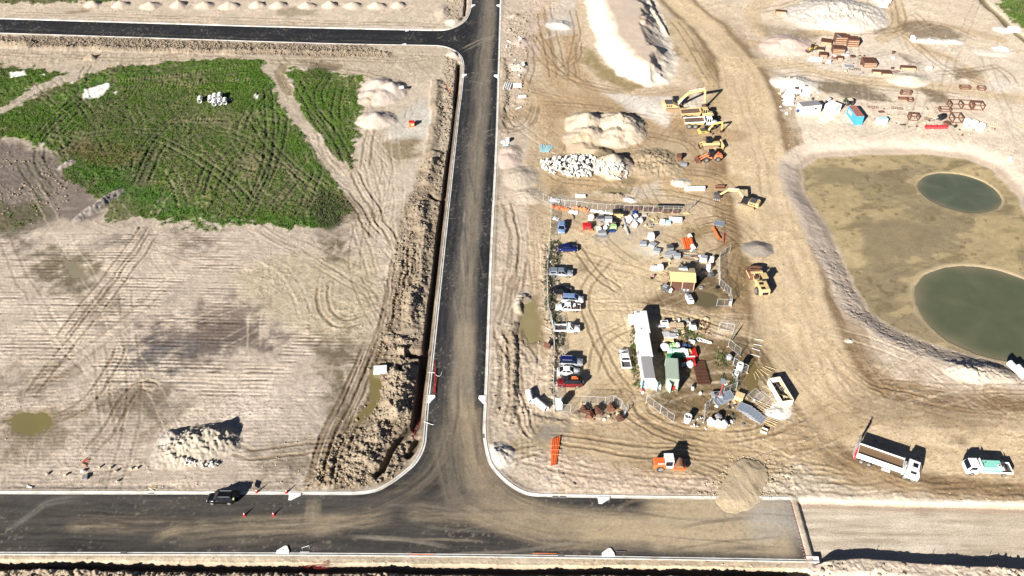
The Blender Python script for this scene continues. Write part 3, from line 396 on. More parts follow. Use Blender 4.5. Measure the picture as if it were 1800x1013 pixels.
# subgrade cut to the right of the finished road, with its bank to the south
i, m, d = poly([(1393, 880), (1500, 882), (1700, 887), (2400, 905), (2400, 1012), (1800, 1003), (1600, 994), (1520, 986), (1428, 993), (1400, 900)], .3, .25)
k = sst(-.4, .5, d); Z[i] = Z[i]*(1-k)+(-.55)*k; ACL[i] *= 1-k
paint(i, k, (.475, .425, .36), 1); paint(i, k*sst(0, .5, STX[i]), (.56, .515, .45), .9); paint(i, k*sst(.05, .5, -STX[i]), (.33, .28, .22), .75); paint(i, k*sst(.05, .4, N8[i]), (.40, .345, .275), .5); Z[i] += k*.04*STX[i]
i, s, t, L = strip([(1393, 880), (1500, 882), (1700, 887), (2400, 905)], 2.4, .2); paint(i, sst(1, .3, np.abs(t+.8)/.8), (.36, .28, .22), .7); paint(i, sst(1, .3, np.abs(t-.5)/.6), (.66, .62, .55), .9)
i, s, t, L = strip([(1425, 992), (1520, 985), (1600, 993), (1800, 1003), (2400, 1014)], 4, .2); k = sst(.1, -.3, t)*sst(-4, -2.5, t)*sst(0, 3, s); Z[i] += 1.0*k; paint(i, sst(0, -.3, t), (.5, .44, .38), .6)
# south side slightly higher than the trench
C *= (1+.22*(N2*.5+N8*.5))[:, None]; kk = (X > 8)[:, None]; C *= np.where(kk, np.array([[1.05, 1.0, .93]]), np.array([[1.0, .985, .955]]))
# ---- below the road: sunk so the road sheet lies on it
ROAD = [(-900, 9), (-400, 23), (0, 34), (450, 47.5), (730, 54), (760, 54.5), (782, 54), (800, 49), (815, 40), (823, 30), (828, 15), (829.5, 0), (836, -60), (862, -300),
        (893, -300), (882, -60), (879, 0), (876, 100), (871, 253), (862, 430), (855, 610), (851, 707), (849, 760), (853, 792), (861, 818), (877, 838), (895, 854), (915, 866), (935, 872), (977, 874), (1160, 877), (1386, 879),
        (1390, 882), (1418, 984), (1400, 983.8), (900, 975.7), (450, 972), (0, 971), (-500, 968), (-900, 966),
        (-900, 863), (-500, 866), (0, 868.5), (450, 869.5), (600, 870), (630, 869.5), (650, 867), (668, 862), (692, 848), (712, 833), (730, 817), (742, 798), (748, 780), (750, 760), (754, 707), (764.5, 610), (783, 430), (800, 270), (808, 195), (812.5, 160), (815.5, 125), (815, 110), (811, 99), (803, 91), (792, 85), (775, 80.8), (745, 79.5), (625, 77.5), (450, 72.5), (0, 58), (-400, 46), (-900, 30)]
RP = GP(ROAD)
i = sub(RP, 3, 0); RD = np.full(NV, -99, np.float32); RD[i] = sdist(X[i], Y[i], RP)
k = sst(-1.6, -.9, RD); Z[:] = Z*(1-k)+.10*k
k = sst(-.25, -.0, RD); Z[:] = Z*(1-k)-.12*k; GM *= 1-sst(-1, -.5, RD)
# ------------------------------------------------------------------ materials
def nmat(name): 
    m = bpy.data.materials.new(name); m.use_nodes = True; return m, m.node_tree, m.node_tree.nodes['Principled BSDF']
def ground_mat(name, fine=.35, rough=.95, bump=.5, sc=5.0):
    m, nt, b = nmat(name); N = nt.nodes.new; L = nt.links.new
    at = N('ShaderNodeAttribute'); at.attribute_name = 'Col'; wt = N('ShaderNodeAttribute'); wt.attribute_name = 'wet'
    tc = N('ShaderNodeTexCoord'); n1 = N('ShaderNodeTexNoise'); n1.inputs['Scale'].default_value = sc; n1.inputs['Detail'].default_value = 3; n1.inputs['Roughness'].default_value = .65
    L(tc.outputs['Object'], n1.inputs['Vector'])
    mr = N('ShaderNodeMapRange'); mr.inputs[1].default_value = .25; mr.inputs[2].default_value = .75; mr.inputs[3].default_value = 1-fine; mr.inputs[4].default_value = 1+fine
    L(n1.outputs['Fac'], mr.inputs[0])
    mx = N('ShaderNodeMix'); mx.data_type = 'RGBA'; mx.blend_type = 'MULTIPLY'; mx.inputs[0].default_value = 1; L(at.outputs['Color'], mx.inputs[6]); L(mr.outputs[0], mx.inputs[7])
    L(mx.outputs[2], b.inputs['Base Color'])
    r = N('ShaderNodeMapRange'); r.inputs[3].default_value = rough; r.inputs[4].default_value = .45; L(wt.outputs['Fac'], r.inputs[0]); L(r.outputs[0], b.inputs['Roughness'])
    bp = N('ShaderNodeBump'); bp.inputs['Strength'].default_value = bump; bp.inputs['Distance'].default_value = .12; L(n1.outputs['Fac'], bp.inputs['Height']); L(bp.outputs[0], b.inputs['Normal'])
    b.inputs['Specular IOR Level'].default_value = .2
    return m
def attrs(me, col, wet):
    a = me.attributes.new('Col', 'FLOAT_COLOR', 'POINT'); c4 = np.ones((len(col), 4), np.float32); c4[:, :3] = col; a.data.foreach_set('color', c4.ravel())
    a = me.attributes.new('wet', 'FLOAT', 'POINT'); a.data.foreach_set('value', wet.astype(np.float32))
def mesh_np(name, V, F, k=4):
    me = bpy.data.meshes.new(name); me.vertices.add(len(V)); me.vertices.foreach_set('co', np.asarray(V, np.float32).ravel())
    me.loops.add(F.size); me.polygons.add(len(F)); me.loops.foreach_set('vertex_index', F.astype(np.int32).ravel())
    me.polygons.foreach_set('loop_start', np.arange(0, F.size, k, dtype=np.int32)); me.polygons.foreach_set('loop_total', np.full(len(F), k, np.int32))
    me.update(calc_edges=True); return me
jj, ii = np.meshgrid(np.arange(NR-1), np.arange(NC-1), indexing='ij'); q0 = (jj*NC+ii).ravel()
FA = np.stack([q0, q0+1, q0+NC+1, q0+NC], 1)
me = mesh_np('ground', np.stack([X, Y, Z], 1), FA); attrs(me, C, WET)
me.materials.append(ground_mat('ground_soil')); gro = bpy.data.objects.new('ground', me); COL.objects.link(gro); gro['kind'] = 'structure'
# ------------------------------------------------------------------ asphalt road sheet
inn = RD > 0; fi = FA[inn[FA].any(1)]; fi = fi[(RD[fi] > -6).all(1)]
used = np.unique(fi); remap = np.full(NV, -1); remap[used] = np.arange(len(used)); rx, ry = X[used].astype(np.float64), Y[used].astype(np.float64)
out = np.where(RD[used] < 0)[0]; bx = rx[out].copy(); by = ry[out].copy(); bd = np.full(len(out), 1e9)
for k in range(len(RP)):
    a = RP[k]; e = RP[(k+1) % len(RP)]-a; L2 = e@e; t = np.clip(((rx[out]-a[0])*e[0]+(ry[out]-a[1])*e[1])/L2, 0, 1); cx = a[0]+t*e[0]; cy = a[1]+t*e[1]; d = (rx[out]-cx)**2+(ry[out]-cy)**2
    m = d < bd; bd[m] = d[m]; bx[m] = cx[m]; by[m] = cy[m]
rx[out] = bx; ry[out] = by
gX, gY, gC, gZ, gW = X, Y, C, Z, WET; gN = (W1, W2, W3, W4)
X = rx.astype(np.float32); Y = ry.astype(np.float32); C = np.zeros((len(X), 3), np.float32); WET = np.zeros(len(X), np.float32); NVr = len(X); Z = np.zeros(NVr, np.float32); GMs = GM; GM = np.zeros(NVr, np.float32)
W1 = fbm(X, Y, 9, 1); W2 = fbm(X, Y, 9, 2); W3 = fbm(X, Y, 2.2, 3); W4 = fbm(X, Y, 2.2, 4)
N8r = fbm(X, Y, 7, 6, 4); N2r = fbm(X, Y, 1.8, 7, 3); N6r = fbm(X, Y, .6, 8, 3)
C[:] = np.array((.015, .016, .019)); i = np.arange(NVr); paint(i, sst(-.1, .5, N8r), (.026, .026, .028), .7); paint(i, sst(.35, .6, N6r)*.5, (.12, .11, .10), .5)
yy = G(900, 740)[1]; kb = sst(yy+12, yy-6, Y); paint(i, kb*(.5+.5*sst(-.4, .4, fbm(X, Y, .9, 151, 4, 7, 1))), (.062, .055, .048), .85)
i_, s_, t_, L_ = strip([(862, -40), (854, 60), (846, 160), (836, 260), (823, 420), (808, 600), (800, 760)], 7, .3); st_ = fbm(s_, t_, .28, 160, 3, 30, 1); C[i_] *= (1+.5*st_)[:, None]
i_, s_, t_, L_ = strip([(-900, 915), (0, 917), (500, 920), (1400, 932)], 10, .3); st_ = fbm(s_, t_, .28, 161, 3, 30, 1); C[i_] *= (1+.5*st_)[:, None]
DUST = (.31, .245, .165)
def dust(pts, hw, a, col=DUST, streak=.7, seed=70, fall=.5, wp=.5, sc=.45):
    i, s, t, L = strip(pts, hw, wp); st = fbm(s, t, sc, seed, 3, 22, 1); st2 = fbm(s, t, .3, seed+1, 2, 6, 1)
    m = sst(1, fall, np.abs(t)/hw)*sst(0, 4, s)*sst(0, 4, L-s); m = m*(1-streak+streak*sst(-.5, .5, st+.4*st2))
    paint(i, m, col, a)
GB = (.062, .059, .057)
dust([(858, -40), (850, 60), (842, 160), (835, 260), (822, 420), (808, 600), (800, 720), (790, 800)], 5.2, .55, GB, .9, 70, .8)
dust([(865, -40), (858, 60), (850, 160), (840, 260), (826, 420), (818, 560), (812, 680), (815, 760)], 2.7, .85, (.245, .20, .145), .55, 71, .3)
dust([(818, 560), (812, 680), (818, 780), (845, 850), (900, 895), (1000, 925), (1150, 935), (1300, 925), (1400, 900)], 3.0, .85, DUST, .5, 72, .35)
dust([(830, 700), (838, 790), (880, 860), (960, 900), (1080, 912), (1200, 905), (1300, 880)], 2.6, .7, DUST, .6, 73, .3)
dust([(800, 880), (950, 935), (1100, 948), (1250, 945), (1400, 940)], 3.4, .85, DUST, .5, 74, .35)
dust([(1150, 900), (1250, 905), (1400, 930)], 5.5, .8, (.36, .29, .195), .3, 75, .5)
dust([(790, 700), (780, 780), (740, 850), (640, 900), (500, 930), (300, 945)], 2.8, .5, (.20, .165, .12), .8, 76, .3)
dust([(1350, 895), (1400, 960), (1415, 980)], 5, .6, (.30, .285, .26), .5, 77, .3)
dust([(-300, 905), (0, 910), (300, 915), (600, 905), (800, 915)], 5, .5, (.09, .08, .068), .9, 78, .8)
dust([(100, 925), (300, 925), (480, 922), (620, 918), (700, 905)], 2.2, .6, DUST, .85, 79, .3)
dust([(0, 940), (60, 900), (90, 882), (160, 872)], 1.2, .5, (.22, .2, .17), .9, 80, .3, wp=.2); dust([(262, 955), (300, 935), (350, 925)], 1.5, .75, DUST, .6, 81, .3)
for a in (548, 560): dust([(a, 866), (a-3, 900), (a-6, 932)], 1.1, .8, (.30, .24, .17), .4, 82, .3, wp=.5)
dust([(530, 925), (560, 928), (620, 918)], 2.4, .6, DUST, .6, 83, .3); dust([(700, 900), (900, 910), (1200, 940)], 2.6, .55, DUST, .7, 84, .3)
dust([(1120, 915), (1250, 918), (1410, 925)], 7, .92, (.39, .31, .205), .35, 93, .6); dust([(1000, 930), (1200, 938), (1400, 950)], 3.6, .9, (.39, .31, .205), .35, 94, .4); dust([(1290, 905), (1380, 915), (1412, 955)], 6, .75, (.33, .31, .28), .4, 95, .5)
dust([(862, -40), (854, 60), (846, 160), (836, 260), (823, 420), (812, 600), (806, 720)], 3.6, .6, (.17, .15, .125), .6, 96, .5)
dust([(790, 740), (800, 820), (830, 900)], 4.5, .55, (.19, .16, .12), .7, 97, .6); dust([(760, 900), (850, 870), (920, 900)], 5, .5, (.17, .14, .11), .7, 98, .6)
dust([(600, 950), (900, 960), (1380, 972)], 2.2, .4, GB, .9, 85, .4); dust([(0, 885), (250, 882), (520, 890), (740, 880)], 2.4, .35, GB, .9, 86, .4)
dust([(808, 88), (840, 72), (877, 62)], .5, .8, (.27, .22, .16), .3, 87); dust([(812, 92), (845, 75), (877, 65)], .4, .7, (.27, .22, .16), .3, 88); dust([(760, 70), (800, 76), (840, 110), (845, 150)], .6, .4, GB, .6, 89)
for q in ([(800, 60), (800, 70), (815, 75)], [(840, 105), (876, 105)], [(840, 120), (876, 128)], [(842, 158), (812, 158)], [(838, 235), (873, 226)], [(835, 610), (860, 628)], [(832, 626), (855, 636)], [(770, 160), (860, 175)][:0] or [(815, 140), (860, 150)]): dust(q+[q[-1]] if len(q) < 3 else q, .35, .6, (.25, .205, .155), .3, 90, wp=.2)
dust([(-300, 42), (0, 45), (450, 60), (740, 66)], 2.0, .25, GB, .95, 91, .4, sc=.3); dust([(0, 50), (450, 68), (740, 76)], .8, .3, (.12, .11, .1), .9, 92)
rr = random.Random(3)
for k in range(46):                       # swept tyre arcs
    if k < 30: ax, ay = rr.uniform(300, 1380), rr.uniform(885, 965)
    else: ax, ay = rr.uniform(790, 850), rr.uniform(300, 860)
    dx, dy = (rr.uniform(60, 160), rr.uniform(-14, 14)) if k < 30 else (rr.uniform(-12, 12), rr.uniform(40, 90))
    dust([(ax-dx, ay-dy), (ax+rr.uniform(-8, 8), ay+rr.uniform(-8, 8)), (ax+dx, ay+dy)], rr.uniform(.18, .5), rr.uniform(.2, .5), rr.choice((DUST, GB, (.32, .28, .22), (.02, .02, .022))), .5, 100+k, wp=.3)
paint(np.arange(NVr), sst(.38, .5, fbm(X, Y, .5, 150, 2))*sst(-.3, .3, N8r), (.22, .19, .15), .5)
fn = fbm(X, Y, .3, 171, 3); C *= (1+.22*fn+.12*N2r)[:, None]; Z += .012*N8r+.03
F2 = remap[fi]; me = mesh_np('road', np.stack([X, Y, Z], 1), F2); attrs(me, C, WET)
me.materials.append(ground_mat('asphalt', .25, .9, .15, 9)); ro = bpy.data.objects.new('road', me); COL.objects.link(ro); ro['kind'] = 'structure'
X, Y, C, Z, WET, GM = gX, gY, gC, gZ, gW, GMs; W1, W2, W3, W4 = gN
# ------------------------------------------------------------------ building helpers
def pm(name, col, rough=.6, metal=0., dirt=.25, dcol=(.30, .24, .17), sc=1.5, spec=.4, cover=.5):
    m, nt, b = nmat(name); N = nt.nodes.new; L = nt.links.new
    tc = N('ShaderNodeTexCoord'); n = N('ShaderNodeTexNoise'); n.inputs['Scale'].default_value = sc; n.inputs['Detail'].default_value = 4
    L(tc.outputs['Object'], n.inputs['Vector']); r = N('ShaderNodeMapRange'); r.inputs[1].default_value = .62-cover*.25; r.inputs[2].default_value = .85-cover*.15; r.inputs[3].default_value = 0; r.inputs[4].default_value = dirt
    L(n.outputs['Fac'], r.inputs[0]); mx = N('ShaderNodeMix'); mx.data_type = 'RGBA'; L(r.outputs[0], mx.inputs[0]); mx.inputs[6].default_value = (*col, 1); mx.inputs[7].default_value = (*dcol, 1)
    L(mx.outputs[2], b.inputs['Base Color']); b.inputs['Roughness'].default_value = rough; b.inputs['Metallic'].default_value = metal; b.inputs['Specular IOR Level'].default_value = spec
    return m
M_ = {}
def M(k):
    if k in M_: return M_[k]
    d = dict(concrete=((.52, .51, .49), .85, 0, .3), conc_white=((.72, .72, .71), .8, 0, .2), conc_grey=((.30, .30, .30), .85, 0, .3), white=((.80, .80, .79), .35, 0, .12), white_matt=((.78, .78, .77), .7, 0, .2), cream=((.66, .60, .47), .6, 0, .3), black=((.012, .012, .014), .5, 0, .1),
             blackgloss=((.008, .008, .010), .15, 0, .03), tyre=((.035, .033, .03), .9, 0, .5), rim=((.35, .34, .33), .4, .5, .3), glass=((.01, .013, .018), .06, 0, .04), yellow=((.58, .42, .11), .55, 0, .5), yellowb=((.57, .43, .20), .6, 0, .6), orange=((.66, .13, .03), .5, 0, .2), orangel=((.72, .22, .10), .55, 0, .2), red=((.50, .02, .02), .45, 0, .15),
             pinkred=((.62, .05, .06), .5, 0, .1), dkred=((.16, .01, .015), .25, 0, .08), blue=((.02, .05, .20), .25, 0, .06), navy=((.008, .014, .10), .2, 0, .03), ltblue=((.16, .24, .42), .3, 0, .1), sky=((.05, .30, .55), .5, 0, .1), cyan=((.40, .66, .72), .5, 0, .15), aqua=((.25, .62, .52), .45, 0, .08), silver=((.50, .52, .55), .25, .4, .1), greyblue=((.16, .19, .24), .5, 0, .3), grey=((.22, .22, .23), .6, 0, .3), dkgrey=((.07, .07, .075), .6, 0, .3),
             steel=((.42, .42, .42), .45, .6, .3), galv=((.62, .63, .63), .5, .3, .2), wire=((.25, .25, .25), .5, .3, .2), rust=((.14, .062, .038), .9, 0, .5), rustd=((.085, .038, .026), .9, 0, .4), timber=((.50, .40, .26), .8, 0, .3), timberl=((.66, .52, .30), .8, 0, .25), plyy=((.72, .56, .24), .7, 0, .25), green=((.03, .22, .10), .5, 0, .15), lime=((.35, .58, .24), .6, 0, .15), mint=((.40, .68, .52), .6, 0, .15), contgreen=((.30, .36, .30), .6, 0, .3), brownsoil=((.27, .19, .115), .95, 0, .5), roofred=((.33, .13, .10), .7, 0, .3), pipebore=((.10, .10, .10), .9, 0, .2),
             rubble=((.50, .49, .47), .85, 0, .6), stone=((.42, .36, .28), .9, 0, .3), leaf=((.045, .075, .018), .8, 0, .3), twig=((.10, .08, .05), .9, 0, .2), pink=((.55, .25, .25), .6, 0, .2), plastic=((.03, .05, .12), .4, 0, .1), sand=((.44, .35, .24), .95, 0, .4))[k]
    M_[k] = pm(k, d[0], d[1], d[2], d[3], **({'dcol': (.26, .11, .06), 'sc': 2.5} if k.startswith('rust') else {})); return M_[k]
class MB:
    def __init__(s): s.v = []; s.f = []; s.b = []
    def each(s, name, mat, parent, smooth=False):
        for (n0, f0), (n1, f1) in zip(s.b, s.b[1:]+[(len(s.v), len(s.f))]):
            m = MB(); m.v = s.v[n0:n1]; m.f = [tuple(a-n0 for a in f) for f in s.f[f0:f1]]; m.build(name, mat, parent, smooth)
    def add(s, vs, fs):
        n = len(s.v); s.b.append((n, len(s.f))); s.v += [tuple(p) for p in vs]; s.f += [tuple(n+a for a in f) for f in fs]; return s
    def box(s, c, d, rz=0, rx=0, ry=0, taper=1.0):
        hx, hy, h = d[0]/2, d[1]/2, d[2]/2; vs = [Vector((x*(taper if z > 0 else 1), y*(taper if z > 0 else 1), z)) for z in (-h, h) for x, y in ((-hx, -hy), (hx, -hy), (hx, hy), (-hx, hy))]
        R = Matrix.Rotation(R_(rz), 3, 'Z') @ Matrix.Rotation(R_(ry), 3, 'Y') @ Matrix.Rotation(R_(rx), 3, 'X'); vs = [R @ v + Vector(c) for v in vs]
        return s.add(vs, [(3, 2, 1, 0), (4, 5, 6, 7), (0, 1, 5, 4), (1, 2, 6, 5), (2, 3, 7, 6), (3, 0, 4, 7)])
    def cyl(s, a, b, r, n=10, r2=None, cap=True):
        a, b = Vector(a), Vector(b); r2 = r if r2 is None else r2; d = (b-a).normalized(); u = d.orthogonal().normalized(); w_ = d.cross(u)
        vs = [p+(u*math.cos(2*math.pi*k/n)+w_*math.sin(2*math.pi*k/n))*q for p, q in ((a, r), (b, r2)) for k in range(n)]
        fs = [(k, (k+1) % n, n+(k+1) % n, n+k) for k in range(n)]
        if cap: fs += [tuple(range(n-1, -1, -1)), tuple(range(n, 2*n))]
        return s.add(vs, fs)
    def pipe(s, a, b, r, ri, n=16):
        a, b = Vector(a), Vector(b); d = (b-a).normalized(); u = d.orthogonal().normalized(); w_ = d.cross(u)
        vs = [p+(u*math.cos(2*math.pi*k/n)+w_*math.sin(2*math.pi*k/n))*q for p, q in ((a, r), (b, r), (b, ri), (a, ri)) for k in range(n)]
        return s.add(vs, [(g*n+k, g*n+(k+1) % n, ((g+1) % 4)*n+(k+1) % n, ((g+1) % 4)*n+k) for g in range(4) for k in range(n)])
    def loft(s, rings, cap=True):
        n = len(rings[0]); base = []; fs = []
        for r in rings: base += r
        for g in range(len(rings)-1): fs += [(g*n+k, g*n+(k+1) % n, (g+1)*n+(k+1) % n, (g+1)*n+k) for k in range(n)]
        if cap: fs += [tuple(range(n-1, -1, -1)), tuple(range((len(rings)-1)*n, len(rings)*n))]
        return s.add(base, fs)
    def prism(s, pts, y0, y1):                # outline in x-z extruded along y
        n = len(pts); vs = [(p[0], y0, p[1]) for p in pts]+[(p[0], y1, p[1]) for p in pts]
        return s.add(vs, [(k, (k+1) % n, n+(k+1) % n, n+k) for k in range(n)]+[tuple(range(n-1, -1, -1)), tuple(range(n, 2*n))])
    def slab(s, pts, z0, z1):                 # outline in x-y extruded up
        n = len(pts); vs = [(p[0], p[1], z0) for p in pts]+[(p[0], p[1], z1) for p in pts]
        return s.add(vs, [(k, (k+1) % n, n+(k+1) % n, n+k) for k in range(n)]+[tuple(range(n-1, -1, -1)), tuple(range(n, 2*n))])
    def blob(s, c, r, seed=0, jit=.25, nu=6, nv=4):
        q = random.Random(seed); vs = [(c[0], c[1], c[2]-r[2])]; 
        for a in range(1, nv):
            for b in range(nu):
                th = math.pi*a/nv; ph = 2*math.pi*(b+.5*(a % 2))/nu; k = 1+q.uniform(-jit, jit)
                vs.append((c[0]+r[0]*k*math.sin(th)*math.cos(ph), c[1]+r[1]*k*math.sin(th)*math.sin(ph), c[2]-r[2]*k*math.cos(th)))
        vs.append((c[0], c[1], c[2]+r[2])); fs = [(0, 1+(b+1) % nu, 1+b) for b in range(nu)]
        for a in range(nv-2): fs += [(1+a*nu+b, 1+a*nu+(b+1) % nu, 1+(a+1)*nu+(b+1) % nu, 1+(a+1)*nu+b) for b in range(nu)]
        l = len(vs)-1; fs += [(l, l-nu+b, l-nu+(b+1) % nu) for b in range(nu)]
        return s.add(vs, fs)
    def mesh(s, name, mat, smooth=False):
        me = bpy.data.meshes.new(name); me.from_pydata([tuple(v) for v in s.v], [], s.f); me.materials.append(mat if not isinstance(mat, str) else M(mat))
        if smooth: me.shade_smooth()
        return me
    def build(s, name, mat, parent=None, smooth=False):
        o = bpy.data.objects.new(name, s.mesh(name, mat, smooth)); COL.objects.link(o); o.parent = parent; return o
def inst(name, me, parent=None, loc=(0, 0, 0), rot=(0, 0, 0), sc=None):
    o = bpy.data.objects.new(name, me); COL.objects.link(o); o.parent = parent; o.location = loc; o.rotation_euler = rot
    if sc: o.scale = sc
    return o
def tag(o, label, cat, group=None, kind=None):
    if label: o['label'] = label
    if cat: o['category'] = cat
    if group: o['group'] = group
    if kind: o['kind'] = kind
    return o
def gz(x, y, r=.8): return sum(hz(x+a, y+b) for a, b in ((0, 0), (r, 0), (-r, 0), (0, r), (0, -r)))/5
INR = lambda x, y: sdist(np.array([x], np.float32), np.array([y], np.float32), RP)[0] > -.2
def place(o, px, py, rot=0, dz=0, r=.8, z=None, tilt=None):
    x, y = G(px, py); zz = z if z is not None else (.03 if INR(x, y) else gz(x, y, r))+dz
    x, y = G(px, py, zz) if abs(zz) > .3 else (x, y); o.location = (x, y, zz); o.rotation_euler = (0, 0, R_(rot))
    if tilt: o.rotation_euler = (R_(tilt[0]), R_(tilt[1]), R_(rot))
    return o
def thing(name, label, cat, px, py, rot=0, group=None, **k):
    o = bpy.data.objects.new(name, None); o.empty_display_size = .3; COL.objects.link(o); tag(o, label, cat, group); return place(o, px, py, rot, **k)
def single(name, mb, mat, label, cat, px, py, rot=0, group=None, smooth=False, **k):
    o = mb.build(name, mat, None, smooth); tag(o, label, cat, group); return place(o, px, py, rot, **k)
def copy_tree(o, parent=None):
    c = o.copy(); COL.objects.link(c); c.parent = parent
    for ch in list(o.children): copy_tree(ch, c)
    return c
def wlen(a, b, z=0): p, q = G(*a, z), G(*b, z); return math.hypot(q[0]-p[0], q[1]-p[1]), math.degrees(math.atan2(q[1]-p[1], q[0]-p[0])), ((p[0]+q[0])/2, (p[1]+q[1])/2)
# ------------------------------------------------------------------ kerbs: channel, upstand and joints
JM = MB().prism([(-.02, .02), (.02, .02), (.02, .056), (-.02, .056)], -.12, .12).mesh('joint', M('conc_grey'))
def kerb(pts, side, n=4, joint=True, w0=-.05, w1=.52, label=''):
    P = smooth(GP(pts), n) if n > 1 else GP(pts); V = []; F = []
    prof = [(w0-.02, -.15), (w0, .045), (.28, .035), (.34, .16), (w1, .175), (w1+.03, -.15)]
    for k in range(len(P)):
        a = P[max(k-1, 0)]; b = P[min(k+1, len(P)-1)]; d = (b-a)/np.linalg.norm(b-a); nn = np.array([-d[1], d[0]])*side
        for q, z in prof: V.append((P[k, 0]+nn[0]*q, P[k, 1]+nn[1]*q, z))
    m = len(prof)
    for k in range(len(P)-1):
        for j in range(m-1): F.append((k*m+j, k*m+j+1, (k+1)*m+j+1, (k+1)*m+j))
    mb = MB(); mb.v = V; mb.f = F; o = mb.build('kerb', pm('kerb_concrete', (.66, .655, .63), .85, 0, .75, (.30, .25, .18), .5, .2, .7)); tag(o, label, 'kerb'); 
    acc = 0; nj = 0
    for k in range(len(P)-1):
        L_ = np.linalg.norm(P[k+1]-P[k]); d = (P[k+1]-P[k])/L_; nn = np.array([-d[1], d[0]])*side; u_ = 3.0-acc
        while u_ < L_:
            c_ = P[k]+d*u_+nn*.25
            if abs(c_[0]) < 190 and nj < 130: j_ = inst('joint', JM, o, (c_[0], c_[1], 0), (0, 0, math.atan2(d[1], d[0]))); nj += 1
            u_ += 3.0
        acc = (acc+L_) % 3.0
    # recalc consistent normals
    import bmesh; bm = bmesh.new(); bm.from_mesh(o.data); bmesh.ops.recalc_face_normals(bm, faces=bm.faces); bm.to_mesh(o.data); bm.free()
    return o
K1 = [(-900, 9), (-400, 23), (0, 34), (450, 47.5), (730, 54), (760, 54.5), (782, 54), (800, 49), (815, 40), (823, 30), (828, 15), (829.5, 0), (836, -60), (862, -300)]
K2 = [(-900, 30), (-400, 46), (0, 58), (450, 72.5), (625, 77.5), (745, 79.5), (775, 80.8), (792, 85), (803, 91), (811, 99), (815, 110), (815.5, 125), (812.5, 160), (808, 195), (800, 270), (783, 430), (764.5, 610), (754, 707), (750, 760), (748, 780), (742, 798), (730, 817), (712, 833), (692, 848), (668, 862), (650, 867), (630, 869.5), (600, 870), (450, 869.5), (0, 868.5), (-500, 866), (-900, 863)]
K3 = [(893, -300), (882, -60), (879, 0), (876, 100), (871, 253), (862, 430), (855, 610), (851, 707), (849, 760), (853, 792), (861, 818), (877, 838), (895, 854), (915, 866), (935, 872), (977, 874), (1160, 877), (1268, 878)]
K3b = [(1330, 878.6), (1386, 879)]
K4 = [(-900, 966), (-500, 968), (0, 971), (450, 972), (900, 975.7), (1400, 983.8), (1418, 984)]
kerb(K1, 1, label='white concrete kerb along the north side of the upper road and round its corner'); kerb(K2, -1, label='long white concrete kerb round the grass and ploughed lot')
kerb(K3, 1, label='white concrete kerb down the east side of the central road and round to the mud ramp'); kerb(K3b, 1, label='short white kerb length between the mud ramp and the end of the road'); kerb(K4, -1, label='white concrete kerb along the south edge of the bottom road')
# mountable splitter pads at the kerb and their dowel marks
for (px, py, a, lab) in ((519, 869.5, -1, 'white triangular concrete pad against the north kerb left of the mud tracks'), (497, 972, 1, 'white triangular concrete pad on the south kerb below the two cones'), (1061, 876, -1, 'white triangular concrete pad under the north kerb of the bottom road on the right'), (1069, 976, 1, 'white rounded triangular pad on the south kerb with a dark rod beside it'),
                       (716, 54, -1, 'white triangular pad on the north kerb of the upper road'), (711, 79, 1, 'white triangular pad on the south kerb of the upper road')):
    k = .62 if py < 100 else 1
    mb = MB().slab([(-1.0*k, -.2*a), (1.05*k, -.2*a), (1.0*k, .25*a), (.5*k if a > 0 else -.4*k, 1.15*a*k), (.1*k if a > 0 else -.9*k, 1.15*a*k), (-1.0*k, .3*a)], 0, .2); o = single('concrete_pad', mb, 'conc_white', lab, 'concrete pad', px, py, 0, 'white triangular pads along the kerbs', z=.02)
    mb2 = MB().cyl((0, .4*a, .18), (0, .4*a, .215), .07, 8).build('lifting_eye', 'dkgrey', o)
for (px, py, a, lab) in ((754, 702, 1, 'white triangular concrete pad on the west kerb above the lower junction'), (852, 703, -1, 'white triangular concrete pad on the east kerb above the lower junction'), (813, 134, 1, 'small white triangular pad on the west kerb just below the upper junction'), (876, 135, -1, 'small white triangular pad on the east kerb opposite the upper grass corner'), (829, 11, 1, 'small white triangular pad on the west kerb at the very top of the road'), (879.5, 11, -1, 'small white triangular pad on the east kerb at the very top of the road')):
    k = .95 if py > 500 else 1.1
    mb = MB().slab([(-.2*a, -1.0*k), (.3*a, -1.0*k), (1.25*a*k, .3*k), (1.15*a*k, .95*k), (-.2*a, 1.0*k)], 0, .2)
    o = single('concrete_pad', mb, 'conc_white', lab, 'concrete pad', px, py, 0, 'white triangular pads along the kerbs', z=.02); MB().cyl((.5*a, .3, .18), (.5*a, .3, .215), .07, 8).build('lifting_eye', 'dkgrey', o)
# stormwater grates in the channels
for px, py, rz, lab in ((976, 875, 0, 'left grate of the pair in the north kerb channel'), (989, 875.3, 0, 'right grate of the pair in the north kerb channel'), (266, 868, 0, 'dark grate in the kerb channel left of the black car'), (217, 973, 0, 'grate in the south channel near the left edge'), (986, 978, 0, 'grate in the south channel beside the orange pipe'), (866, 351, 90, 'grate in the east kerb halfway up the road'), (852, 767, 90, 'grate in the east kerb above the bend')):
    o = thing('storm_grate', lab, 'drain grate', px, py, rz, 'storm grates in the kerb channels', z=.05)
    MB().box((0, .12, .02), (1.0, .42, .03)).build('pit_frame', 'conc_grey', o); g = MB()
    for k in range(7): g.box((-.42+.14*k, .12, .045), (.06, .36, .03))
    g.build('grille', 'dkgrey', o)
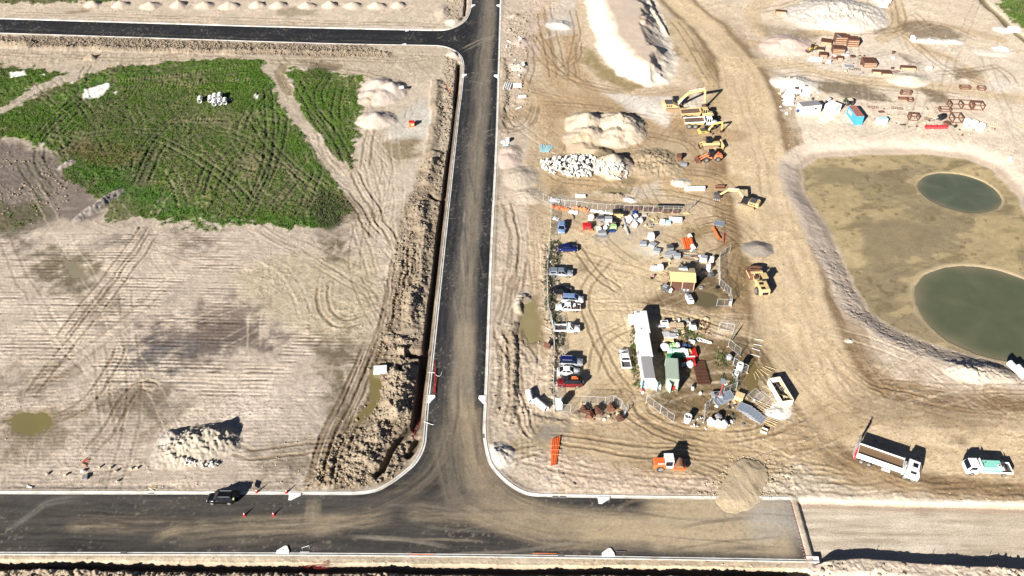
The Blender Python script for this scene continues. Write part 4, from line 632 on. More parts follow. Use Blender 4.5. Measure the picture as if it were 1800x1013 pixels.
# ------------------------------------------------------------------ water
def wmat(name, col, rough):
    m, nt, b = nmat(name); b.inputs['Base Color'].default_value = (*col, 1); b.inputs['Roughness'].default_value = rough; b.inputs['Specular IOR Level'].default_value = .5
    n = nt.nodes.new('ShaderNodeTexNoise'); n.inputs['Scale'].default_value = .25; n.inputs['Detail'].default_value = 3; tc = nt.nodes.new('ShaderNodeTexCoord'); nt.links.new(tc.outputs['Object'], n.inputs['Vector'])
    mx = nt.nodes.new('ShaderNodeMix'); mx.data_type = 'RGBA'; mx.inputs[6].default_value = (*[c*.85 for c in col], 1); mx.inputs[7].default_value = (*[c*1.2 for c in col], 1); nt.links.new(n.outputs['Fac'], mx.inputs[0]); nt.links.new(mx.outputs[2], b.inputs['Base Color'])
    n2 = nt.nodes.new('ShaderNodeTexNoise'); n2.inputs['Scale'].default_value = 3; bp = nt.nodes.new('ShaderNodeBump'); bp.inputs['Strength'].default_value = .05; bp.inputs['Distance'].default_value = .05; nt.links.new(tc.outputs['Object'], n2.inputs['Vector']); nt.links.new(n2.outputs['Fac'], bp.inputs['Height']); nt.links.new(bp.outputs[0], b.inputs['Normal'])
    return m
for (x0, y0, a, b), tl, cc in ((P1, -14, (.085, .100, .065)), (P2, -10, (.088, .098, .054))):
    n = 72; c, s = math.cos(R_(tl)), math.sin(R_(tl)); a *= 1.07; b *= 1.07; rr_ = (0.0, .5, .75, .86, .92, .965, 1.0); V = [(x0, y0, -1.72)]; F = []; cl = [cc]
    for q_, r_ in enumerate(rr_[1:]):
        for k in range(n):
            t = 2*math.pi*k/n; V.append((x0+r_*(a*math.cos(t)*c-b*math.sin(t)*s), y0+r_*(a*math.cos(t)*s+b*math.sin(t)*c), -1.72)); e_ = max(0, (r_-.80)/.20)+.12*math.sin(5*t)+.08*math.sin(11*t+1); e_ = min(1, max(0, e_)); cl.append(tuple(cc[j]*(1-e_)+(.19, .165, .105)[j]*e_ for j in range(3)))
    T = [(0, 1+k, 1+(k+1) % n) for k in range(n)]
    for q_ in range(len(rr_)-2): 
        for k in range(n): A0 = 1+q_*n+k; A1 = 1+q_*n+(k+1) % n; T += [(A0, A0+n, A1+n), (A0, A1+n, A1)]
    me = mesh_np('pond_water', np.array(V), np.array(T), 3); attrs(me, np.array(cl, np.float32), np.zeros(len(V), np.float32)); wm_ = wmat('pond_water', cc, .3); nt_ = wm_.node_tree; at_ = nt_.nodes.new('ShaderNodeAttribute'); at_.attribute_name = 'Col'
    mx_ = [q for q in nt_.nodes if q.bl_idname == 'ShaderNodeMix'][0]; mx_.blend_type = 'MULTIPLY'; [nt_.links.remove(l) for l in list(mx_.inputs[0].links)]; mx_.inputs[0].default_value = 1; nt_.links.new(at_.outputs['Color'], mx_.inputs[6]); mx_.inputs[7].default_value = (1, 1, 1, 1)
    nz_ = [q for q in nt_.nodes if q.bl_idname == 'ShaderNodeTexNoise'][0]; mr_ = nt_.nodes.new('ShaderNodeMapRange'); mr_.inputs[3].default_value = .8; mr_.inputs[4].default_value = 1.2; nt_.links.new(nz_.outputs['Fac'], mr_.inputs[0]); nt_.links.new(mr_.outputs[0], mx_.inputs[7])
    me.materials.append(wm_); o = bpy.data.objects.new('pond_water', me); COL.objects.link(o); tag(o, None, None, None, 'structure')
pmts = {}
for q, c in PUD:
    P = smooth(np.vstack([GP(q), GP(q[:1])]), 5)[:-1]; cx, cy = P.mean(0); P = (P-[cx, cy])*1.18+[cx, cy]; zb = gz(cx, cy, .1)
    mb = MB().add([(p[0], p[1], zb+.09) for p in P], [tuple(range(len(P)))[::-1]]); o = mb.build('puddle_water', wmat('puddle_water', c, .25)); tag(o, None, None, None, 'structure')
# ------------------------------------------------------------------ clods, stones and grass as uncountable ground cover
rn = np.random.RandomState(11)
def scatter(name, n, pts_fn, smin, smax, mat, label=None, blobs=5, flat=.7, pw=2.5):
    base = []
    for b in range(blobs):
        mb = MB().blob((0, 0, 0), (1, 1, .75), b+3, .35, 5, 3); tri = []
        for f in mb.f:
            for k in range(1, len(f)-1): tri.append((f[0], f[k], f[k+1]))
        base.append((np.array(mb.v), np.array(tri)))
    x, y, z, wgt = pts_fn(n); n = len(x); V = []; F = []; off = 0
    s = smin+(smax-smin)*rn.rand(n)**pw; s = s*wgt
    for b in range(blobs):
        k = np.arange(b, n, blobs); bv, bt = base[b]; a = rn.rand(len(k))*6.28; c, sn = np.cos(a)[:, None], np.sin(a)[:, None]
        vx = bv[None, :, 0]*s[k][:, None]; vy = bv[None, :, 1]*s[k][:, None]*(.6+.5*rn.rand(len(k)))[:, None]; vz = bv[None, :, 2]*s[k][:, None]*flat
        P = np.stack([x[k][:, None]+vx*c-vy*sn, y[k][:, None]+vx*sn+vy*c, z[k][:, None]+vz+.15*s[k][:, None]], 2).reshape(-1, 3)
        T = (bt[None]+(np.arange(len(k))*len(bv))[:, None, None]).reshape(-1, 3)+off; V.append(P); F.append(T); off += len(P)
    me = mesh_np(name, np.vstack(V), np.vstack(F), 3); me.materials.append(mat); o = bpy.data.objects.new(name, me); COL.objects.link(o); tag(o, label, None, None, 'stuff'); return o
ok = (RD < -1.0)
def by_weight(wt, zlim=None):
    p = (wt*AREA).astype(np.float64); p /= p.sum()
    def fn(n):
        k = rn.choice(NV, n, p=p); j = k//NC; dx = Wy[j]*(1.75/FPX); return X[k]+(rn.rand(n)-.5)*dx, Y[k]+(rn.rand(n)-.5)*.3, Z[k], np.ones(n)
    return fn
jr = np.arange(NV)//NC; AREA = (Wy[jr]*np.abs(np.gradient(rows))[jr]); inview = (np.abs(X) < Wy[jr]*.66) & (Y > 66) & (Y < 330); AREA = AREA*inview
wc = np.clip(ACL-.075, 0, .25)*ok*(GORIG < .05)
scatter('clods', 22000, by_weight(wc**1.3), .06, .42, pm('clod', (.26, .21, .15), .95, 0, .6, (.24, .19, .14), 1.2), pw=3)
rmx = np.zeros(NV, np.float32); i_, m_, d_ = poly([(1235, 905), (1240, 850), (1290, 800), (1360, 805), (1370, 870), (1330, 905), (1290, 915)], 2, 1); rmx[i_] = m_
scatter('stones', 1500, by_weight(rmx), .04, .2, M('sand'), pw=2)
scatter('stones', 9000, by_weight((ACL > .03)*ok*(GORIG < .05)*(N8 > -.2)*1.0), .04, .2, M('stone'), pw=3)
def tufts(n, wt):
    p = (wt*AREA).astype(np.float64); p /= p.sum(); k = rn.choice(NV, n, p=p); j = k//NC; x = X[k]+(rn.rand(n)-.5)*Wy[j]*(1.75/FPX); y = Y[k]+(rn.rand(n)-.5)*.4; z = Z[k]; V = []; 
    for b in range(3):
        a = rn.rand(n)*6.28; h = .10+.25*rn.rand(n)**2; w_ = .05+.09*rn.rand(n); ox = (rn.rand(n)-.5)*.2; oy = (rn.rand(n)-.5)*.2; lx = (rn.rand(n)-.5)*.3; ly = (rn.rand(n)-.5)*.3
        V.append(np.stack([np.stack([x+ox-np.cos(a)*w_, y+oy-np.sin(a)*w_, z-.03], 1), np.stack([x+ox+np.cos(a)*w_, y+oy+np.sin(a)*w_, z-.03], 1), np.stack([x+ox+lx, y+oy+ly, z+h], 1)], 1))
    V = np.concatenate(V, 0).reshape(-1, 3); F = np.arange(len(V)).reshape(-1, 3); return V, F
V, F = tufts(95000, np.clip(GM-.15, 0, 1)**1.3*(1+.8*N2)); me = mesh_np('grass', V, F, 3)
gm = pm('grass_blade', (.065, .135, .016), .8, 0, .8, (.14, .135, .06), .15, .1, .7); me.materials.append(gm); o = bpy.data.objects.new('grass', me); COL.objects.link(o); tag(o, None, None, None, 'stuff')
# ------------------------------------------------------------------ mud ramp over the kerb
C0 = GP([(1265, 892), (1258, 880), (1262, 862), (1283, 835), (1290, 818), (1310, 807), (1333, 812), (1350, 825), (1349, 842), (1340, 862), (1338, 878), (1318, 896), (1296, 901), (1278, 899)])
bx0, by0 = C0.min(0)-.6; bx1, by1 = C0.max(0)+.6; nx, ny = 90, 110; gx, gy = np.meshgrid(np.linspace(bx0, bx1, nx), np.linspace(by0, by1, ny)); fx, fy = gx.ravel().astype(np.float32), gy.ravel().astype(np.float32)
d = sdist(fx+.5*fbm(fx, fy, 1.8, 201, 4), fy+.5*fbm(fx, fy, 1.8, 202, 4), C0); hgt = .42*sst(-.1, 2.2, d)+.04*sst(0, .3, d); rgh = fbm(fx, fy, .8, 203, 3, 1, 5, 22); hgt = np.where(d > -.15, .06+hgt+.05*rgh*sst(0, .6, d)+.02*fbm(fx, fy, .3, 204), -.4)
colr = np.zeros((len(fx), 3), np.float32)+np.array((.42, .335, .225)); kk = sst(0, .5, fbm(fx, fy, .6, 205, 3, 1, 9, 22))[:, None]; colr = colr*(1-kk*.6)+np.array((.45, .37, .26))*kk*.6; kk = sst(.1, .6, fbm(fx, fy, 1.6, 206))[:, None]; colr = colr*(1-.4*kk)+np.array(BRN)*.4*kk
jj2, ii2 = np.meshgrid(np.arange(ny-1), np.arange(nx-1), indexing='ij'); q0 = (jj2*nx+ii2).ravel(); FF = np.stack([q0, q0+1, q0+nx+1, q0+nx], 1)
FF = FF[(d[FF] > -.5).any(1)]
me = mesh_np('mud_ramp', np.stack([fx, fy, hgt], 1), FF); attrs(me, colr, np.zeros(len(fx), np.float32)); me.materials.append(ground_mat('ramp_soil', .3, .95, .5, 6)); o = bpy.data.objects.new('mud_ramp', me); COL.objects.link(o); tag(o, 'rounded tan mud ramp pushed over the kerb at the end of the bottom road', 'soil ramp')
# ------------------------------------------------------------------ vehicles
def ring(x, hw, zb, zt, ch=.12): return [(x, -hw, zb), (x, -hw, zt-ch), (x, -hw+ch, zt), (x, hw-ch, zt), (x, hw, zt-ch), (x, hw, zb)]
def wheels(o, xs, y, r, w_=.24, dual=False):
    for x in xs:
        for s in (-1, 1):
            t = MB().cyl((x, s*y-w_/2, r), (x, s*y+w_/2, r), r, 14).build('wheel', 'tyre', o); MB().cyl((x, s*(y+w_/2-.02), r), (x, s*(y+w_/2+.02), r), r*.58, 10).build('rim', 'rim', t)
def lights(o, xf, xr, y, zf, zr, hf=.14):
    for s in (-1, 1):
        MB().box((xf, s*y, zf), (.10, .34, hf)).build('headlight', 'galv', o); MB().box((xr, s*y, zr), (.08, .24, .22)).build('tail_light', 'pinkred', o)
def glass(o, rb, rt, zb, zt, roofmat, hb=.80, ht=.62):     # rb/rt: (rear x, front x) at belt and roof
    g = MB().loft([[(rb[0], -hb, zb), (rb[1], -hb*.96, zb), (rb[1], hb*.96, zb), (rb[0], hb, zb)], [(rt[0], -ht, zt-.04), (rt[1], -ht, zt-.04), (rt[1], ht, zt-.04), (rt[0], ht, zt-.04)]]); g.build('windows', 'glass', o)
    p = MB()
    for s in (-1, 1):
        for (xb, xt) in ((rb[0]+.06, rt[0]+.04), (rb[1]-.05, rt[1]-.04), ((rb[0]+rb[1])/2-.15, (rt[0]+rt[1])/2-.1)): p.cyl((xb, s*hb, zb-.02), (xt, s*ht, zt), .055, 5)
    p.each('pillar', roofmat, o)
    MB().loft([[(rt[0]-.06, -ht-.03, zt-.05), (rt[1]+.05, -ht-.03, zt-.05), (rt[1]+.05, ht+.03, zt-.05), (rt[0]-.06, ht+.03, zt-.05)], [(rt[0]+.05, -ht+.08, zt+.03), (rt[1]-.08, -ht+.08, zt+.03), (rt[1]-.08, ht-.08, zt+.03), (rt[0]+.05, ht-.08, zt+.03)]]).build('roof', roofmat, o)
def mirrors(o, x, y, z, mat):
    for s in (-1, 1): MB().box((x, s*(y+.12), z), (.12, .22, .14)).build('mirror', mat, o)
def sedan(label, paint_, px, py, rot, group=None, k=1.0, hatch=False, roof=None):
    o = thing('parked_car', label, 'car', px, py, rot, group); L = .9 if hatch else 1
    MB().loft([ring(-2.25*L, .70, .42, .86), ring(-2.15*L, .84, .30, .96), ring(-1.3, .90, .24, 1.0), ring(0, .91, .24, .98), ring(1.0, .90, .24, .95), ring(1.85*L, .86, .28, .82), ring(2.15*L, .78, .34, .70), ring(2.27*L, .62, .40, .60)]).build('body', paint_, o, True)
    glass(o, ((-2.05*L, 1.05) if hatch else (-1.85, 1.05)), ((-1.75*L, .25) if hatch else (-.95, .25)), .93, 1.46, roof or paint_); wheels(o, (-1.35, 1.38), .80, .33); lights(o, 2.12*L, -2.2*L, .62, .66, .84); mirrors(o, .75, .86, 1.0, paint_)
    MB().box((-1.95 if not hatch else -2.0, 0, 1.0), (.06, 1.1, .03)).build('rear_trim', 'black', o); return o
def suv(label, paint_, px, py, rot, group=None, rails=True, roof=None, L=1.0):
    o = thing('parked_car', label, 'car', px, py, rot, group)
    MB().loft([ring(-2.3*L, .78, .45, 1.0), ring(-2.22*L, .88, .34, 1.08), ring(-1.3, .94, .28, 1.12), ring(0, .95, .28, 1.10), ring(1.0, .94, .28, 1.06), ring(1.9*L, .90, .32, .98), ring(2.25*L, .82, .38, .86), ring(2.36*L, .68, .44, .74)]).build('body', paint_, o, True)
    glass(o, (-2.22*L, 1.2), (-1.95*L, .45), 1.06, 1.70, roof or paint_, .86, .68); wheels(o, (-1.42, 1.45), .84, .38, .26); lights(o, 2.25*L, -2.28*L, .64, .80, 1.0); mirrors(o, .95, .92, 1.15, paint_)
    if rails:
        for s in (-1, 1): MB().cyl((-1.7, s*.62, 1.79), (.2, s*.62, 1.79), .03, 6).build('roof_rail', 'silver', o)
    MB().box((2.3*L, 0, .62), (.10, 1.0, .22)).build('grille', 'black', o); return o
def ute(label, paint_, px, py, rot, group=None, double=True, tray='tub', canopy=None, roof=None, load=None):
    o = thing('pickup', label, 'pickup truck', px, py, rot, group); cb = -.75 if double else -.05
    MB().loft([ring(cb, .90, .40, 1.10), ring(.6, .92, .38, 1.10), ring(1.2, .92, .38, 1.08), ring(2.1, .90, .42, 1.02), ring(2.5, .82, .46, .90), ring(2.62, .68, .5, .8)]).build('cab_body', paint_, o, True)
    glass(o, (cb+.03, 1.35), (cb+.18, .65), 1.08, 1.72, roof or paint_, .84, .66); wheels(o, (-1.55, 1.6), .84, .38, .26); mirrors(o, 1.05, .92, 1.2, 'black'); MB().box((2.58, 0, .68), (.10, 1.1, .24)).build('grille', 'black', o)
    for s in (-1, 1): MB().box((2.45, s*.68, .88), (.22, .3, .14)).build('headlight', 'galv', o)
    x0 = -2.65; t = MB().box(((x0+cb)/2, 0, .74), (cb-x0-.04, 1.78, .10))
    if tray == 'flat': t.box(((x0+cb)/2, -.90, .86), (cb-x0-.04, .05, .28)).box(((x0+cb)/2, .90, .86), (cb-x0-.04, .05, .28)).box((x0, 0, .86), (.05, 1.8, .28))
    else: t.box(((x0+cb)/2, -.90, .92), (cb-x0-.04, .09, .42)).box(((x0+cb)/2, .90, .92), (cb-x0-.04, .09, .42)).box((x0, 0, .92), (.09, 1.8, .42))
    t.build('tray', paint_, o)
    MB().box(((x0+cb)/2, 0, .805), (cb-x0-.15, 1.68, .02)).build('tray_floor', 'dkgrey', o)
    MB().box((x0-.02, .72, .85), (.06, .14, .22)).build('tail_light', 'pinkred', o); MB().box((x0-.02, -.72, .85), (.06, .14, .22)).build('tail_light', 'pinkred', o)
    if canopy: MB().loft([[(x0+.05, -.88, 1.1), (cb-.05, -.88, 1.1), (cb-.05, .88, 1.1), (x0+.05, .88, 1.1)], [(x0+.25, -.7, 1.68), (cb-.08, -.7, 1.68), (cb-.08, .7, 1.68), (x0+.25, .7, 1.68)]]).build('canopy', canopy, o); 
    if canopy:
        for s in (-1, 1): MB().box(((x0+cb)/2, s*.80, 1.38), (1.1, .06, .28), 0, s*17).build('canopy_window', 'glass', o)
    if load == 'rack': 
        for x in (x0+.1, cb-.12): r = MB().cyl((x, -.8, .9), (x, -.8, 1.85), .035, 5).cyl((x, .8, .9), (x, .8, 1.85), .035, 5).cyl((x, -.8, 1.85), (x, .8, 1.85), .035, 5).build('ladder_rack', 'galv', o)
    return o
CG = 'cars parked along the west fence of the compound'
sedan('light blue hatchback parked nearest the top of the west fence row', 'ltblue', 987, 405, -95, CG, hatch=True)
sedan('dark blue sedan parked alone in the west fence row', 'navy', 998, 441, 0, CG)
ute('silver utility with a blue grey canopy in the west fence row', 'silver', 986, 485, -4, CG, canopy='greyblue', roof='greyblue')
sedan('black sedan with silver side parked just above the blue wagon', 'blackgloss', 986, 515, -2, CG)
suv('white and blue wagon squeezed above the loaded white pickup', 'white', 1006, 530, -4, CG, roof='ltblue', rails=False)
o = ute('white double cab pickup facing the fence with a loaded tray', 'white', 998, 545, 177, CG, tray='flat', load=None)
for k, (x, y, z, d, m) in enumerate(((-1.25, -.35, 1.02, (.7, .8, .5), 'white'), (-1.7, .25, .98, (.9, .6, .35), 'rustd'), (-2.3, -.2, .92, (.4, .9, .2), 'dkgrey'))): MB().box((x, y, z), d, 8*k).build(('toolbox', 'equipment', 'toolbox')[k], m, o)
ute('white single cab tray pickup with open empty tray facing the yard', 'white', 997, 582, 0, CG, double=False, tray='tub', load='rack')
suv('dark blue station wagon with silver sides in the trio below', 'silver', 1003, 641, -3, CG, roof='navy')
o = sedan('white sedan with blue reflecting bonnet between the wagon and the red four wheel drive', 'white', 999, 657, -2, CG)
o = suv('dark red four wheel drive with a loaded roof rack', 'dkred', 1001, 677, 178, CG, rails=False, roof='black', L=1.02)
r = MB()
for k in range(7): r.box((-1.7+.33*k, 0, 1.84), (.05, 1.3, .04))
r.box((-.7, -.66, 1.84), (2.1, .05, .08)).box((-.7, .66, 1.84), (2.1, .05, .08)).each('rack_bar', 'black', o); MB().box((-.9, .1, 1.93), (1.3, .35, .12), 2).build('roof_load', 'orange', o); MB().box((-.8, -.3, 1.92), (.9, .2, .1), 2).build('roof_load', 'orangel', o); MB().cyl((-2.45, .1, 1.05), (-2.68, .1, 1.05), .38, 12).build('spare_wheel', 'tyre', o)
ute('white pickup parked nose up beside the long white site huts', 'white', 1098, 636, 91, None, tray='tub')
o = suv('black wagon stopped against the north kerb with its tailgate raised', 'blackgloss', 391, 880, 180, None, rails=True, L=1.0)
MB().box((-2.75, 0, 1.82), (1.15, 1.3, .07), 0, 0, -10).build('tailgate', 'blackgloss', o); MB().blob((-2.25, .45, 1.2), (.25, .35, .2), 3).build('luggage', 'lime', o)
# white tipper truck with ramps
o = thing('tipper_truck', 'long white eight wheel tipper truck with a soil stained tray', 'tipper truck', 1559, 823, -27, r=2)
MB().box((-.3, 0, .85), (10.2, .9, .3)).build('chassis', 'dkgrey', o)
tb = MB().box((-1.6, 0, 1.35), (7.4, 2.4, .10)).box((-1.6, -1.22, 1.95), (7.4, .07, 1.2)).box((-1.6, 1.22, 1.95), (7.4, .07, 1.2)).box((2.1, 0, 2.05), (.09, 2.5, 1.4)).box((-5.3, 0, 1.9), (.08, 2.4, 1.1))
for k in range(9): tb.box((-5.0+.85*k, -1.29, 1.9), (.09, .06, 1.1)).box((-5.0+.85*k, 1.29, 1.9), (.09, .06, 1.1))
tb.build('tipper_body', 'white', o)
MB().box((-1.6, 0, 1.83), (7.25, 2.36, .85)).build('tray_lining', pm('tray_soil', (.20, .125, .07), .9, 0, .8, (.07, .055, .045), .7), o)
MB().loft([[(2.75, -1.2, .7), (4.95, -1.2, .7), (4.95, 1.2, .7), (2.75, 1.2, .7)], [(2.75, -1.22, 2.0), (5.0, -1.2, 1.9), (5.0, 1.2, 1.9), (2.75, 1.22, 2.0)], [(2.8, -1.12, 3.05), (4.6, -1.08, 3.0), (4.6, 1.08, 3.0), (2.8, 1.12, 3.05)]]).build('cab', 'white', o)
MB().box((4.87, 0, 2.42), (.08, 1.9, .85), 0, 0, -20).build('windscreen', 'glass', o)
for s in (-1, 1): MB().box((3.9, s*1.17, 2.42), (1.0, .06, .62), 0, s*5).build('side_window', 'glass', o); MB().box((4.7, s*1.42, 2.2), (.12, .28, .5)).build('mirror', 'white', o); MB().box((5.02, s*.85, 1.05), (.1, .4, .2)).build('headlight', 'galv', o)
MB().box((3.9, 0, 3.06), (.8, .8, .08)).build('roof_hatch', 'glass', o); MB().cyl((2.45, -.9, .8), (2.45, -.9, 3.4), .09, 8).build('exhaust', 'galv', o); MB().box((2.45, 0, 1.5), (.35, 2.1, 1.4)).build('headboard', 'galv', o)
wheels(o, (-4.3, -3.0, 2.9, 4.25), 1.02, .52, .32)
ra = MB()
for s in (-.55, .55):
    for k in range(2): ra.box((-5.75, s+.22*(k*2-1), 2.9), (.12, .07, 3.6), 0, 0, 6)
    for k in range(9): ra.box((-5.75, s, 1.3+.42*k), (.1, .44, .06), 0, 0, 6)
ra.build('loading_ramp', 'steel', o); MB().box((-5.5, 0, 1.1), (.35, 2.4, .7)).build('rear_frame', 'pinkred', o)
for s in (-1, 1): MB().box((-5.7, s*1.0, 1.3), (.08, .3, .3)).build('tail_light', 'white', o)
MB().box((-.2, -1.15, .75), (1.4, .25, .5)).build('fuel_tank', 'galv', o)
# small flatbed
o = thing('tank_truck', 'small white flatbed truck carrying an aqua tank', 'truck', 1731, 829, 177, r=1.6)
MB().box((-.4, 0, .7), (7.4, .8, .25)).build('chassis', 'dkgrey', o); MB().loft([[(1.75, -1.05, .5), (3.75, -1.05, .5), (3.75, 1.05, .5), (1.75, 1.05, .5)], [(1.75, -1.08, 1.5), (3.8, -1.05, 1.4), (3.8, 1.05, 1.4), (1.75, 1.08, 1.5)], [(1.85, -.95, 2.35), (3.25, -.92, 2.32), (3.25, .92, 2.32), (1.85, .95, 2.35)]]).build('cab', 'white', o)
MB().box((3.56, 0, 1.88), (.07, 1.75, .9), 0, 0, -31).build('windscreen', 'glass', o)
for s in (-1, 1): MB().box((2.7, s*1.03, 1.88), (1.0, .05, .55), 0, s*8).build('side_window', 'glass', o); MB().box((3.4, s*1.28, 1.7), (.1, .2, .4)).build('mirror', 'black', o); MB().box((3.8, s*.8, .85), (.08, .3, .18)).build('headlight', 'galv', o)
fb = MB().box((-1.3, 0, .98), (5.4, 2.2, .12)).box((-1.3, -1.1, 1.15), (5.4, .06, .4)).box((-1.3, 1.1, 1.15), (5.4, .06, .4)).box((-4.0, 0, 1.15), (.06, 2.2, .4)).box((1.35, 0, 1.7), (.08, 2.1, 1.4)).build('tray', 'white', o)
MB().loft([[(-2.1, -.85, 1.05), (1.1, -.85, 1.05), (1.1, .85, 1.05), (-2.1, .85, 1.05)], [(-2.15, -.95, 1.5), (1.15, -.95, 1.5), (1.15, .95, 1.5), (-2.15, .95, 1.5)], [(-2.05, -.8, 2.1), (1.05, -.8, 2.1), (1.05, .8, 2.1), (-2.05, .8, 2.1)]]).build('tank', 'aqua', o)
MB().cyl((-1.6, .35, 2.08), (-1.6, .35, 2.2), .34, 14).build('tank_lid', 'white', o); MB().cyl((-1.6, .35, 2.2), (-1.6, .35, 2.22), .18, 10).build('lid_cap', 'dkgrey', o); MB().box((.5, -.3, 2.12), (.2, .2, .06)).build('valve', 'green', o)
MB().box((-2.9, 0, 1.5), (.06, 1.7, 1.1), 0, 0, 35).build('tailboard', 'rust', o); MB().box((-3.4, 0, 1.1), (.9, 1.9, .1)).build('pump_deck', 'dkgrey', o); wheels(o, (-2.7, 2.7), .95, .42, .28); MB().cyl((1.5, .9, 1), (1.5, .9, 2.7), .05, 6).build('exhaust', 'galv', o)
# orange roller
o = thing('soil_roller', 'orange road roller with a white cab standing on the plain', 'road roller', 1172, 822, 0, r=1.5)
MB().loft([ring(-2.5, .80, .8, 1.35), ring(-2.3, .88, .7, 1.6), ring(-.4, .92, .7, 1.75)]).build('engine_hood', 'orange', o); MB().box((-2.5, 0, 1.15), (.12, 1.1, .5)).build('grille', 'dkgrey', o)
MB().box((-1.2, -.6, 1.72), (1.2, .12, .08)).build('handrail', 'white', o); MB().loft([[(-.6, -.8, .9), (.95, -.8, .9), (.95, .8, .9), (-.6, .8, .9)], [(-.55, -.75, 2.6), (.8, -.75, 2.6), (.8, .75, 2.6), (-.55, .75, 2.6)]]).build('cab_glass', 'glass', o)
MB().box((.1, 0, 2.68), (1.6, 1.75, .14)).build('cab_roof', 'white', o); p = MB()
for x in (-.55, .82):
    for s in (-1, 1): p.box((x, s*.77, 1.8), (.12, .1, 1.7))
p.box((.13, -.82, 1.1), (1.5, .05, .5)).box((.13, .82, 1.1), (1.5, .05, .5)).each('cab_frame', 'white', o)
f = MB().box((1.9, -1.05, .8), (2.2, .12, .35)).box((1.9, 1.05, .8), (2.2, .12, .35)).box((2.95, 0, .8), (.14, 2.2, .35)).build('drum_frame', 'orange', o); MB().cyl((2.0, -.95, .78), (2.0, .95, .78), .78, 20).build('drum', pm('drum', (.36, .2, .11), .5, .4, .5), o)
MB().box((1.1, 0, .9), (.5, 1.0, .5)).build('hitch', 'orange', o); wheels(o, (-1.3,), .85, .68, .45)
# ---- excavators and other plant
def tracks(o, L, y, w_, h, mat='dkgrey'):
    for s in (-1, 1):
        t = MB().prism([(-L/2+.3, 0), (L/2-.3, 0), (L/2, h*.45), (L/2-.25, h), (-L/2+.25, h), (-L/2, h*.45)], s*y-w_/2, s*y+w_/2).build('track', mat, o); k = MB()
        for q in range(int(L/.35)): k.box((-L/2+.3+.35*q, s*y, h+.02), (.14, w_+.02, .05))
        k.build('track_shoes', 'brownsoil', t); MB().cyl((L/2-.4, s*(y+w_/2+.03), h*.5), (L/2-.4, s*(y+w_/2+.05), h*.5), h*.4, 10).build('idler', 'rim', t)
def beam(pts, wd, ht, mb=None):
    mb = mb or MB()
    for (a, b) in zip(pts[:-1], pts[1:]):
        dx, dz = b[0]-a[0], b[2]-a[2]; L = math.hypot(dx, dz); mb.box(((a[0]+b[0])/2, (a[1]+b[1])/2, (a[2]+b[2])/2), (L+.1, wd, ht), 0, 0, -math.degrees(math.atan2(dz, dx)))
    return mb
def excavator(label, px, py, rot, k, boom, stick, bucket, mat='yellowb', house=0, cabmat='black', roofm=None):
    o = thing('excavator', label, 'excavator', px, py, rot, r=1.5); tracks(o, 4.6*k, 1.35*k, .6*k, .95*k, 'brownsoil')
    MB().cyl((0, 0, .7*k), (0, 0, 1.05*k), .9*k, 14).build('slew_ring', 'dkgrey', o)
    MB().loft([[(-2.6*k, -1.3*k, 1.1*k), (1.3*k, -1.3*k, 1.1*k), (1.3*k, 1.3*k, 1.1*k), (-2.6*k, 1.3*k, 1.1*k)], [(-2.6*k, -1.3*k, 1.9*k), (-.4*k, -1.3*k, 1.95*k), (-.4*k, 1.3*k, 1.95*k), (-2.6*k, 1.3*k, 1.9*k)]]).build('upper_body', mat, o)
    MB().loft([ring(-3.0*k, 1.1*k, 1.0*k, 2.0*k, .2*k), ring(-2.4*k, 1.35*k, 1.0*k, 2.15*k, .2*k)]).build('counterweight', mat, o)
    MB().box((-1.4*k, 0, 2.02*k), (1.5*k, 2.1*k, .14*k)).build('engine_cover', 'dkgrey', o)
    for s in (-1, 1):
        for q in range(3): MB().box((-2.0*k+.55*k*q, s*1.31*k, 1.55*k), (.4*k, .03, .45*k)).build('louvre', 'black', o)
    MB().loft([[(-.4*k, .45*k, 1.15*k), (1.5*k, .45*k, 1.15*k), (1.5*k, 1.35*k, 1.15*k), (-.4*k, 1.35*k, 1.15*k)], [(-.35*k, .5*k, 2.85*k), (1.15*k, .5*k, 2.85*k), (1.15*k, 1.28*k, 2.85*k), (-.35*k, 1.28*k, 2.85*k)]]).build('cab', 'glass', o)
    MB().box((.4*k, .89*k, 2.9*k), (1.55*k, .85*k, .1*k)).build('cab_roof', roofm or cabmat, o)
    B = [(x*k, y*k, z*k) for x, y, z in boom]; beam(B, .42*k, .55*k).build('boom', mat, o); St = [(x*k, y*k, z*k) for x, y, z in stick]; beam(St, .34*k, .45*k).build('stick', mat, o)
    rm = MB().cyl((B[0][0], .3*k, B[0][2]-.5*k), ((B[0][0]+B[1][0])/2, .3*k, (B[0][2]+B[1][2])/2-.1), .09*k, 6).cyl((B[0][0], -.3*k, B[0][2]-.5*k), ((B[0][0]+B[1][0])/2, -.3*k, (B[0][2]+B[1][2])/2-.1), .09*k, 6); m1 = B[len(B)//2]; rm.cyl((m1[0], 0, m1[2]+.5*k), (St[0][0], 0, St[0][2]+.45*k), .09*k, 6); rm.each('hydraulic_ram', 'galv', o)
    bx, bz = St[-1][0], St[-1][2]; c = bucket; MB().prism([(bx-.1*k, bz+.2*k), (bx+.5*k*c, bz), (bx+.35*k*c, bz-.75*k), (bx-.55*k*c, bz-1.0*k), (bx-.9*k*c, bz-.6*k), (bx-.35*k*c, bz-.55*k), (bx-.1*k*c, bz-.2*k)], -.55*k, .55*k).build('bucket', 'rustd', o); return o
excavator('large yellow excavator with its boom arched over the two dump trucks', 1184, 192, 2, 1.15, [(1.0, 0, 1.9), (3.2, 0, 4.4), (7.2, 0, 5.3)], [(7.2, 0, 5.3), (7.6, 0, 1.4)], .7)
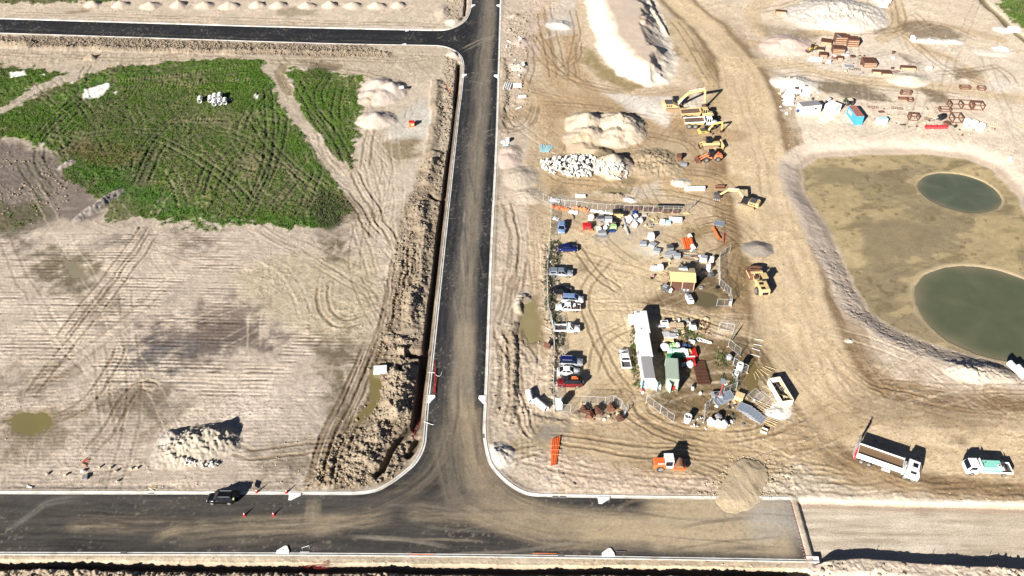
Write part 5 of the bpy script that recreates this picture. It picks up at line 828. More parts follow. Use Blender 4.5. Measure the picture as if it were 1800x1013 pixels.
excavator('small yellow excavator below the white cabbed dump truck', 1240, 236, 8, .72, [(1.0, 0, 1.9), (2.6, 0, 4.2), (6.0, 0, 4.6)], [(6.0, 0, 4.6), (6.2, 0, 1.3)], .7, mat='yellow')
excavator('yellow excavator with a black cab and its arm folded towards loose buckets', 1313, 362, 150, .95, [(1.0, 0, 1.9), (2.8, 0, 3.6), (5.6, 0, 2.9)], [(5.6, 0, 2.9), (7.4, 0, .9)], .6, mat='yellowb')
def adt(label, px, py, rot, cabm, k=.95, roofm=None):
    o = thing('dump_truck', label, 'dump truck', px, py, rot, r=2); tr = MB().loft([[(-5.2*k, -1.1*k, 1.3*k), (.2*k, -1.1*k, 1.3*k), (.2*k, 1.1*k, 1.3*k), (-5.2*k, 1.1*k, 1.3*k)], [(-5.4*k, -1.55*k, 2.0*k), (.5*k, -1.55*k, 2.5*k), (.5*k, 1.55*k, 2.5*k), (-5.4*k, 1.55*k, 2.0*k)]]); tr.build('dump_body', 'yellowb', o)
    MB().loft([[(-5.1*k, -1.3*k, 2.06*k), (.25*k, -1.3*k, 2.5*k), (.25*k, 1.3*k, 2.5*k), (-5.1*k, 1.3*k, 2.06*k)], [(-5.1*k, -1.28*k, 2.09*k), (.25*k, -1.28*k, 2.53*k), (.25*k, 1.28*k, 2.53*k), (-5.1*k, 1.28*k, 2.09*k)]]).build('body_lining', pm('worn_steel', (.16, .10, .07), .7, .2, .5, (.33, .26, .2), 1), o)
    rim_ = MB().box((-2.4*k, -1.5*k, 2.32*k), (5.9*k, .14, .2), 0, 0, -4.7).box((-2.4*k, 1.5*k, 2.32*k), (5.9*k, .14, .2), 0, 0, -4.7).box((.5*k, 0, 2.75*k), (.12, 3.0*k, .7*k)).build('body_rim', 'yellowb' if roofm is None else cabm, o)
    MB().box((2.9*k, 0, 1.0*k), (3.6*k, 1.0*k, .4*k)).build('front_frame', 'dkgrey', o); MB().loft([[(1.1*k, -.85*k, 1.3*k), (2.6*k, -.85*k, 1.3*k), (2.6*k, .85*k, 1.3*k), (1.1*k, .85*k, 1.3*k)], [(1.2*k, -.75*k, 3.15*k), (2.5*k, -.75*k, 3.15*k), (2.5*k, .75*k, 3.15*k), (1.2*k, .75*k, 3.15*k)]]).build('cab_glass', 'glass', o)
    p = MB()
    for x in (1.15, 1.85, 2.55):
        for s in (-1, 1): p.cyl((x*k, s*.86*k, 1.3*k), ((x*.95+.08)*k, s*.76*k, 3.15*k), .08, 5)
    p.box((1.85*k, -.88*k, 1.65*k), (1.6*k, .08, .8*k)).box((1.85*k, .88*k, 1.65*k), (1.6*k, .08, .8*k)).each('cab_frame', cabm, o)
    MB().box((1.85*k, 0, 3.2*k), (1.55*k, 1.75*k, .14)).build('cab_roof', cabm, o); MB().loft([ring(2.6*k, 1.0*k, 1.1*k, 2.35*k, .2), ring(4.2*k, .85*k, 1.1*k, 1.9*k, .3), ring(4.6*k, .7*k, 1.0*k, 1.5*k, .2)]).build('bonnet', cabm, o)
    wheels(o, (-3.9*k, -2.1*k, 3.2*k), 1.1*k, .8*k, .6*k); 
    for s in (-1, 1): MB().box((3.2*k, s*1.15*k, 1.7*k), (1.5*k, .6*k, .08)).build('mudguard', cabm, o)
    return o
adt('dump truck with a yellow cab parked under the large excavator boom', 1226, 208, 0, 'yellowb')
adt('dump truck with a white cab and yellow rear wheels below its twin', 1233, 224, -2, 'white', roofm='white')
# bulldozer with ripper
o = thing('bulldozer', 'yellow bulldozer with a black canopy and rear ripper parked above the wheel loader', 'bulldozer', 1248, 260, 4, r=1.5); k = .95
tracks(o, 4.2, 1.1, .5, 1.1, 'brownsoil'); MB().loft([ring(-.3, .62, .9, 1.7), ring(2.3, .6, .9, 1.65), ring(2.45, .5, .9, 1.5)]).build('engine_hood', 'yellowb', o); MB().box((-1.2, 0, 1.3), (1.8, 1.3, .9)).build('rear_body', 'yellowb', o)
MB().loft([[(-1.4, -.65, 1.7), (.1, -.65, 1.7), (.1, .65, 1.7), (-1.4, .65, 1.7)], [(-1.25, -.6, 2.9), (0, -.6, 2.9), (0, .6, 2.9), (-1.25, .6, 2.9)]]).build('cab', 'glass', o); MB().box((-.65, 0, 2.98), (1.6, 1.5, .14)).build('canopy', 'black', o)
MB().prism([(3.0, .1), (3.15, .1), (3.05, .8), (3.3, 1.45), (3.15, 1.45), (2.9, .8)], -1.8, 1.8).build('blade', 'yellowb', o)
for s in (-1, 1): MB().box((1.8, s*1.45, .6), (2.6, .16, .22)).build('push_arm', 'yellowb', o)
MB().box((-2.9, 0, 1.2), (.25, 2.0, .4)).build('ripper_beam', 'yellowb', o)
for y in (-.8, 0, .8): MB().box((-3.0, y, .7), (.22, .16, 1.2)).build('ripper_tine', 'black', o)
for s in (-.5, .5): MB().box((-2.4, s, 1.3), (1.0, .15, .2)).build('ripper_arm', 'yellowb', o)
MB().cyl((1.0, .3, 1.7), (1.0, .3, 2.6), .07, 6).build('exhaust', 'black', o)
# wheel loader, backhoe loader
def loader(label, px, py, rot, mat, k, cabm='black', bk='rust', name='wheel_loader'):
    o = thing(name, label, 'wheel loader', px, py, rot, r=1.4)
    MB().loft([ring(-3.3*k, .8*k, .9*k, 1.7*k, .15), ring(-1.0*k, .9*k, .9*k, 2.0*k, .15)]).build('engine_hood', mat, o); MB().box((.6*k, 0, 1.05*k), (2.2*k, .9*k, .7*k)).build('front_frame', mat, o)
    MB().loft([[(-1.0*k, -.75*k, 1.4*k), (.5*k, -.75*k, 1.4*k), (.5*k, .75*k, 1.4*k), (-1.0*k, .75*k, 1.4*k)], [(-.9*k, -.65*k, 3.0*k), (.3*k, -.65*k, 3.0*k), (.3*k, .65*k, 3.0*k), (-.9*k, .65*k, 3.0*k)]]).build('cab', 'glass', o); MB().box((-.3*k, 0, 3.06*k), (1.5*k, 1.55*k, .12)).build('cab_roof', cabm, o)
    for s in (-1, 1): beam([(.6*k, s*.5*k, 1.9*k), (2.3*k, s*.5*k, 1.1*k), (3.1*k, s*.5*k, .5*k)], .16*k, .28*k).build('lift_arm', mat, o); MB().box((-2.1*k, s*1.1*k, 1.75*k), (1.4*k, .5*k, .07)).build('mudguard', mat, o)
    MB().prism([(3.0*k, .9*k), (2.9*k, .1*k), (4.1*k, .02), (4.1*k, .1), (3.15*k, .25*k), (3.3*k, 1.1*k)], -1.3*k, 1.3*k).build('bucket', bk, o)
    for s in (-1, 1): MB().prism([(3.0*k, .9*k), (2.9*k, .1*k), (4.1*k, .02), (3.3*k, 1.1*k)], s*1.28*k-.04, s*1.28*k+.04).build('bucket_side', bk, o)
    wheels(o, (-2.0*k, 1.3*k), .95*k, .75*k, .5*k); return o
loader('orange wheel loader with a black cab and its bucket towards the rubble', 1247, 282, 187, 'orangel', .95)
loader('small yellow loader beside the pink heap among the rusty steel', 1426, 90, 215, 'yellow', .62, bk='rustd', name='skid_loader')
# compactor
o = thing('landfill_compactor', 'big yellow wheeled earthmover with a rust red blade beside the haul road', 'earthmover', 1333, 505, 96, r=2)
MB().loft([ring(-3.9, .95, .9, 1.9, .2), ring(-3.6, 1.15, .8, 2.2, .2), ring(-.6, 1.2, .8, 2.3, .2)]).build('engine_hood', 'yellowb', o)
for x, z in ((-3.0, 2.22), (-1.6, 2.32)): MB().box((x, .35, z+.02), (.7, .9, .06)).build('grille', 'black', o)
MB().box((-3.92, 0, 1.35), (.06, 1.3, .7)).build('radiator_grille', 'black', o)
MB().loft([[(-.9, -1.25, 1.5), (.8, -1.25, 1.5), (.8, -.1, 1.5), (-.9, -.1, 1.5)], [(-.8, -1.2, 3.1), (.7, -1.2, 3.1), (.7, -.2, 3.1), (-.8, -.2, 3.1)]]).build('cab', 'glass', o); MB().box((-.05, -.7, 3.16), (1.8, 1.3, .12)).build('cab_roof', 'yellowb', o)
MB().box((1.1, 0, 1.2), (2.2, 1.4, .9)).build('front_frame', 'yellowb', o); MB().box((3.2, -1.55, 1.2), (2.6, .14, .4)).build('push_arm', 'yellowb', o); MB().box((3.2, 1.55, 1.2), (2.6, .14, .4)).build('push_arm', 'yellowb', o); MB().box((1.0, .6, 1.9), (.8, .6, .6)).build('hydraulic_block', 'rustd', o); MB().cyl((.2, .7, 1.5), (2.2, .5, 1.9), .12, 6).build('hydraulic_ram', 'galv', o)
for s in (-1, 1): MB().cyl((2.9, s*.75-.62, .95), (2.9, s*.75+.62, .95), .95, 14).build('compaction_drum', 'rust', o)
MB().box((3.0, 0, 2.05), (1.5, 2.6, .15)).build('drum_guard', 'rust', o); MB().box((2.4, 0, 2.2), (.5, 2.6, .3)).build('cross_member', 'yellowb', o)
MB().slab([(4.2, -1.9), (4.5, -1.8), (4.95, -.9), (5.05, 0), (4.95, .9), (4.5, 1.8), (4.2, 1.9), (4.6, .8), (4.7, 0), (4.6, -.8)], .3, 1.9).build('blade', 'rust', o); wheels(o, (-2.3,), 1.15, .9, .6)
# old dark tractor by the blue cabin
o = thing('tractor', 'old dark green tractor with a white canopy behind the blue cabin', 'tractor', 1490, 183, 100, r=1); MB().loft([ring(-.2, .4, .7, 1.3), ring(1.7, .35, .7, 1.2)]).build('engine_hood', 'leaf', o); MB().box((-.7, 0, 1.9), (1.3, 1.3, .1)).build('canopy', 'cream', o)
for x in (-1.2, -.2):
    for s in (-.55, .55): MB().cyl((x, s, .8), (x, s, 1.9), .05, 5).build('canopy_post', 'black', o)
MB().box((-.7, 0, .9), (1.2, .9, .5)).build('rear_body', 'black', o); wheels(o, (-.8,), .75, .75, .4); wheels(o, (1.3,), .6, .4, .25)
# ------------------------------------------------------------------ huts, containers, boxes measured by three roof corners
def hut(name, label, cat, a, b, c, h, wall, roof, group=None, corr=0, extra=None, ov=.05):
    A, B, C_ = (np.array(G(*p, h)) for p in (a, b, c)); L = np.linalg.norm(B-A); Wd = np.linalg.norm(C_-B); ang = math.degrees(math.atan2(B[1]-A[1], B[0]-A[0])); ctr = (A+C_)/2
    o = bpy.data.objects.new(name, None); COL.objects.link(o); tag(o, label, cat, group); o.location = (ctr[0], ctr[1], gz(*ctr)-.05); o.rotation_euler = (0, 0, R_(ang))
    MB().box((0, 0, h/2), (L-.04, Wd-.04, h)).build('wall', wall, o)
    if roof: 
        r = MB().box((0, 0, h+.035), (L+ov, Wd+ov, .07)).build('roof', roof, o)
        if corr: 
            q = MB(); n = int(L/corr)
            for k in range(n): q.box((-L/2+(k+.5)*L/n, 0, h+.095), (L/n*.5, Wd-.05, .05))
            q.each('roof_rib', roof, r) if n < 40 else q.build('roof_rib', roof, r)
    for sx in (-1, 1):
        for sy in (-1, 1): MB().box((sx*L/2, sy*Wd/2, h/2), (.12, .12, h+.02)).build('corner_post', wall, o)
    return o, L, Wd
def panel_on(o, L, W, side, x, z, w_, h_, mat, nm):      # part on a long side (side -1 faces -y)
    MB().box((x, side*(W/2+.01), z), (w_, .05, h_)).build(nm, mat, o)
o, L, W = hut('site_hut', 'northernmost of the long row of white site huts', 'site hut', (1117.1, 547.2), (1137.6, 547.2), (1141.2, 584), 2.75, 'white', 'white'); MB().box((-.6, W*.43, 2.86), (.6, .25, .12)).build('roof_vent', 'dkgrey', o); MB().box((-.5, -W*.36, 2.86), (.25, .25, .12)).build('roof_vent', 'grey', o); MB().box((-L/2-.01, .8, 1.2), (.05, .9, 2.0)).build('door', 'cream', o)
o, L, W = hut('site_hut', 'middle white site hut of the long row', 'site hut', (1119.6, 585), (1141.4, 585), (1146, 625.5), 2.75, 'white', 'white'); MB().box((-L/2-.01, .8, 1.2), (.05, .9, 2.0)).build('door', 'cream', o); MB().box((-L/2-.01, -1.2, 1.6), (.05, .9, .8)).build('window', 'glass', o)
o, L, W = hut('shipping_container', 'white container with a ribbed grey roof at the south end of the hut row', 'shipping container', (1126.8, 627.5), (1146.2, 627.5), (1150, 666), 2.6, 'white', 'galv'); q = MB()
for k in range(24): q.box((0, -W/2+(k+.5)*W/24, 2.70), (L-.25, .12, .05))
q.each('roof_rib', 'grey', o); 
for sx in (-1, 1): MB().box((sx*(L/2+.25), -W/2-.5, 1.25), (.06, 1.1, 2.4), sx*18).build('container_door', 'cyan', o)
o, L, W = hut('shipping_container', 'pale green container with ribbed roof and open doors beside the white row', 'shipping container', (1170.8, 629.5), (1191.6, 631), (1193.6, 668), 2.6, 'contgreen', 'contgreen'); q = MB()
for k in range(20): q.box((0, -W/2+(k+.5)*W/20, 2.70), (L-.2, .14, .06))
q.each('roof_rib', 'contgreen', o); MB().box((-L/2+.55, -W/2-.65, 1.25), (.06, 1.25, 2.45), 25).build('container_door', 'mint', o); MB().box((L/2-.1, -W/2-.6, 1.25), (.06, 1.2, 2.45), -8).build('container_door', 'contgreen', o); MB().box((.2, -W/2-.1, .5), (.6, .5, .8)).build('stored_box', 'red', o)
hut('utility_box', 'small white cabinet with an emblem on its roof beside the northern hut', 'cabinet', (1106.2, 553.2), (1117, 553.2), (1117, 565), 1.3, 'white', 'white'); o = bpy.context.scene.objects.get('utility_box')
MB().cyl((0, 0, 1.40), (0, 0, 1.42), .28, 14).build('emblem', 'grey', o); MB().cyl((0, 0, 1.42), (0, 0, 1.43), .17, 14).build('emblem_centre', 'white', o)
o, L, W = hut('site_hut', 'white portable cabin with a grey flat roof near the haul road bend', 'site hut', (1404.6, 179.7), (1437.3, 176.1), (1443.7, 184.2), 2.7, 'white', 'grey'); panel_on(o, L, W, -1, L*.22, 1.7, .8, .7, 'dkgrey', 'window'); panel_on(o, L, W, -1, -L*.25, 1.2, .9, 2.0, 'white_matt', 'door'); MB().box((0, -W/2-.03, 2.7), (L, .08, .12)).build('fascia', 'cream', o); MB().box((-L/2-.4, 0, .8), (.6, .7, .7)).build('air_unit', 'blue', o)
o, L, W = hut('site_hut', 'plain white square hut turned askew left of the blue hut', 'site hut', (1451.4, 182.6), (1461.7, 176), (1479.7, 182.6), 2.7, 'white', 'white'); MB().box((0, 0, 2.79), (.06, W, .03)).build('roof_seam', 'grey', o); MB().box((-L/2-.01, 0, 1.2), (.05, .9, 2)).build('door', 'white_matt', o)
o, L, W = hut('site_hut', 'bright blue hut with a faded red roof', 'site hut', (1495.7, 186.1), (1508.5, 185.7), (1515.6, 204), 2.7, 'sky', 'roofred'); MB().box((-L/2-.02, 1.2, 1.6), (.05, 2.4, 1.0)).build('window', 'cyan', o); MB().box((0, -W/2-.02, 1.2), (.9, .05, 2.0)).build('door', 'sky', o)
o, L, W = hut('storage_box', 'pale cyan steel box right of the blue hut', 'storage box', (1544, 205.5), (1559, 204.5), (1560.5, 208.5), 1.7, 'cyan', 'cyan'); panel_on(o, L, W, -1, 0, .9, 1.0, 1.3, 'cyan', 'door')
o, L, W = hut('white_crate', 'white lidded crate on the churned strip beside the lower trench', 'crate', (657, 644), (679.5, 642.5), (679.5, 652.5), .8, 'white', 'white'); panel_on(o, L, W, -1, 0, .4, .5, .2, 'grey', 'latch')
# yellow stacked formwork shed
A, B = G(1177.5, 479, 3.4), G(1223, 481.5, 3.4); L, ang, ct = wlen((1177.5, 479), (1223, 481.5), 3.4); o = bpy.data.objects.new('yellow_shed', None); COL.objects.link(o); tag(o, 'yellow gabled shed of plywood sheets with dark open walls', 'shed'); o.location = (ct[0], ct[1], gz(*ct)); o.rotation_euler = (0, 0, R_(ang))
MB().box((0, 0, 1.2), (L-.6, 4.0, 2.4)).build('wall', 'rustd', o)
for s, w2 in ((1, 2.6), (-1, 2.4)):
    for k in range(8):
        sl = MB().box((-L/2+(k+.5)*L/8, s*w2/2, 3.4-w2*.14), (L/8-.03, w2, .08), 0, -s*15.5); sl.build('roof_sheet', 'plyy' if s < 0 else 'timberl', o)
for x in (-L/2+.3, 0, L/2-.3):
    for s in (-1, 1): MB().box((x, s*2.1, 1.3), (.14, .14, 2.6)).build('post', 'timber', o)
for k in range(2): MB().box((-.3+.95*k, 2.0, 3.05), (.9, .8, .35)).build('roof_tank', 'greyblue', o)
MB().box((.2, 1.45, 3.2), (1.9, .5, .1)).build('roof_plate', 'white_matt', o)
# skip
Aq, Bq, Cq = (1352.5, 665.5), (1372, 662.5), (1394, 703); A, B, C_ = (np.array(G(*p, 1.6)) for p in (Aq, Bq, Cq)); wd = np.linalg.norm(B-A); ln = np.linalg.norm(C_-B); ang = math.degrees(math.atan2(B[1]-A[1], B[0]-A[0])); ct = (A+C_)/2; o = bpy.data.objects.new('rubbish_skip', None); COL.objects.link(o); tag(o, 'cream open rubbish skip full of timber and rags at the bend of the haul road', 'skip bin'); o.location = (*ct, gz(*ct)); o.rotation_euler = (0, 0, R_(ang))
MB().box((0, 0, .15), (wd, ln, .12)).build('floor', 'dkgrey', o); 
for s in (-1, 1): MB().box((s*wd/2, 0, .85), (.09, ln, 1.5)).build('side_wall', 'cream', o); MB().box((0, s*ln/2, .85), (wd+.09, .09, 1.5)).build('end_wall', 'cream', o)
for k in range(5):
    for s in (-1, 1): MB().box((s*(wd/2+.08), -ln/2+.6+k*(ln-1.2)/4, .8), (.1, .12, 1.4)).build('rib', 'cream', o)
q_ = random.Random(4); 
for k in range(26): mb = MB().box((0, 0, 0), (q_.uniform(.3, 1.5), q_.uniform(.1, .5), q_.uniform(.05, .2)), q_.uniform(0, 180), q_.uniform(-20, 20), q_.uniform(-25, 25)); b = mb.build('rubbish', q_.choice(('timberl', 'white', 'dkgrey', 'rustd', 'timber', 'pink', 'black')), o); b.location = (q_.uniform(-wd*.32, wd*.32), q_.uniform(-ln*.36, ln*.42), q_.uniform(.5, 1.0))
MB().box((wd*.36, 0, 1.25), (.12, ln*.8, .08), 2, 0, 0).build('plank', 'timberl', o); MB().box((-.1, ln/2-.55, 1.45), (wd-.2, .9, .05), 0, 4).build('cover_sheet', 'white', o)
# portable toilet
o = thing('portable_toilet', 'white portable toilet inside the south west fence corner', 'portable toilet', 982, 718, 2); MB().box((0, 0, 1.05), (1.15, 1.15, 2.1)).build('cabin', 'white', o); MB().loft([[(-.62, -.62, 2.1), (.62, -.62, 2.1), (.62, .62, 2.1), (-.62, .62, 2.1)], [(-.35, -.35, 2.35), (.35, -.35, 2.35), (.35, .35, 2.35), (-.35, .35, 2.35)]]).build('roof', 'white', o); MB().box((0, -.59, 1.0), (.75, .04, 1.85)).build('door', 'cream', o); MB().box((0, 0, .06), (1.3, 1.3, .12)).build('base', 'dkgrey', o); MB().cyl((.4, .4, 2.1), (.4, .4, 2.6), .05, 6).build('vent_pipe', 'white', o)
# ------------------------------------------------------------------ temporary fencing
PL = 2.4; PHh = 2.05
fr = MB().cyl((-PL/2, 0, .08), (-PL/2, 0, PHh), .026, 6).cyl((PL/2, 0, .08), (PL/2, 0, PHh), .026, 6).cyl((-PL/2, 0, PHh), (PL/2, 0, PHh), .026, 6).cyl((-PL/2, 0, .15), (PL/2, 0, .15), .026, 6).cyl((0, 0, .15), (0, 0, PHh), .018, 6); ME_FR = fr.mesh('panel_frame', M('galv'))
wm = MB()
for k in range(1, 20): wm.cyl((-PL/2+PL*k/20, 0, .15), (-PL/2+PL*k/20, 0, PHh), .007, 3, cap=False)
for k in range(1, 12): wm.cyl((-PL/2, 0, .15+1.9*k/12), (PL/2, 0, .15+1.9*k/12), .007, 3, cap=False)
ME_WM = wm.mesh('panel_wire', M('wire')); ME_FT = MB().box((0, 0, .07), (.26, .62, .14)).mesh('foot_block', M('yellowb'))
ME_SHADE = MB().box((0, 0, 1.1), (PL-.1, .02, 1.85)).mesh('painted_shade_sheet', M('greyblue'))  # added dark sheet: colours in the shade beneath the mesh of lying panels
def fpanel(label, group, x, y, z, ang, k=1.0, lie=None, painted_shade=False, feet=True, roll=0):
    o = bpy.data.objects.new('fence_panel', None); COL.objects.link(o); tag(o, label, 'fence panel', group); o.location = (x, y, z); o.rotation_euler = (R_(lie or 0), R_(roll), R_(ang))
    inst('frame', ME_FR, o, sc=(k, 1, 1)); w__ = inst('wire_mesh', ME_WM, o, sc=(k, 1, 1)); w__['kind'] = 'stuff'
    if painted_shade: inst('painted_shade_sheet', ME_SHADE, o, sc=(k, 1, 1))
    if feet: inst('foot_block', ME_FT, o, (-PL/2*k, 0, 0))
    return o
def fence(pts, where, group):
    P = GP(pts); n_ = 0; dv = P[-1]-P[0]; end = (('left' if dv[0] > 0 else 'right') if abs(dv[0]) > abs(dv[1]) else ('bottom' if dv[1] > 0 else 'top')); W_ = ['first', 'second', 'third', 'fourth', 'fifth', 'sixth', 'seventh', 'eighth', 'ninth', 'tenth']+['%dth' % q for q in range(11, 60)]
    for k in range(len(P)-1):
        d = P[k+1]-P[k]; L = np.linalg.norm(d); n = max(1, round(L/PL)); a = math.degrees(math.atan2(d[1], d[0]))
        for j in range(n):
            c = P[k]+d*(j+.5)/n; fpanel(W_[n_]+' mesh fence panel from the '+end+' end '+where, group, c[0], c[1], gz(c[0], c[1], .4)-.05, a+random.Random(n_).uniform(-3, 3), L/n/PL*.99); n_ += 1
fence([(968, 400), (965, 448), (961, 489), (962, 507), (963, 550), (968, 567), (973, 590), (974, 620), (973, 660), (973, 725)], 'behind the parked cars', 'fence run along the west side')
fence([(955, 352), (972, 362), (1013, 366), (1050, 370), (1080, 372), (1130, 374), (1200, 375)], 'north of the stored pallets', 'fence run along the north side')
fence([(1207, 373), (1221, 363)], 'sticking out at the north east corner', 'fence gate at the north east corner'); fence([(968, 400), (970, 380), (968, 362)], 'round the north west corner', 'fence at the north west corner')
fence([(974, 725), (1003, 725)], 'below the white toilet', 'fence below the toilet'); fence([(1021.6, 710), (1036, 711), (1063, 712), (1078, 709), (1092, 718), (1099, 732)], 'behind the rusty attachments', 'fence run along the south side')
fence([(1283, 444), (1264, 454), (1263, 478), (1264, 503), (1282, 520), (1285, 539), (1259, 539)], 'round the muddy pool beside the yellow shed', 'fence run east of the yellow shed')
fence([(1263, 579), (1289, 584)], 'standing alone north of the white coiled pipe', 'lone fence bay'); fence([(1292, 590), (1280, 610), (1300, 627), (1288, 643), (1313, 656), (1292, 664), (1293.5, 685), (1271, 694), (1254, 708), (1238, 722), (1236.5, 745)], 'zigzagging along the east edge of the puddle', 'zigzag fence along the east side')
fence([(1136, 708), (1160, 727), (1184, 743)], 'at the south gate below the container', 'fence at the south gate')
for k, (px, py, a, z) in enumerate(((1270, 706, 28, .1), (1275, 702, 24, .2), (1281, 699, 20, .32))): x, y = G(px, py); fpanel(('lowest', 'middle', 'topmost')[k]+' fence panel of the short stack lying by the yellow crate', 'short stack of fence panels', x, y-1.0, gz(x, y)+z, a, 1, -82, True, False)
for k, (px, py, a, z) in enumerate(((1326, 738, -38, .08), (1322, 736, -36, .16), (1318, 733, -34, .25), (1313, 730, -33, .35), (1308, 727, -31, .45), (1303, 724, -30, .56))): x, y = G(px, py); fpanel('fence panel '+('at the bottom of', 'second from the bottom of', 'third from the bottom of', 'fourth from the bottom of', 'second from the top of', 'on top of')[k]+' the large fanned stack', 'large fanned stack of fence panels', x, y-.6, gz(x, y)+z, a, 1, -84, True, False)
for k, (px, py, a) in enumerate(((1335, 708, -50), (1322, 702, -58))): x, y = G(px, py); fpanel(('loose fence panel leaning on sticks above the fanned stack', 'second loose fence panel leaning left of the sticks')[k], None, x, y, gz(x, y), a, 1, -65, False, False)
x, y = G(1262, 399); fpanel('single fence panel lying flat on the pale dirt above the orange pipe', None, x, y, gz(x, y)+.1, -22, 1, -86, True, False)
# ------------------------------------------------------------------ pipes
def pipe_(name, label, px, py, L, r, rot, mat, group=None, wall=.13, z=0, cat='pipe', stand=False, collar=False, dz=0):
    o = thing(name, label, cat, px, py, rot, group, dz=z); 
    if stand: MB().pipe((0, 0, 0), (0, 0, L), r, r*(1-wall), 20).build('shell', mat, o, True); MB().pipe((0, 0, L-.1), (0, 0, L+.02), r*1.04, r*(1-wall), 20).build('rim_band', mat, o)
    else:
        MB().pipe((-L/2, 0, r), (L/2, 0, r), r, r*(1-wall), 18).build('shell', mat, o); MB().pipe((-L/2-.02, 0, r), (-L/2+.22, 0, r), r*1.07, r*(1-wall), 18).build('socket', mat, o)
    return o
for k, (px, py, lab) in enumerate(((352, 178, 'single concrete pipe lying apart at the left of the pipe group in the grass'), (370, 177, 'leftmost concrete pipe of the grass stack'), (377.5, 184, 'front left concrete pipe of the grass stack facing the camera'), (387, 182, 'front middle concrete pipe of the grass stack'), (396, 181, 'front right concrete pipe of the grass stack'), (378.5, 175, 'rear left concrete pipe of the grass stack'), (387.5, 173.5, 'rear right concrete pipe of the grass stack'))):
    pipe_('concrete_pipe', lab, px, py, 2.4, .62, -78, 'conc_white', 'concrete pipes in the grass', z=0 if k < 5 else .25)
single('concrete_disc', MB().cyl((0, 0, 0), (0, 0, .3), .6, 14), 'conc_grey', 'round grey concrete lid at the right end of the grass pipes', 'lid', 404.5, 176)
pipe_('concrete_pipe', 'left of two big concrete pipes outside the south west fence corner', 931.5, 701, 2.5, .6, -79, 'conc_white', 'big pipes outside the fence corner'); pipe_('concrete_pipe', 'right of two big concrete pipes beside the white toilet', 951, 715, 3.0, .6, -50, 'conc_white', 'big pipes outside the fence corner')
for k in range(4): pipe_('pvc_pipe', ('first', 'second', 'third', 'fourth')[k]+' white pipe from the road in the small verge bundle', 887+3.6*k, 152+.4*k, 4.2, .2, 82, 'white', 'white pipe bundle on the verge', cat='pipe')
for k in range(2): pipe_('pvc_pipe', ('upper', 'lower')[k]+' white pipe lying crosswise right of the verge bundle', 909.5, 150+4.2*k, 2.4, .28, 0, 'white', 'crosswise verge pipes')
pipe_('pvc_pipe', 'short thick white pipe lying level on the verge', 918, 172, 2.3, .28, 0, 'white'); pipe_('pvc_pipe', 'short white pipe lying slanted below the level one', 912, 191, 1.9, .24, 38, 'white_matt')
for k, (px, py) in enumerate(((1698.5, 219), (1711, 222), (1724, 227))): pipe_('concrete_ring', ('left', 'middle', 'right')[k]+' of the big white concrete rings standing right of the red trough', px, py, 1.5, .95, 20*k, 'conc_white', 'big standing concrete rings', stand=True, cat='concrete ring')
pipe_('concrete_ring', 'low white ring in front of the left big concrete ring', 1697, 225, .9, .7, 0, 'conc_white', None, stand=True, cat='concrete ring'); pipe_('concrete_ring', 'low white ring in front of the right big concrete ring', 1718, 229, .8, .7, 0, 'conc_white', None, stand=True, cat='concrete ring')
pipe_('concrete_ring', 'tall concrete shaft behind the zigzag fence casting a long shadow', 1298, 656, 2.5, .62, 0, 'conc_white', None, stand=True, wall=.35, cat='concrete ring'); pipe_('concrete_ring', 'short concrete shaft left of the tall one', 1291.5, 659, .9, .5, 0, 'conc_white', None, stand=True, wall=.3, cat='concrete ring'); pipe_('concrete_ring', 'stubby white concrete ring below the tall shaft', 1293.5, 663, 1.2, .42, 0, 'white', None, stand=True, wall=.2, cat='concrete ring')
o = pipe_('concrete_ring', 'open concrete shaft with a cross bar beside the south gate', 1208, 741, 1.5, .68, 0, 'conc_white', None, stand=True, cat='concrete ring'); MB().box((0, 0, 1.45), (1.2, .12, .1), 80).build('cross_bar', 'conc_white', o)
pipe_('concrete_ring', 'ring half sunk in the muddy pool left of the fence', 1232, 507, .25, .45, 0, 'conc_grey', None, stand=True, wall=.4, cat='concrete ring'); pipe_('concrete_ring', 'black ring at the fence corner of the muddy pool', 1261, 507, .35, .4, 0, 'black', None, stand=True, wall=.4, cat='concrete ring')
pipe_('outfall_pipe', 'left of the two large white pipes by the big pond', 1786, 655, 4.2, .65, -72, 'conc_white', 'white pipes by the big pond'); pipe_('outfall_pipe', 'right of the two large white pipes by the big pond', 1800, 662, 4.2, .65, -72, 'conc_white', 'white pipes by the big pond')
pipe_('outfall_pipe', 'single pale pipe in the bank at the top right of the basin', 1775, 285, 2.2, .55, -110, 'conc_white', None, z=-.5)
for k in range(5): pipe_('orange_pipe', 'orange pipe '+('leftmost', 'second from the left', 'in the middle', 'second from the right', 'rightmost')[k]+' in the bundle below the grey patch', 970+2.7*k, 797-1.0*k, 6.0 if k < 4 else 6.4, .13, 86-k*1.2, 'orange', 'orange pipe bundle near the south verge', z=.05*(k % 2), wall=.1)
for k in range(3): single('timber_batten', MB().box((0, 0, .32), (1.9, .12, .06)), 'orangel', ('top', 'middle', 'bottom')[k]+' batten across the orange pipe bundle', 'batten', 975, 785+8*k, -4, 'battens over the orange pipes')
for k in range(6): pipe_('orange_pipe', 'orange pipe '+('first', 'second', 'third', 'fourth', 'fifth', 'sixth')[k]+' from the left in the bundle below the pallets', 1201.5+1.9*k, 430, 4.0, .13, 92, 'orange', 'orange pipe bundle in the yard', z=.1*(k % 2)+.1, wall=.1)
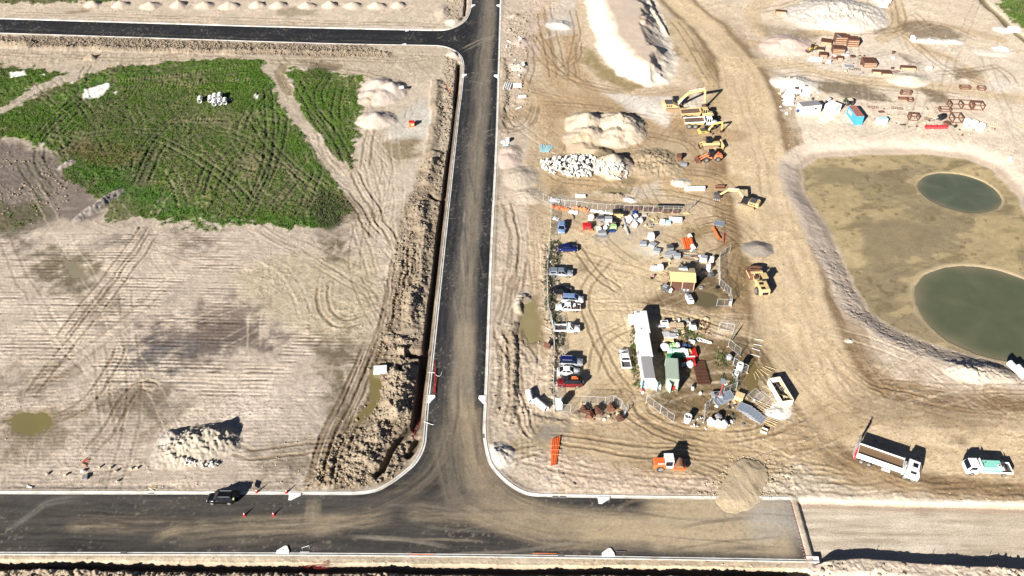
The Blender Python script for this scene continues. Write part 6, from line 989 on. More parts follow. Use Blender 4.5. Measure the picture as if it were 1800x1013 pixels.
o = thing('wrapped_roll', 'orange roll with a white drum at each end in the yard', 'roll', 1215, 428, 90); MB().cyl((-1.7, 0, .45), (1.7, 0, .45), .42, 12).build('sleeve', 'orange', o); MB().cyl((-2.4, 0, .5), (-1.6, 0, .5), .52, 12).build('end_drum', 'white', o); MB().cyl((1.6, 0, .5), (2.4, 0, .5), .52, 12).build('end_drum', 'white', o)
L, a, c = wlen((1253, 402), (1264, 422)); pipe_('orange_pipe', 'thick orange pipe slanting below the flat fence panel', 1259, 412, L, .28, a, 'orange', wall=.1); L, a, c = wlen((1273, 412), (1272, 429)); pipe_('orange_pipe', 'thin red orange pipe standing apart on the ruts', 1272.5, 420, L, .12, a, 'red', wall=.1)
for (p, q, r, m, lab) in (((936, 974.5), (978, 974.7), .04, 'orange', 'long orange conduit lying on the south kerb'), ((720, 976), (764, 976.5), .04, 'orange', 'orange conduit lying behind the south kerb left of the long one'), ((765, 636), (764, 690), .045, 'red', 'left red conduit beside the west kerb'), ((766.5, 650), (762, 694), .045, 'red', 'middle red conduit beside the west kerb'), ((767.5, 662), (765, 694), .045, 'red', 'right red conduit beside the west kerb'), ((783, 150), (796, 165), .07, 'orange', 'orange pipe end poking out of the ditch near the upper road corner'), ((1083, 969.5), (1100, 970.5), .06, 'dkgrey', 'dark rod lying beside the rounded pad'), ((528, 971), (544, 971), .04, 'galv', 'fallen metal frame bar on the bottom road')):
    L, a, c = wlen(p, q); pipe_('conduit', lab, (p[0]+q[0])/2, (p[1]+q[1])/2, L, r, a, m, wall=.2, cat='conduit', z=.18 if 'kerb' in lab and py else .02)
o = thing('metal_frame', 'thin bent metal frame standing on the bottom road above the south kerb', 'metal frame', 538, 966, 12, z=.03); MB().cyl((-.55, 0, 0), (-.6, .1, .45), .03, 6).build('upright', 'galv', o); MB().cyl((.55, 0, 0), (.55, .1, .7), .03, 6).build('upright', 'galv', o); MB().cyl((-.6, .1, .45), (.55, .1, .7), .03, 6).build('top_bar', 'galv', o)
def conduits(pts, n, off, label, mat='orange', zz=-1.25, r=.055):
    P = smooth(GP(pts, 0), 4)
    for k in range(n):
        mb = MB()
        for j in range(len(P)-1):
            d = P[j+1]-P[j]; d = d/np.linalg.norm(d); nn = np.array([-d[1], d[0]])*(off*(k-(n-1)/2)); a = P[j]+nn; b = P[j+1]+nn; mb.cyl((a[0], a[1], zz+.03*(k % 2)), (b[0], b[1], zz+.03*(k % 2)), r, 5, cap=False)
        tag(mb.build('trench_conduit', mat), ('first ', 'second ', 'third ')[k]+label+', from the left or top', 'conduit', label[:60])
conduits([(745, 640), (741, 690), (735, 735), (730, 752)], 3, .3, 'red conduit in the dark trench beside the west kerb', 'dkred', -1.45); conduits([(0, 994.5), (300, 996.8), (450, 998.5), (620, 1000)], 2, .25, 'orange conduit along the bottom of the southern trench', 'rust', -1.5)
x0, y0 = G(520, 1000); 
for k in range(6):
    a = G(515+7*k, 1000, -.6); b = G(578, 986+2.6*k, .1); tag(MB().cyl((a[0], a[1], -.7), (b[0], b[1], .15), .035, 5).build('bent_conduit', 'dkred'), 'orange conduit rising out of the southern trench in a fan', 'conduit', 'fan of conduits leaving the southern trench')
for k, (px, py) in enumerate(((728, 765), (726, 772), (724, 778))): pipe_('conduit', ('upper', 'middle', 'lower')[k]+' short red conduit at the bend of the trench', px, py, 1.8, .06, 80, 'red', 'short red conduits at the trench bend', cat='conduit', z=.05)
def cable(pts, label, mat='white', r=.045):
    P = smooth(GP(pts), 5); mb = MB()
    for j in range(len(P)-1): mb.cyl((P[j, 0], P[j, 1], .22), (P[j+1, 0], P[j+1, 1], .22), r, 5, cap=False)
    tag(mb.build('cable', mat), label, 'cable')
cable([(752, 657), (758, 656), (764, 657), (768, 662), (774, 662), (777, 655)], 'white hose looping over the west kerb'); cable([(745, 742), (752, 745), (760, 748), (763, 747)], 'short white hose crossing the kerb above the bend'); cable([(1006, 378), (1008, 381), (1009, 386)], 'black hose curled on the dirt near the north fence', 'black', .1)
# ------------------------------------------------------------------ traffic cones
for k, (px, py, lab) in enumerate(((430, 906.5, 'red traffic cone standing on the asphalt right of the black wagon'), (481, 906, 'red traffic cone standing on the asphalt below the white pad'), (452, 866.5, 'red traffic cone on the north kerb right of the black wagon'), (504, 867, 'red traffic cone on the north kerb next to the white pad'))):
    o = thing('traffic_cone', lab, 'traffic cone', px, py, 20*k, 'traffic cones near the black wagon', z=.05 if k < 2 else .2); MB().box((0, 0, .03), (.46, .46, .06)).build('base', 'red', o); MB().cyl((0, 0, .06), (0, 0, .9), .19, 12, .03).build('cone', 'red', o); MB().cyl((0, 0, .42), (0, 0, .62), .125, 12, .09).build('reflective_collar', 'white', o)
# ------------------------------------------------------------------ boxes, bags, pallets and other stock
def bx(name, label, cat, px, py, d, mat, rot=0, top=None, group=None, skids=False, strap=None, dz=0):
    o = thing(name, label, cat, px, py, rot, group, dz=dz, r=.4); z0 = .12 if skids else 0
    MB().box((0, 0, z0+d[2]/2), d).build('body', mat, o); MB().box((0, 0, z0+d[2]+.02), (d[0]*1.03, d[1]*1.03, .05)).build('lid', top or mat, o)
    if skids:
        for s in (-1, 0, 1): MB().box((0, s*d[1]*.4, .06), (d[0], .1, .12)).build('skid', 'timber', o)
    if strap: MB().box((0, 0, z0+d[2]/2+.02), (.12, d[1]*1.05, d[2]+.08)).build('strap', strap, o)
    return o
def bag(label, px, py, s=1.0, mat='white', rot=0, group=None, dz=0):
    o = thing('bulk_bag', label, 'bulk bag', px, py, rot, group, dz=dz, r=.3); q = random.Random(int(px*7+py)); j = lambda: q.uniform(-.06, .06)*s
    def rg(h, z): return [(h*math.cos(t)*(abs(math.cos(2*t))*.12+.95)+j(), h*math.sin(t)*(abs(math.cos(2*t))*.12+.95)+j(), z+j()) for t in [math.pi*2*k/8+.39 for k in range(8)]]
    MB().loft([rg(.52*s, .02), rg(.6*s, .35*s), rg(.58*s, .7*s), rg(.45*s, .92*s), rg(.16*s, 1.0*s)]).build('sack', mat, o); MB().cyl((-.3*s, .3*s, .85*s), (.1*s, .35*s, 1.05*s), .04, 5).build('lifting_loop', mat, o); MB().cyl((.3*s, -.3*s, .85*s), (-.1*s, -.3*s, 1.05*s), .04, 5).build('lifting_loop', mat, o); return o
def stack(label, px, py, d, n, mat, rot=0, group=None, gap=.06, cat='pallet stack', nm='pallet_stack', layer='layer', alt=None):
    o = thing(nm, label, cat, px, py, rot, group, r=.4); h = d[2]/n; q = random.Random(int(px+py*3))
    for k in range(n): MB().box((q.uniform(-.06, .06), q.uniform(-.06, .06), h*(k+.5)), (d[0]*q.uniform(.93, 1), d[1]*q.uniform(.93, 1), h-gap), q.uniform(-3, 3)).build(layer, alt if alt and k % 2 else mat, o)
    return o
def planks(label, px, py, L, n, rot, mat, spread=.22, fan=3, w_=.16, group=None, nm='plank', cat='plank', th=.06):
    q = random.Random(int(px*3+py)); x, y = G(px, py)
    for k in range(n):
        a = R_(rot); t = (k-(n-1)/2)*spread; ang = rot+(k-(n-1)/2)*fan+q.uniform(-2, 2); xx = x-t*math.sin(a)+q.uniform(-.15, .15)*math.cos(a); yy = y+t*math.cos(a)+q.uniform(-.15, .15)*math.sin(a)
        o = MB().box((0, 0, 0), (L*q.uniform(.85, 1.08), w_, th)).build(nm, mat if isinstance(mat, str) else q.choice(mat)); tag(o, label if n == 1 or n > 11 else ['first', 'second', 'third', 'fourth', 'fifth', 'sixth', 'seventh', 'eighth', 'ninth', 'tenth', 'eleventh'][n-1-k if math.cos(a) > .6 else k]+' '+label+('' if len(label.split()) > 11 else ', from the top' if math.cos(a) > .6 else ', from the left'), cat, group or label[:50]); o.location = (xx, yy, gz(xx, yy, .2)+.1+.05*(k % 2)); o.rotation_euler = (R_(q.uniform(-4, 4)), R_(q.uniform(-2, 2)), R_(ang))
# verge items
bx('white_bin', 'white upright bin on the verge beside the upper part of the road', 'bin', 892, 250, (.9, 1.0, 1.1), 'white'); bx('white_carton', 'low white carton left of the upright bin on the verge', 'box', 884, 251, (1.0, .7, .4), 'white'); bx('white_carton', 'pale blue flat carton below the upright bin on the verge', 'box', 889, 256, (1.4, .5, .25), 'cyan')
planks('pale blue plank in the fanned pile beside the white rubble', 959, 262, 3.6, 9, 78, 'cyan', .36, 3.2, .24)
o = bx('fuel_cabinet', 'red and orange cabinet alone on the pale patch left of the road', 'cabinet', 724, 221, (1.5, 1.3, 1.3), 'orange', 3, 'red'); MB().box((.25, -.67, .7), (.5, .04, .35)).build('label_plate', 'white', o)
stack('small stack of white slabs beside the pink heaps', 706, 155, (1.3, 1.0, .5), 3, 'white', 20)
# yard: north row (see the fence)
def netting(label, p, q, w_, h, mat):
    L, a, c = wlen(p, q); n = max(6, int(L/.35)); V = []; F = []; rq = random.Random(int(p[0]))
    for i_ in range(n+1):
        for j_ in range(4): V.append((-L/2+L*i_/n, (j_/3-.5)*w_+rq.uniform(-.12, .12), rq.uniform(.05, h)*(1 if j_ in (1, 2) else .4)))
    for i_ in range(n):
        for j_ in range(3): F.append((i_*4+j_, (i_+1)*4+j_, (i_+1)*4+j_+1, i_*4+j_+1))
    V += [(x, y, z-.05) for x, y, z in V]; m_ = (n+1)*4; F += [tuple(m_+t for t in f[::-1]) for f in F]
    mb = MB(); mb.v = V; mb.f = F; o = mb.build('crumpled_sheet', mat); tag(o, label, 'plastic sheet'); o.location = (*c, gz(*c, .3)+.05); o.rotation_euler = (0, 0, R_(a))
netting('orange barrier netting crumpled at the left end of the north fence', (969, 363), (1000, 370), 1.4, .5, 'orangel'); netting('orange barrier netting heaped in front of the north fence, right of the first', (1009, 367), (1035, 371), 1.4, .6, 'orangel'); netting('long white plastic sheet stretched in front of the north fence', (1037, 371), (1085, 377), 1.0, .35, 'white'); netting('white foam scraps between the two orange nettings', (1000, 372), (1016, 375), 1.6, .5, 'white'); netting('white sheet lump north of the fence near its west end', (967, 351), (985, 354), 1.6, .4, 'white'); netting('crumpled white plastic at the north west fence corner', (973, 384), (983, 388), 1.2, .4, 'white')
o = bx('generator', 'red generator with a grey control panel near the light blue car', 'generator', 1031, 403, (1.8, 1.5, 1.1), 'red', 4, 'red', skids=True); MB().box((.1, -.78, .6), (1.0, .06, .6)).build('control_panel', 'dkgrey', o); MB().box((.9, -.9, .2), (.9, .8, .3), 10).build('drip_tray', 'orangel', o)
for lab, px, py, s, m in (('white bag with a brown top left of the grey crates', 1039, 386, 1.15, 'white'), ('large white bag with flat sides right of the black tyres', 1106, 389, 1.35, 'white'), ('white bag behind the other bags near the blue barrel', 1117, 384, 1.1, 'white'), ('grey bag in the middle of the white bag cluster', 1116, 391, 1.05, 'grey'), ('rightmost white bag of the cluster', 1125, 391, 1.1, 'white'), ('frontmost white bag of the cluster', 1116, 398, 1.15, 'white'), ('small white bag left of the lime box', 1053, 406, 1.0, 'white'), ('white bag above the grey block stack', 1064, 404, .9, 'white_matt')): bag(lab, px, py, s, m)
bag('leftmost white bag of the three at the south edge of the compound', 1249, 745, 1.25); bag('middle white bag of the three at the south edge of the compound', 1261, 748, 1.2); bag('rightmost white bag of the three at the south edge of the compound', 1272, 749, 1.15); bag('grey bag behind the three white ones at the south edge', 1262, 737, 1.1, 'grey'); bag('white torn bag on the bare mud below the rusty mesh', 1231, 693, .5); bag('pale lilac bundle against the zigzag fence', 1281, 632, 1.0, 'silver')
bx('timber_crate', 'grey open crate at the left of the stock row', 'crate', 1055, 389, (1.6, 1.2, .9), 'grey', 5, 'dkgrey', skids=True); bx('timber_crate', 'light grey crate right of the open one in the stock row', 'crate', 1069, 390, (1.7, 1.3, .9), 'galv', -4, 'silver', skids=True); bx('white_carton', 'small white carton on the dirt above the grey crate', 'box', 1059, 382, (.7, .5, .5), 'white'); bx('lime_box', 'lime green box stacked behind the blue one', 'box', 1078, 402, (1.3, .9, .8), 'lime', 3); bx('blue_box', 'flat blue box in front of the lime green box', 'box', 1076, 408, (1.2, .8, .4), 'blue', 2)
bx('white_carton', 'white carton between the grey crate and the lime box', 'box', 1067, 399, (.9, .7, .5), 'white'); bx('yellow_box', 'long yellow box lying behind the black tyres', 'box', 1087, 380, (2.2, .6, .5), 'yellowb', 2); bx('blue_box', 'small dark blue box in front of the north fence', 'box', 1115, 376, (1.0, .8, .6), 'blue', -8, 'blue'); bx('white_box', 'white cube standing alone above the grey paver pallets', 'box', 1144, 420, (1.3, 1.2, 1.3), 'white', 4); bx('white_box', 'long white wrapped box at the right end of the stock row', 'box', 1187, 389, (3.0, 1.0, .8), 'white', -5); bx('white_box', 'white box left of the grey green one in the stock row', 'box', 1164, 393, (1.1, 1.0, .9), 'white', -5); bx('white_box', 'pale grey green box in the stock row', 'box', 1174, 394, (1.1, .9, .8), 'cyan', -5)
for k, (px, py, r) in enumerate(((1082, 388, .5), (1086, 392, .5), (1084, 396, .45), (1079, 391, .45))):
    o = thing('worn_tyre', ('left', 'right', 'front', 'upper left')[k]+' black tyre of the pile between the boxes and white bags', 'tyre', px, py, 0, 'black tyres in the stock row'); MB().pipe((0, 0, 0), (0, 0, .35), r, r*.5, 14).build('tread', 'tyre', o); MB().pipe((0, 0, .34), (0, 0, .5), r*.85, r*.45, 14).build('sidewall', 'black', o)
stack('black plastic crates stacked behind the tyres', 1083, 377, (1.6, 1.2, 1.2), 4, 'black'); stack('second black crate stack in front of the north fence', 1096, 378, (1.5, 1.0, .8), 3, 'black')
stack('grey block stack standing on long planks in the yard', 1058, 413, (2.0, 1.2, .9), 3, 'grey', 4, layer='block_row', alt='silver'); planks('grey plank under the block stack in the yard', 1057, 417, 3.4, 4, 0, 'grey', .3, 1)
L, a, c = wlen((1095, 386), (1104, 413)); o = thing('steel_beam', 'long grey steel beam pointing down from the white bags', 'beam', 1099.5, 400, a); MB().box((0, 0, .1), (L, .3, .05)).box((0, 0, .4), (L, .3, .05)).box((0, 0, .25), (L, .06, .3)).build('beam_section', 'galv', o); MB().box((0, .35, .1), (L*.95, .2, .16)).build('side_rail', 'silver', o)
for k, (px, py, a, lab) in enumerate(((1130, 384, 0, 'white slatted pallet right of the bag cluster'), (1145, 391, -10, 'grey slatted pallet beyond the bags'), (1142, 400, 5, 'light timber pallet below the grey one'), (1152, 391, 0, 'pale timber pallet next to the white boxes'))):
    o = thing('pallet', lab, 'pallet', px, py, a, 'loose pallets in the stock row'); 
    for j in range(5): MB().box((-.5+.25*j, 0, .14), (.16, 1.1, .03)).build('slat', ('white', 'grey', 'timberl', 'timberl')[k], o)
    for j in (-.45, 0, .45): MB().box((0, j, .06), (1.2, .1, .1)).build('bearer', 'timber', o)
for k, (px, py, a, lab) in enumerate(((1130, 431, 0, 'left pallet of grey pavers beside the pale spill'), (1147, 433, -35, 'middle pallet of grey pavers beside the pale spill'), (1154, 444, -20, 'lower right pallet of grey pavers beside the pale spill'), (1182, 449, 0, 'middle pallet of grey blocks above the yellow shed'), (1174, 451, 5, 'left pallet of grey blocks above the yellow shed'), (1190, 453, -8, 'right pallet of grey blocks above the yellow shed'))): stack(lab, px, py, (1.6, 1.4, .75), 4, 'greyblue' if k < 3 else 'grey', a, 'pallets of grey pavers', layer='paver_layer', alt='silver', gap=.02)
o = stack('dark steel cage stack with a white top left of the scrap rods', 1177, 441, (1.5, 1.3, 1.3), 5, 'dkgrey', 6, layer='cage_tray', alt='silver'); stack('left stack of white rimmed trays left of the yellow shed', 1149, 475, (1.3, 1.0, .8), 4, 'silver', 8, layer='tray', alt='white'); stack('right stack of white rimmed trays left of the yellow shed', 1160, 475, (1.3, 1.0, 1.3), 6, 'grey', 5, layer='tray', alt='white')
planks('steel rod in the scrap heap above the yellow shed', 1209, 446, 4.5, 20, -4, ('steel', 'rust', 'galv', 'timber', 'rustd'), .13, .9, .07, nm='steel_rod', cat='rod'); planks('rust coloured plank at the right of the scrap heap', 1220, 451, 1.6, 4, 5, 'rustd', .2, 4); planks('short timber offcut beside the tray stacks', 1166, 479, 1.5, 5, -30, ('timber', 'white', 'timberl'), .35, 9)
bx('white_machine', 'white compact machine with a dark base right of the scrap heap', 'machine', 1236, 460, (1.5, 1.2, 1.2), 'white', -20, 'silver', skids=True); bx('white_box', 'white tank box casting a long shadow by the east fence', 'box', 1250, 462, (.9, .9, 1.4), 'white', -15); bx('white_box', 'white tank box above the dark wrapped bale', 'box', 1244, 476, (.9, .9, 1.4), 'white', -15)
L, a, c = wlen((1230, 484), (1240, 473)); pipe_('pvc_pipe', 'thin white pole leaning from the white tank box', 1235, 479, L, .05, a, 'white', cat='pole'); o = thing('wrapped_bale', 'dark grey wrapped bale right of the yellow shed', 'bale', 1249, 487, 10); MB().blob((0, 0, .55), (.85, .75, .6), 5, .12, 10, 6).build('wrapping', 'dkgrey', o); MB().box((0, .3, 1.0), (.9, .5, .1), 8).build('top_sheet', 'silver', o)
o = thing('push_mower', 'small pink and black machine standing alone in the yard', 'garden machine', 1147, 489, 60); MB().box((.2, 0, .4), (.6, .5, .3)).build('deck', 'pink', o); MB().box((-.5, 0, .3), (.5, .35, .3)).build('engine', 'black', o); MB().cyl((-.6, 0, .3), (-1.2, 0, .8), .04, 5).build('handle', 'black', o); wheels(o, (-.4, .5), .3, .2, .08)
for k in range(7): fpos = (1206, 498+2.4*k); o = thing('steel_grating', 'steel grating sheet in the layered stack south of the yellow shed', 'grating', fpos[0]+(k % 3)-1, fpos[1]+3, 1.5*(k % 3)-2, 'steel gratings south of the yellow shed', dz=.55-.06*k+.1, r=.3); MB().box((0, 0, 0), (2.8, .06, .06)).box((0, .55, 0), (2.8, .06, .06)).box((-1.4, .28, 0), (.06, .55, .06)).box((1.4, .28, 0), (.06, .55, .06)).each('edge_bar', 'steel', o); q = [MB().box((-1.2+.3*j, .28, 0), (.04, .52, .05)).build('cross_bar', 'dkgrey' if j % 2 else 'steel', o) for j in range(9)]
MB_ = stack('dark base stack under the steel gratings', 1206, 508, (3.0, 1.8, .4), 2, 'dkgrey', 0)
o = thing('trailer', 'rounded white trailer by the corner of the yellow shed', 'trailer', 1187, 506, -60); MB().loft([ring(-.9, .35, .3, .8, .15), ring(-.6, .48, .25, 1.0, .2), ring(.6, .48, .25, 1.0, .2), ring(.95, .35, .3, .8, .15)]).build('body', 'white', o); wheels(o, (0,), .5, .25, .12); MB().cyl((.9, 0, .35), (1.6, 0, .3), .04, 5).build('drawbar', 'black', o)
o = thing('site_compressor', 'grey and white compressor trailer below left of the yellow shed', 'compressor', 1170, 512, -35); MB().box((0, 0, .8), (2.0, 1.4, .9)).build('housing', 'dkgrey', o); MB().loft([ring(.9, .6, .4, 1.2, .2), ring(1.5, .5, .4, .9, .2)]).build('nose', 'white', o); MB().box((-.2, 0, 1.3), (1.0, 1.0, .1)).build('top_panel', 'silver', o); wheels(o, (0,), .75, .33, .2)
o = thing('white_runabout', 'small rounded white vehicle at the edge of the muddy pool', 'small vehicle', 1211, 529, 100); MB().loft([ring(-1.5, .5, .35, .9, .2), ring(-1.2, .68, .28, 1.05, .2), ring(.8, .68, .28, 1.0, .2), ring(1.5, .45, .35, .75, .2)]).build('body', 'white', o); MB().box((.1, 0, 1.08), (1.2, .95, .1)).build('roof', 'silver', o); MB().box((-1.0, .1, 1.1), (.4, .7, .06)).build('hatch', 'grey', o); MB().box((.95, 0, .98), (.3, .8, .06), 0, 0, 20).build('windscreen', 'glass', o); wheels(o, (-.9, .9), .55, .25, .15)
for k, px in enumerate((1202, 1208.5)): o = thing('plastic_bucket', ('left', 'right')[k]+' of two small white buckets south of the gratings', 'bucket', px, 513, 0); MB().cyl((0, 0, 0), (0, 0, .45), .22, 10, .27).build('shell', 'white', o); MB().cyl((0, 0, .45), (0, 0, .48), .28, 10).build('lid', 'white', o)
for k, (px, py) in enumerate(((1226, 490), (1228, 496), (1225, 500))): o = thing('worn_tyre', ('upper', 'middle', 'lower')[k]+' tyre leaning by the east wall of the yellow shed', 'tyre', px, py, 30); MB().pipe((0, 0, 0), (0, 0, .3), .5, .25, 14).build('tread', 'tyre', o)
bx('timber_crate', 'small yellow crate at the lower left corner of the yellow shed', 'crate', 1180, 497, (1.1, .7, .5), 'timberl'); bx('timber_crate', 'tiny yellow crate left of the compressor', 'crate', 1160, 508, (.5, .6, .4), 'yellowb'); bx('sign_box', 'white box hung on the lower fence panel of the muddy pool', 'box', 1283, 537, (.5, .3, 1.0), 'white')
# yard: south east
o = bx('steel_trolley', 'white open topped trolley at the top of the fenced clutter', 'trolley', 1167, 573, (1.5, 1.0, 1.0), 'white', 3, 'white'); MB().box((0, .1, 1.06), (1.0, .35, .06)).build('opening', 'black', o)
stack('left reddish crate stack in the fenced clutter', 1182, 575, (1.4, 1.4, .7), 4, 'rust', 4, layer='crate_slat', alt='timber'); stack('right brown crate stack with white edges in the fenced clutter', 1194, 578, (1.5, 1.2, 1.0), 5, 'timber', 2, layer='crate_slat', alt='rustd'); o = single('plastic_ball', MB().blob((0, 0, .3), (.35, .35, .32), 1, .02, 10, 6), 'white', 'white ball shaped tank between the crate stacks', 'tank', 1186, 570)
o = thing('mini_dumper', 'white rounded dumper with a dark well right of the crates', 'dumper', 1217, 577, 95); MB().loft([ring(-1.1, .5, .3, .9, .2), ring(-.8, .65, .25, 1.05, .2), ring(.6, .65, .25, 1.0, .2), ring(1.0, .5, .3, .8, .2)]).build('body', 'white', o); MB().box((.15, 0, 1.05), (.9, .8, .08)).build('well', 'black', o); MB().box((-.1, 0, 1.15), (.3, .5, .2)).build('seat', 'dkgrey', o); wheels(o, (-.6, .6), .55, .3, .2)
for k, (px, py, d, a) in enumerate(((1171.5, 592, (1.5, 2.4, .08), 3), (1181.5, 595, (1.5, 2.0, .08), -4), (1160, 579, (1.7, .9, .08), 5))): o = single('white_board', MB().box((0, 0, .5+.2*k), d, 0, -14), 'white', ('large white board leaning in the fenced clutter, left one', 'large white board leaning in the fenced clutter, right one', 'bluish white board in the shade of the hut row')[k], 'board', px, py, a)
bx('timber_crate', 'wooden box under the white boards', 'crate', 1175, 602, (1.8, 1.0, .7), 'timberl')
o = thing('coiled_pipe', 'white looped pipe bundle beside the green weeds', 'pipe coil', 1237, 601, -30); 
for k in range(5): q = MB(); n = 14; rr_ = (.75, .65, .55, .5, .45)[k]; cx_ = (-.8, -.3, .3, .8, 1.2)[k]; [q.cyl((cx_+rr_*math.cos(6.283*t/n), .6*rr_*math.sin(6.283*t/n), .12+.05*k), (cx_+rr_*math.cos(6.283*(t+1)/n), .6*rr_*math.sin(6.283*(t+1)/n), .12+.05*k), .075, 5, cap=False) for t in range(n)]; q.build('loop', 'white', o)
single('white_drum', MB().cyl((0, 0, 0), (0, 0, .5), .42, 14), 'white', 'round white drum below the green weeds', 'drum', 1218, 604); single('white_drum', MB().cyl((0, 0, 0), (0, 0, .5), .3, 12), 'white', 'smaller white drum right of the leaning boards', 'drum', 1190, 592)
single('spherical_tank', MB().blob((0, 0, .7), (1.0, .95, .75), 2, .03, 14, 8), 'white', 'white rounded tank left of the green bags', 'tank', 1168, 615)
for k, (px, py, m) in enumerate(((1178, 613, 'lime'), (1184, 611, 'lime'), (1190, 611, 'white'), (1178, 622, 'mint'), (1184.5, 621, 'mint'), (1190, 621, 'mint'), (1195, 621, 'mint'), (1199.5, 620, 'white'), (1210, 622, 'yellowb'))): bag(('upper left lime green bag', 'upper middle lime green bag', 'upper right pale bag', 'leftmost mint bag of the lower row', 'second mint bag of the lower row', 'third mint bag of the lower row', 'fourth mint bag of the lower row', 'white bag at the end of the mint row', 'cream bag next to the red barriers')[k]+' in the fenced clutter', px, py, 1.0, m, 15*k)
bx('white_box', 'tall white box at the right of the mint bags', 'box', 1205, 626, (.7, 1.4, 1.2), 'white'); netting('dark blue tarpaulin heaped above the red barriers', (1199, 610), (1214, 611), 1.4, .9, 'plastic'); bx('green_bin', 'long dark green bin in front of the mint bags', 'bin', 1190, 630, (4.0, .8, .7), 'green')
for k, (px, py, a) in enumerate(((1217.5, 624, 88), (1221, 621, 92), (1218.5, 636, 92))): o = thing('water_barrier', ('left', 'right', 'lower')[k]+' upright red barrier in the fenced clutter', 'barrier', px, py+3, a, 'red plastic barriers'); MB().prism([(-1.1, 0), (1.1, 0), (1.1, .25), (1.0, .9), (-1.0, .9), (-1.1, .25)], -.22, .22).build('shell', 'red', o); [MB().box((x_, 0, .6), (.18, .5, .12)).build('slot', 'dkred', o) for x_ in (-.6, 0, .6)]
for k in range(4): single('red_barrier_board', MB().box((0, 0, .9-.1*k), (2.2, .22, .12)), 'red' if k in (1, 2) else 'white', ('topmost white', 'upper red', 'lower red', 'lowest white')[k]+' board of the pile left of the lower barrier', 'board', 1211, 633+3*k, 2)
bag('white plastic bag pile below the red boards', 1212, 645, 1.2, 'white'); bx('white_carton', 'grey white carton in the shade left of the red boards', 'box', 1203, 643, (1.2, .7, .5), 'silver', 12)
# reinforcing mesh stack, each bar layer
o = thing('mesh_stack', 'stack of dark rusty reinforcing mesh lying right of the green container', 'mesh stack', 1232, 657, 1.5, r=1.5)
for z in range(3):
    for k in range(12): MB().box((-1.15+.21*k, 0, .08+.14*z), (.05, 6.0, .05)).build('long_bar', 'rustd', o)
    for k in range(20): MB().box((0, -2.9+.305*k, .13+.14*z), (2.4, .05, .05)).build('cross_bar', 'rust' if k % 3 else 'rustd', o)
MB().box((0, 0, .03), (2.4, 5.9, .05)).build('under_sheet', 'rustd', o)
bx('blue_box', 'pale blue crate against the south door of the ribbed container', 'crate', 1133, 680, (1.5, 1.2, .7), 'cyan', 3); bx('white_box', 'white stand with clutter between the two containers', 'box', 1152, 681, (1.8, 1.2, .9), 'white', 0); bx('white_carton', 'small red box dropped below the container row', 'box', 1128, 687, (.5, .5, .3), 'red', 20); bx('white_carton', 'small white box dropped below the container row', 'box', 1130, 692, (.4, .4, .3), 'white', 50)
o = thing('pump_frame', 'small white and black pump frame below the rusty mesh', 'pump', 1217, 684, 80); MB().box((0, 0, .35), (.9, .5, .5)).build('casing', 'white', o); MB().box((.2, 0, .65), (.4, .4, .2)).build('motor', 'black', o)
# light tower
o = thing('light_tower', 'solar light trailer with a tilted red mast by the zigzag fence', 'light tower', 1259, 698, 0); MB().box((0, 0, .55), (2.0, 1.3, .5)).build('trailer_body', 'silver', o); MB().box((0, .1, .83), (.9, .7, .06)).build('hatch', 'black', o); wheels(o, (0,), .7, .33, .2); MB().cyl((.35, -.6, .4), (.9, .5, 3.3), .07, 6).build('mast', 'pinkred', o); MB().box((.9, .8, 3.35), (.75, 1.1, .06), 0, 20).build('solar_panel', 'greyblue', o); MB().box((1.4, .6, 2.9), (.5, .5, .2), 20).build('lamp_head', 'white', o)
for s in (-1, 1): MB().cyl((s*.9, s*.6, .5), (s*1.3, s*1.0, 0), .04, 5).build('outrigger', 'galv', o)
o = thing('timber_crate', 'pale yellow timber crate between the fence zigzag and the skip', 'crate', 1299, 701, -28); MB().box((0, 0, .5), (1.6, 1.5, .8)).build('body', 'plyy', o); [MB().box((-.65+.33*k, 0, .94), (.27, 1.6, .06)).build('top_board', 'timberl', o) for k in range(5)]; MB().box((.9, -.9, .15), (.5, .4, .25), 10).build('offcut', 'timberl', o)
o = thing('open_crate', 'small open cream crate south of the fanned fence panels', 'crate', 1343, 759, -30); MB().box((0, 0, .05), (1.1, .9, .1)).build('base', 'timber', o); [MB().box((x_, y_, .3), d_).build('side', 'cream', o) for x_, y_, d_ in ((0, .45, (1.1, .06, .5)), (0, -.45, (1.1, .06, .5)), (.55, 0, (.06, .9, .5)), (-.55, 0, (.06, .9, .5)))]
planks('loose timber stick in the scattered debris by the skip', 1334, 716, 3.0, 6, -48, 'timber', .5, 7, .09); planks('pale stick scattered north of the skip', 1340, 655, 2.0, 6, -60, 'timberl', .8, 12, .08); planks('short white stick in the ruts east of the zigzag fence', 1330, 612, 1.9, 4, -20, 'white', 1.6, 5, .1); planks('timber stick behind the fanned fence panels', 1350, 740, 3.4, 4, -32, 'timberl', .4, 3, .1)
